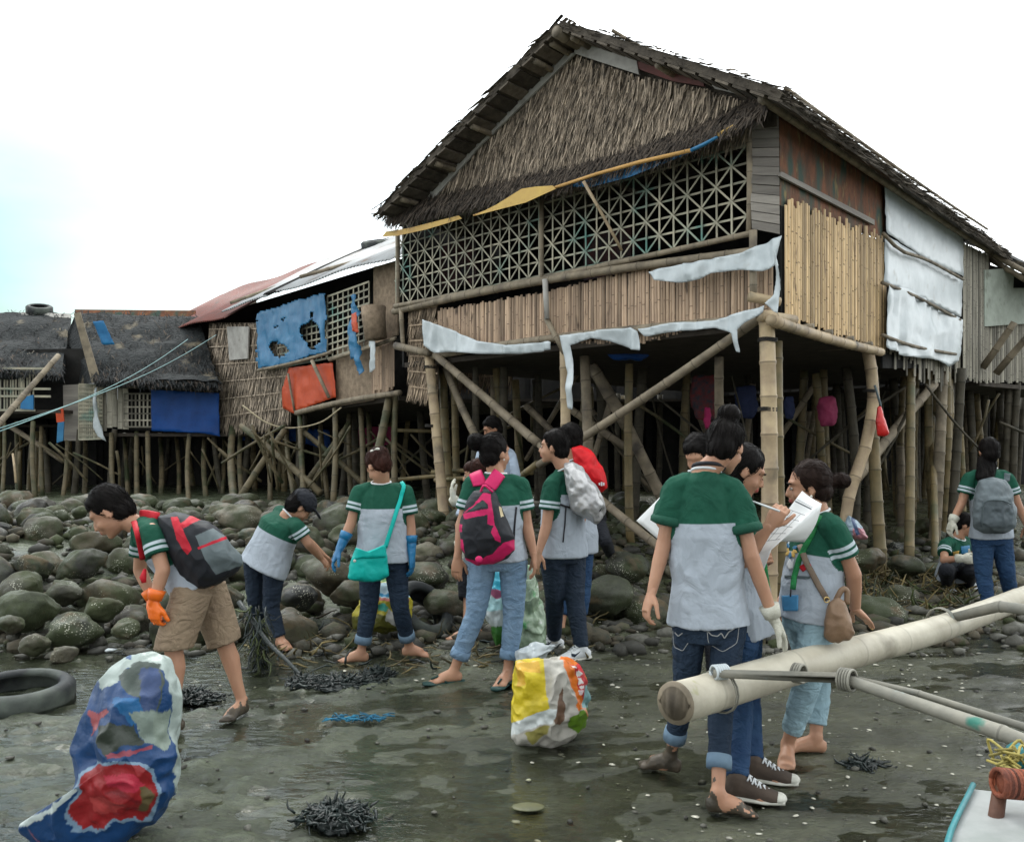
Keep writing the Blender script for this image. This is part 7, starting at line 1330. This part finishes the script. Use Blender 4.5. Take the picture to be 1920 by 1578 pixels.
def heap(px, py, D, rx, rz, label, m='weed', n=420, seed=1, ry=None, name="weed_clump"):
    c = V(px, py, D); c[2] = max(float(base_z(c[0], c[1])), 0); v, f = rock_mesh(seed + 20, 4); ry = ry or rx * .7; v = v * (1 + .34 * fbm(v * 2.6, 4, seed)[:, None]); cv = v * A(rx, ry, rz) * .85 + c
    def fn(r):
        a = r.uniform(0, 6.28); b = r.uniform(0, 1.5); d = A(math.cos(a) * math.sin(b), math.sin(a) * math.sin(b), math.cos(b)); k = r.uniform(.75, 1.25) if b > 1.1 else .86; return c + d * A(rx, ry, rz) * k, nrm(A(r.gauss(0, 1), r.gauss(0, 1), -.5 + .6 * r.random())), r.uniform(.03, .08)
    return strands(n, fn, m, name, label, "seaweed", (.003, .008), seed, [(cv, f)])
heap(628, 1545, 3.38, .14, .075, "black tangled clump of weed in the mud at the bottom centre", seed=3); heap(640, 1285, 5.28, .27, .06, "long low heap of black weed beside the bare feet", seed=4, ry=.12); heap(575, 1282, 5.3, .12, .05, "small black weed heap where the dark stick points", seed=5); heap(345, 1302, 5.0, .22, .05, "flat dark clump of mud between the boy's legs", seed=6, ry=.1); heap(710, 1262, 5.5, .09, .04, "small dark lump near the woman's right foot", seed=7); heap(1620, 1440, 3.95, .10, .03, "dark scrap in the mud beyond the bare feet at the pole", seed=8, n=160)
sg = V(480, 1150, 5.7)
def fw(r): t = r.random() ** .8; return V(458 + 44 * r.random() * (1 - .5 * t) + 18 * t, 1130 + 120 * t, 5.65 + r.uniform(-.06, .06)), A(r.gauss(.02, .12), 0, -1), r.uniform(.08, .26)
strands(150, fw, 'weed', "seaweed_tangle", "dangling green and black seaweed tangle behind the boy's raised heel", "seaweed", (.003, .006), 12, mats=[M['weed'], M['weed_g']])
st = MB().add(tube(curve([V(448, 1128, 5.75), V(500, 1200, 5.55), V(540, 1240, 5.4), V(572, 1274, 5.3)], 5), list(np.linspace(.018, .012, 16)), 7)); tag(st.build("stick", M['weed'], None, True), "dark crooked stick holding the seaweed tangle", "stick")
def fg(r): y = r.uniform(7.4, 9.4); return A(r.uniform(.36 * y, .55 * y), y, float(base_z(.45 * y, y)) + r.uniform(.0, .05)), A(r.gauss(0, 1), r.gauss(0, .6), .1), r.uniform(.15, .4)
strands(750, fg, 'weed_b', "seaweed_litter", seed=13, mats=[M['weed_b'], M['weed_g']])
def fg2(r): y = r.uniform(5.6, 7.2); return A(r.uniform(-.32 * y, .1 * y), y, float(base_z(0, y)) + .02), A(r.gauss(0, 1), r.gauss(0, .6), .05), r.uniform(.08, .25)
strands(330, fg2, 'weed_b', "shore_seaweed", seed=14, mats=[M['weed_b'], M['weed']], w_=(.003, .008))
mb = MB(); r = random.Random(15); c0 = V(668, 1352, 4.6); c0[2] = .012
for k in range(70): a = c0 + A(r.uniform(-.15, .15), r.uniform(-.05, .05), r.uniform(0, .01)); b = a + A(r.uniform(-.08, .08), r.uniform(-.05, .05), r.uniform(-.004, .008)); mb.add(tube([a, (a + b) / 2 + A(0, 0, .006), b], [.0035] * 3, 4), r.random())
M['net_b'] = mat("blue_net_scrap", (.008, .14, .24), (.006, .08, .15), 20, .6, tone=.4); tag(mb.build("fishing_net", M['net_b'], None, True), "bright blue scrap of netting lying on the mud", "net")
mb = MB(); mb.add(ell(A(*V(990, 1512, 3.52)[:2], .000), .07, .045, .006)); M['lid'] = mat("dull_yellow_plastic", (.10, .10, .045), (.07, .075, .04), 9, .5); tag(mb.build("plastic_plate", M['lid'], None, True), "dull yellow plastic plate sunk in the mud", "plate")
for k, (px, py, D, w_, m, lb) in enumerate(((208, 1208, 6.15, .04, 'white_s', "white scrap between boulders at the mud edge"),)):
    c = V(px, py, D); c[2] = float(base_z(c[0], c[1])) + .01; v, f, q = np.array(ell(c, w_, w_ * .6, .01)[0]), ell(c, w_, w_ * .6, .01)[1], 0; v = v + (fbm(v * 22, 2, k)[:, None] * A(.012, .012, .012)); tag(mk("plastic_scrap", v, f, M[m], None, True), lb, "litter")
# ---------------------------------------------------------------- outrigger float, booms and boat
M['polew'] = mat("white_painted_bamboo", (.50, .47, .38), (.36, .33, .26), 4, .5, bump=.3, bscale=18, tone=.16, spec=.4, stretch=(1, 1, 1), darks=[((.22, .20, .15), 3.4, .60, .72), ((.26, .27, .08), 6, .68, .76)])
M['boom'] = mat("grey_boom_bamboo", (.24, .23, .19), (.15, .15, .13), 6, .55, bump=.3, tone=.3, darks=[((.30, .36, .33), 6, .62, .70), ((.03, .16, .12), 5, .68, .74)])
bt = empty("outrigger_boat", A(1.6, 1.6, 0), "white outrigger boat with turquoise rim, its bamboo float reaching back to the girls", "boat")
fl = [(1268, 1317, 3.28), (1340, 1296, 3.46), (1480, 1253, 3.76), (1640, 1212, 4.2), (1780, 1172, 4.72), (1925, 1117, 5.32), (2080, 1062, 5.9)]
MB().add(bamboo(None, None, .079, .060, seg=.5, n=24, ctrl=[V(*q) for q in fl], base=.6, nb=1.02)).build("float", M['polew'], bt, True)
e0 = V(*fl[0]); dd = nrm(V(*fl[0]) - V(*fl[1])); M['plug'] = mat("mossy_pole_end", (.15, .20, .15), (.05, .06, .05), 22, .8, bump=.6)
MB().add(tube([e0 + dd * .001, e0 + dd * .012, e0 + dd * .012, e0 + dd * .003], [.083, .081, .064, .062], 24, False)).build("float_rim", M['bamboo_g'], bt, True); MB().add(tube([e0 + dd * .002, e0 + dd * .006], [.064, .060], 24)).build("float_plug", M['plug'], bt, True)
for pts, r0, r1, in (([(1338, 1262, 3.40), (1400, 1256, 3.46), (1490, 1258, 3.50), (1600, 1276, 3.32), (1750, 1325, 3.05), (1925, 1392, 2.78), (2040, 1440, 2.6)], .017, .029), ([(1580, 1266, 3.36), (1660, 1280, 3.26), (1780, 1318, 3.08), (1930, 1366, 2.88), (2040, 1400, 2.75)], .011, .015), ([(1736, 1170, 4.85), (1790, 1146, 4.62), (1850, 1137, 4.5), (1925, 1141, 4.35), (2060, 1160, 4.1)], .024, .032), ):
    MB().add(bamboo(None, None, r0, r1, seg=.6, n=12, ctrl=[V(*q) for q in pts], base=.55)).build("boom", M['boom'], bt, True)
def lash(px, py, D, r_, ax, name, m, parent, n=6, w_=.006, sp=.011):
    c = V(px, py, D); x, y = frame(ax); mb = MB()
    for k in range(n): mb.add(tube([c + nrm(ax) * (k - n / 2) * sp + x * math.cos(a) * r_ + y * math.sin(a) * r_ for a in np.linspace(0, 6.283, 17)], [w_] * 17, 5), random.random())
    return mb.build(name, M[m], parent, True)
lash(1352, 1259, 3.42, .026, V(1400, 1256, 3.46) - V(1338, 1262, 3.40), "lashing", 'white_s', bt); lash(1500, 1262, 3.49, .036, V(1600, 1276, 3.32) - V(1490, 1258, 3.5), "lashing", 'boom', bt, 4); lash(1352, 1294, 3.47, .088, V(*fl[2]) - V(*fl[1]), "lashing", 'boom', bt, 2, .004); lash(1590, 1274, 3.32, .04, V(1600, 1276, 3.32) - V(1490, 1258, 3.5), "lashing", 'boom', bt, 5); lash(1766, 1166, 4.72, .08, V(*fl[5]) - V(*fl[4]), "lashing", 'boom', bt, 3, .004)
hullp = [A(1.20, 2.22, .60), A(.97, 1.90, .60), A(.84, 1.62, .62), A(.86, 1.2, .64), A(.84, .6, .64)]; hullr = [A(1.26, 2.2, .60), A(1.50, 2.0, .62), A(1.72, 1.7, .63), A(1.86, 1.2, .64), A(1.9, .6, .64)]
M['hull'] = mat("white_boat_paint", (.34, .35, .35), (.22, .24, .23), 5, .45, bump=.2, bscale=14, darks=[((.25, .27, .26), 8, .66, .74)]); M['rim'] = mat("turquoise_paint", (.03, .20, .22), (.03, .15, .17), 7, .45)
mb = MB(); v = []
for a, b in zip(hullp, hullr): m_ = (a + b) / 2; v += [a, b, A(m_[0] * .35 + b[0] * .65, m_[1], .22), A(m_[0], m_[1], .08), A(m_[0] * .35 + a[0] * .65, m_[1], .22)]
f = []
for i in range(4):
    for k in range(5): a = i * 5 + k; b = i * 5 + (k + 1) % 5; f.append((a, a + 5, b + 5, b))
f.append((4, 3, 2, 1, 0)); mb.add((v, f)); mb.build("hull", M['hull'], bt)
for s_ in (hullp, hullr): MB().add(tube([p + A(0, 0, .012) for p in curve(s_, 5)], [.007] * 21, 8)).build("gunwale", M['rim'], bt, True)
MB().add(slab([A(1.32, 2.02, .66), A(1.8, 1.9, .66), A(1.86, 1.80, .66), A(1.36, 1.90, .66)], A(0, 0, .02))).build("thwart", M['tarp_c'], bt)
MB().add(bamboo(V(1880, 1442, 2.1), V(1852, 1640, 2.0), .016, .020, n=12)).build("mooring_post", mat("rusty_wood", (.13, .055, .03), (.07, .035, .025), 9, .7, bump=.4), bt, True)
M['rust_rope'] = mat("rust_brown_rope", (.20, .055, .025), (.09, .03, .02), 18, .8, tone=.6, bump=.6); lash(1915, 1470, 2.06, .031, A(1, .05, -.1), "wrapped_rope", 'rust_rope', bt, 16, .006, .007); MB().add(tube([V(1876, 1472, 2.06), V(2000, 1480, 2.06)], [.030, .030], 12)).build("cross_bar", M['rust_rope'], bt, True)
mb = MB(); r = random.Random(16)
for k in range(26): a = V(1890, 1425, 2.35) + A(r.gauss(0, .016), r.gauss(0, .016), r.gauss(0, .016)); mb.add(tube(curve([a, a + A(r.gauss(0, .03), r.gauss(0, .03), r.gauss(0, .02)), a + A(r.gauss(0, .03), r.gauss(0, .03), r.gauss(-.02, .02))], 4), [.004] * 9, 5), r.random())
M['rope_y'] = mat("yellow_rope", (.34, .28, .07), (.24, .21, .07), 20, .8, tone=.4); mb.build("rope_tangle", M['rope_y'], bt, True)
MB().add(tube([V(1905, 1410, 2.5), V(1925, 1425, 2.4)], [.03, .03], 10)).build("net_bundle", M['rim'], bt, True)
print("built", len(bpy.data.objects))
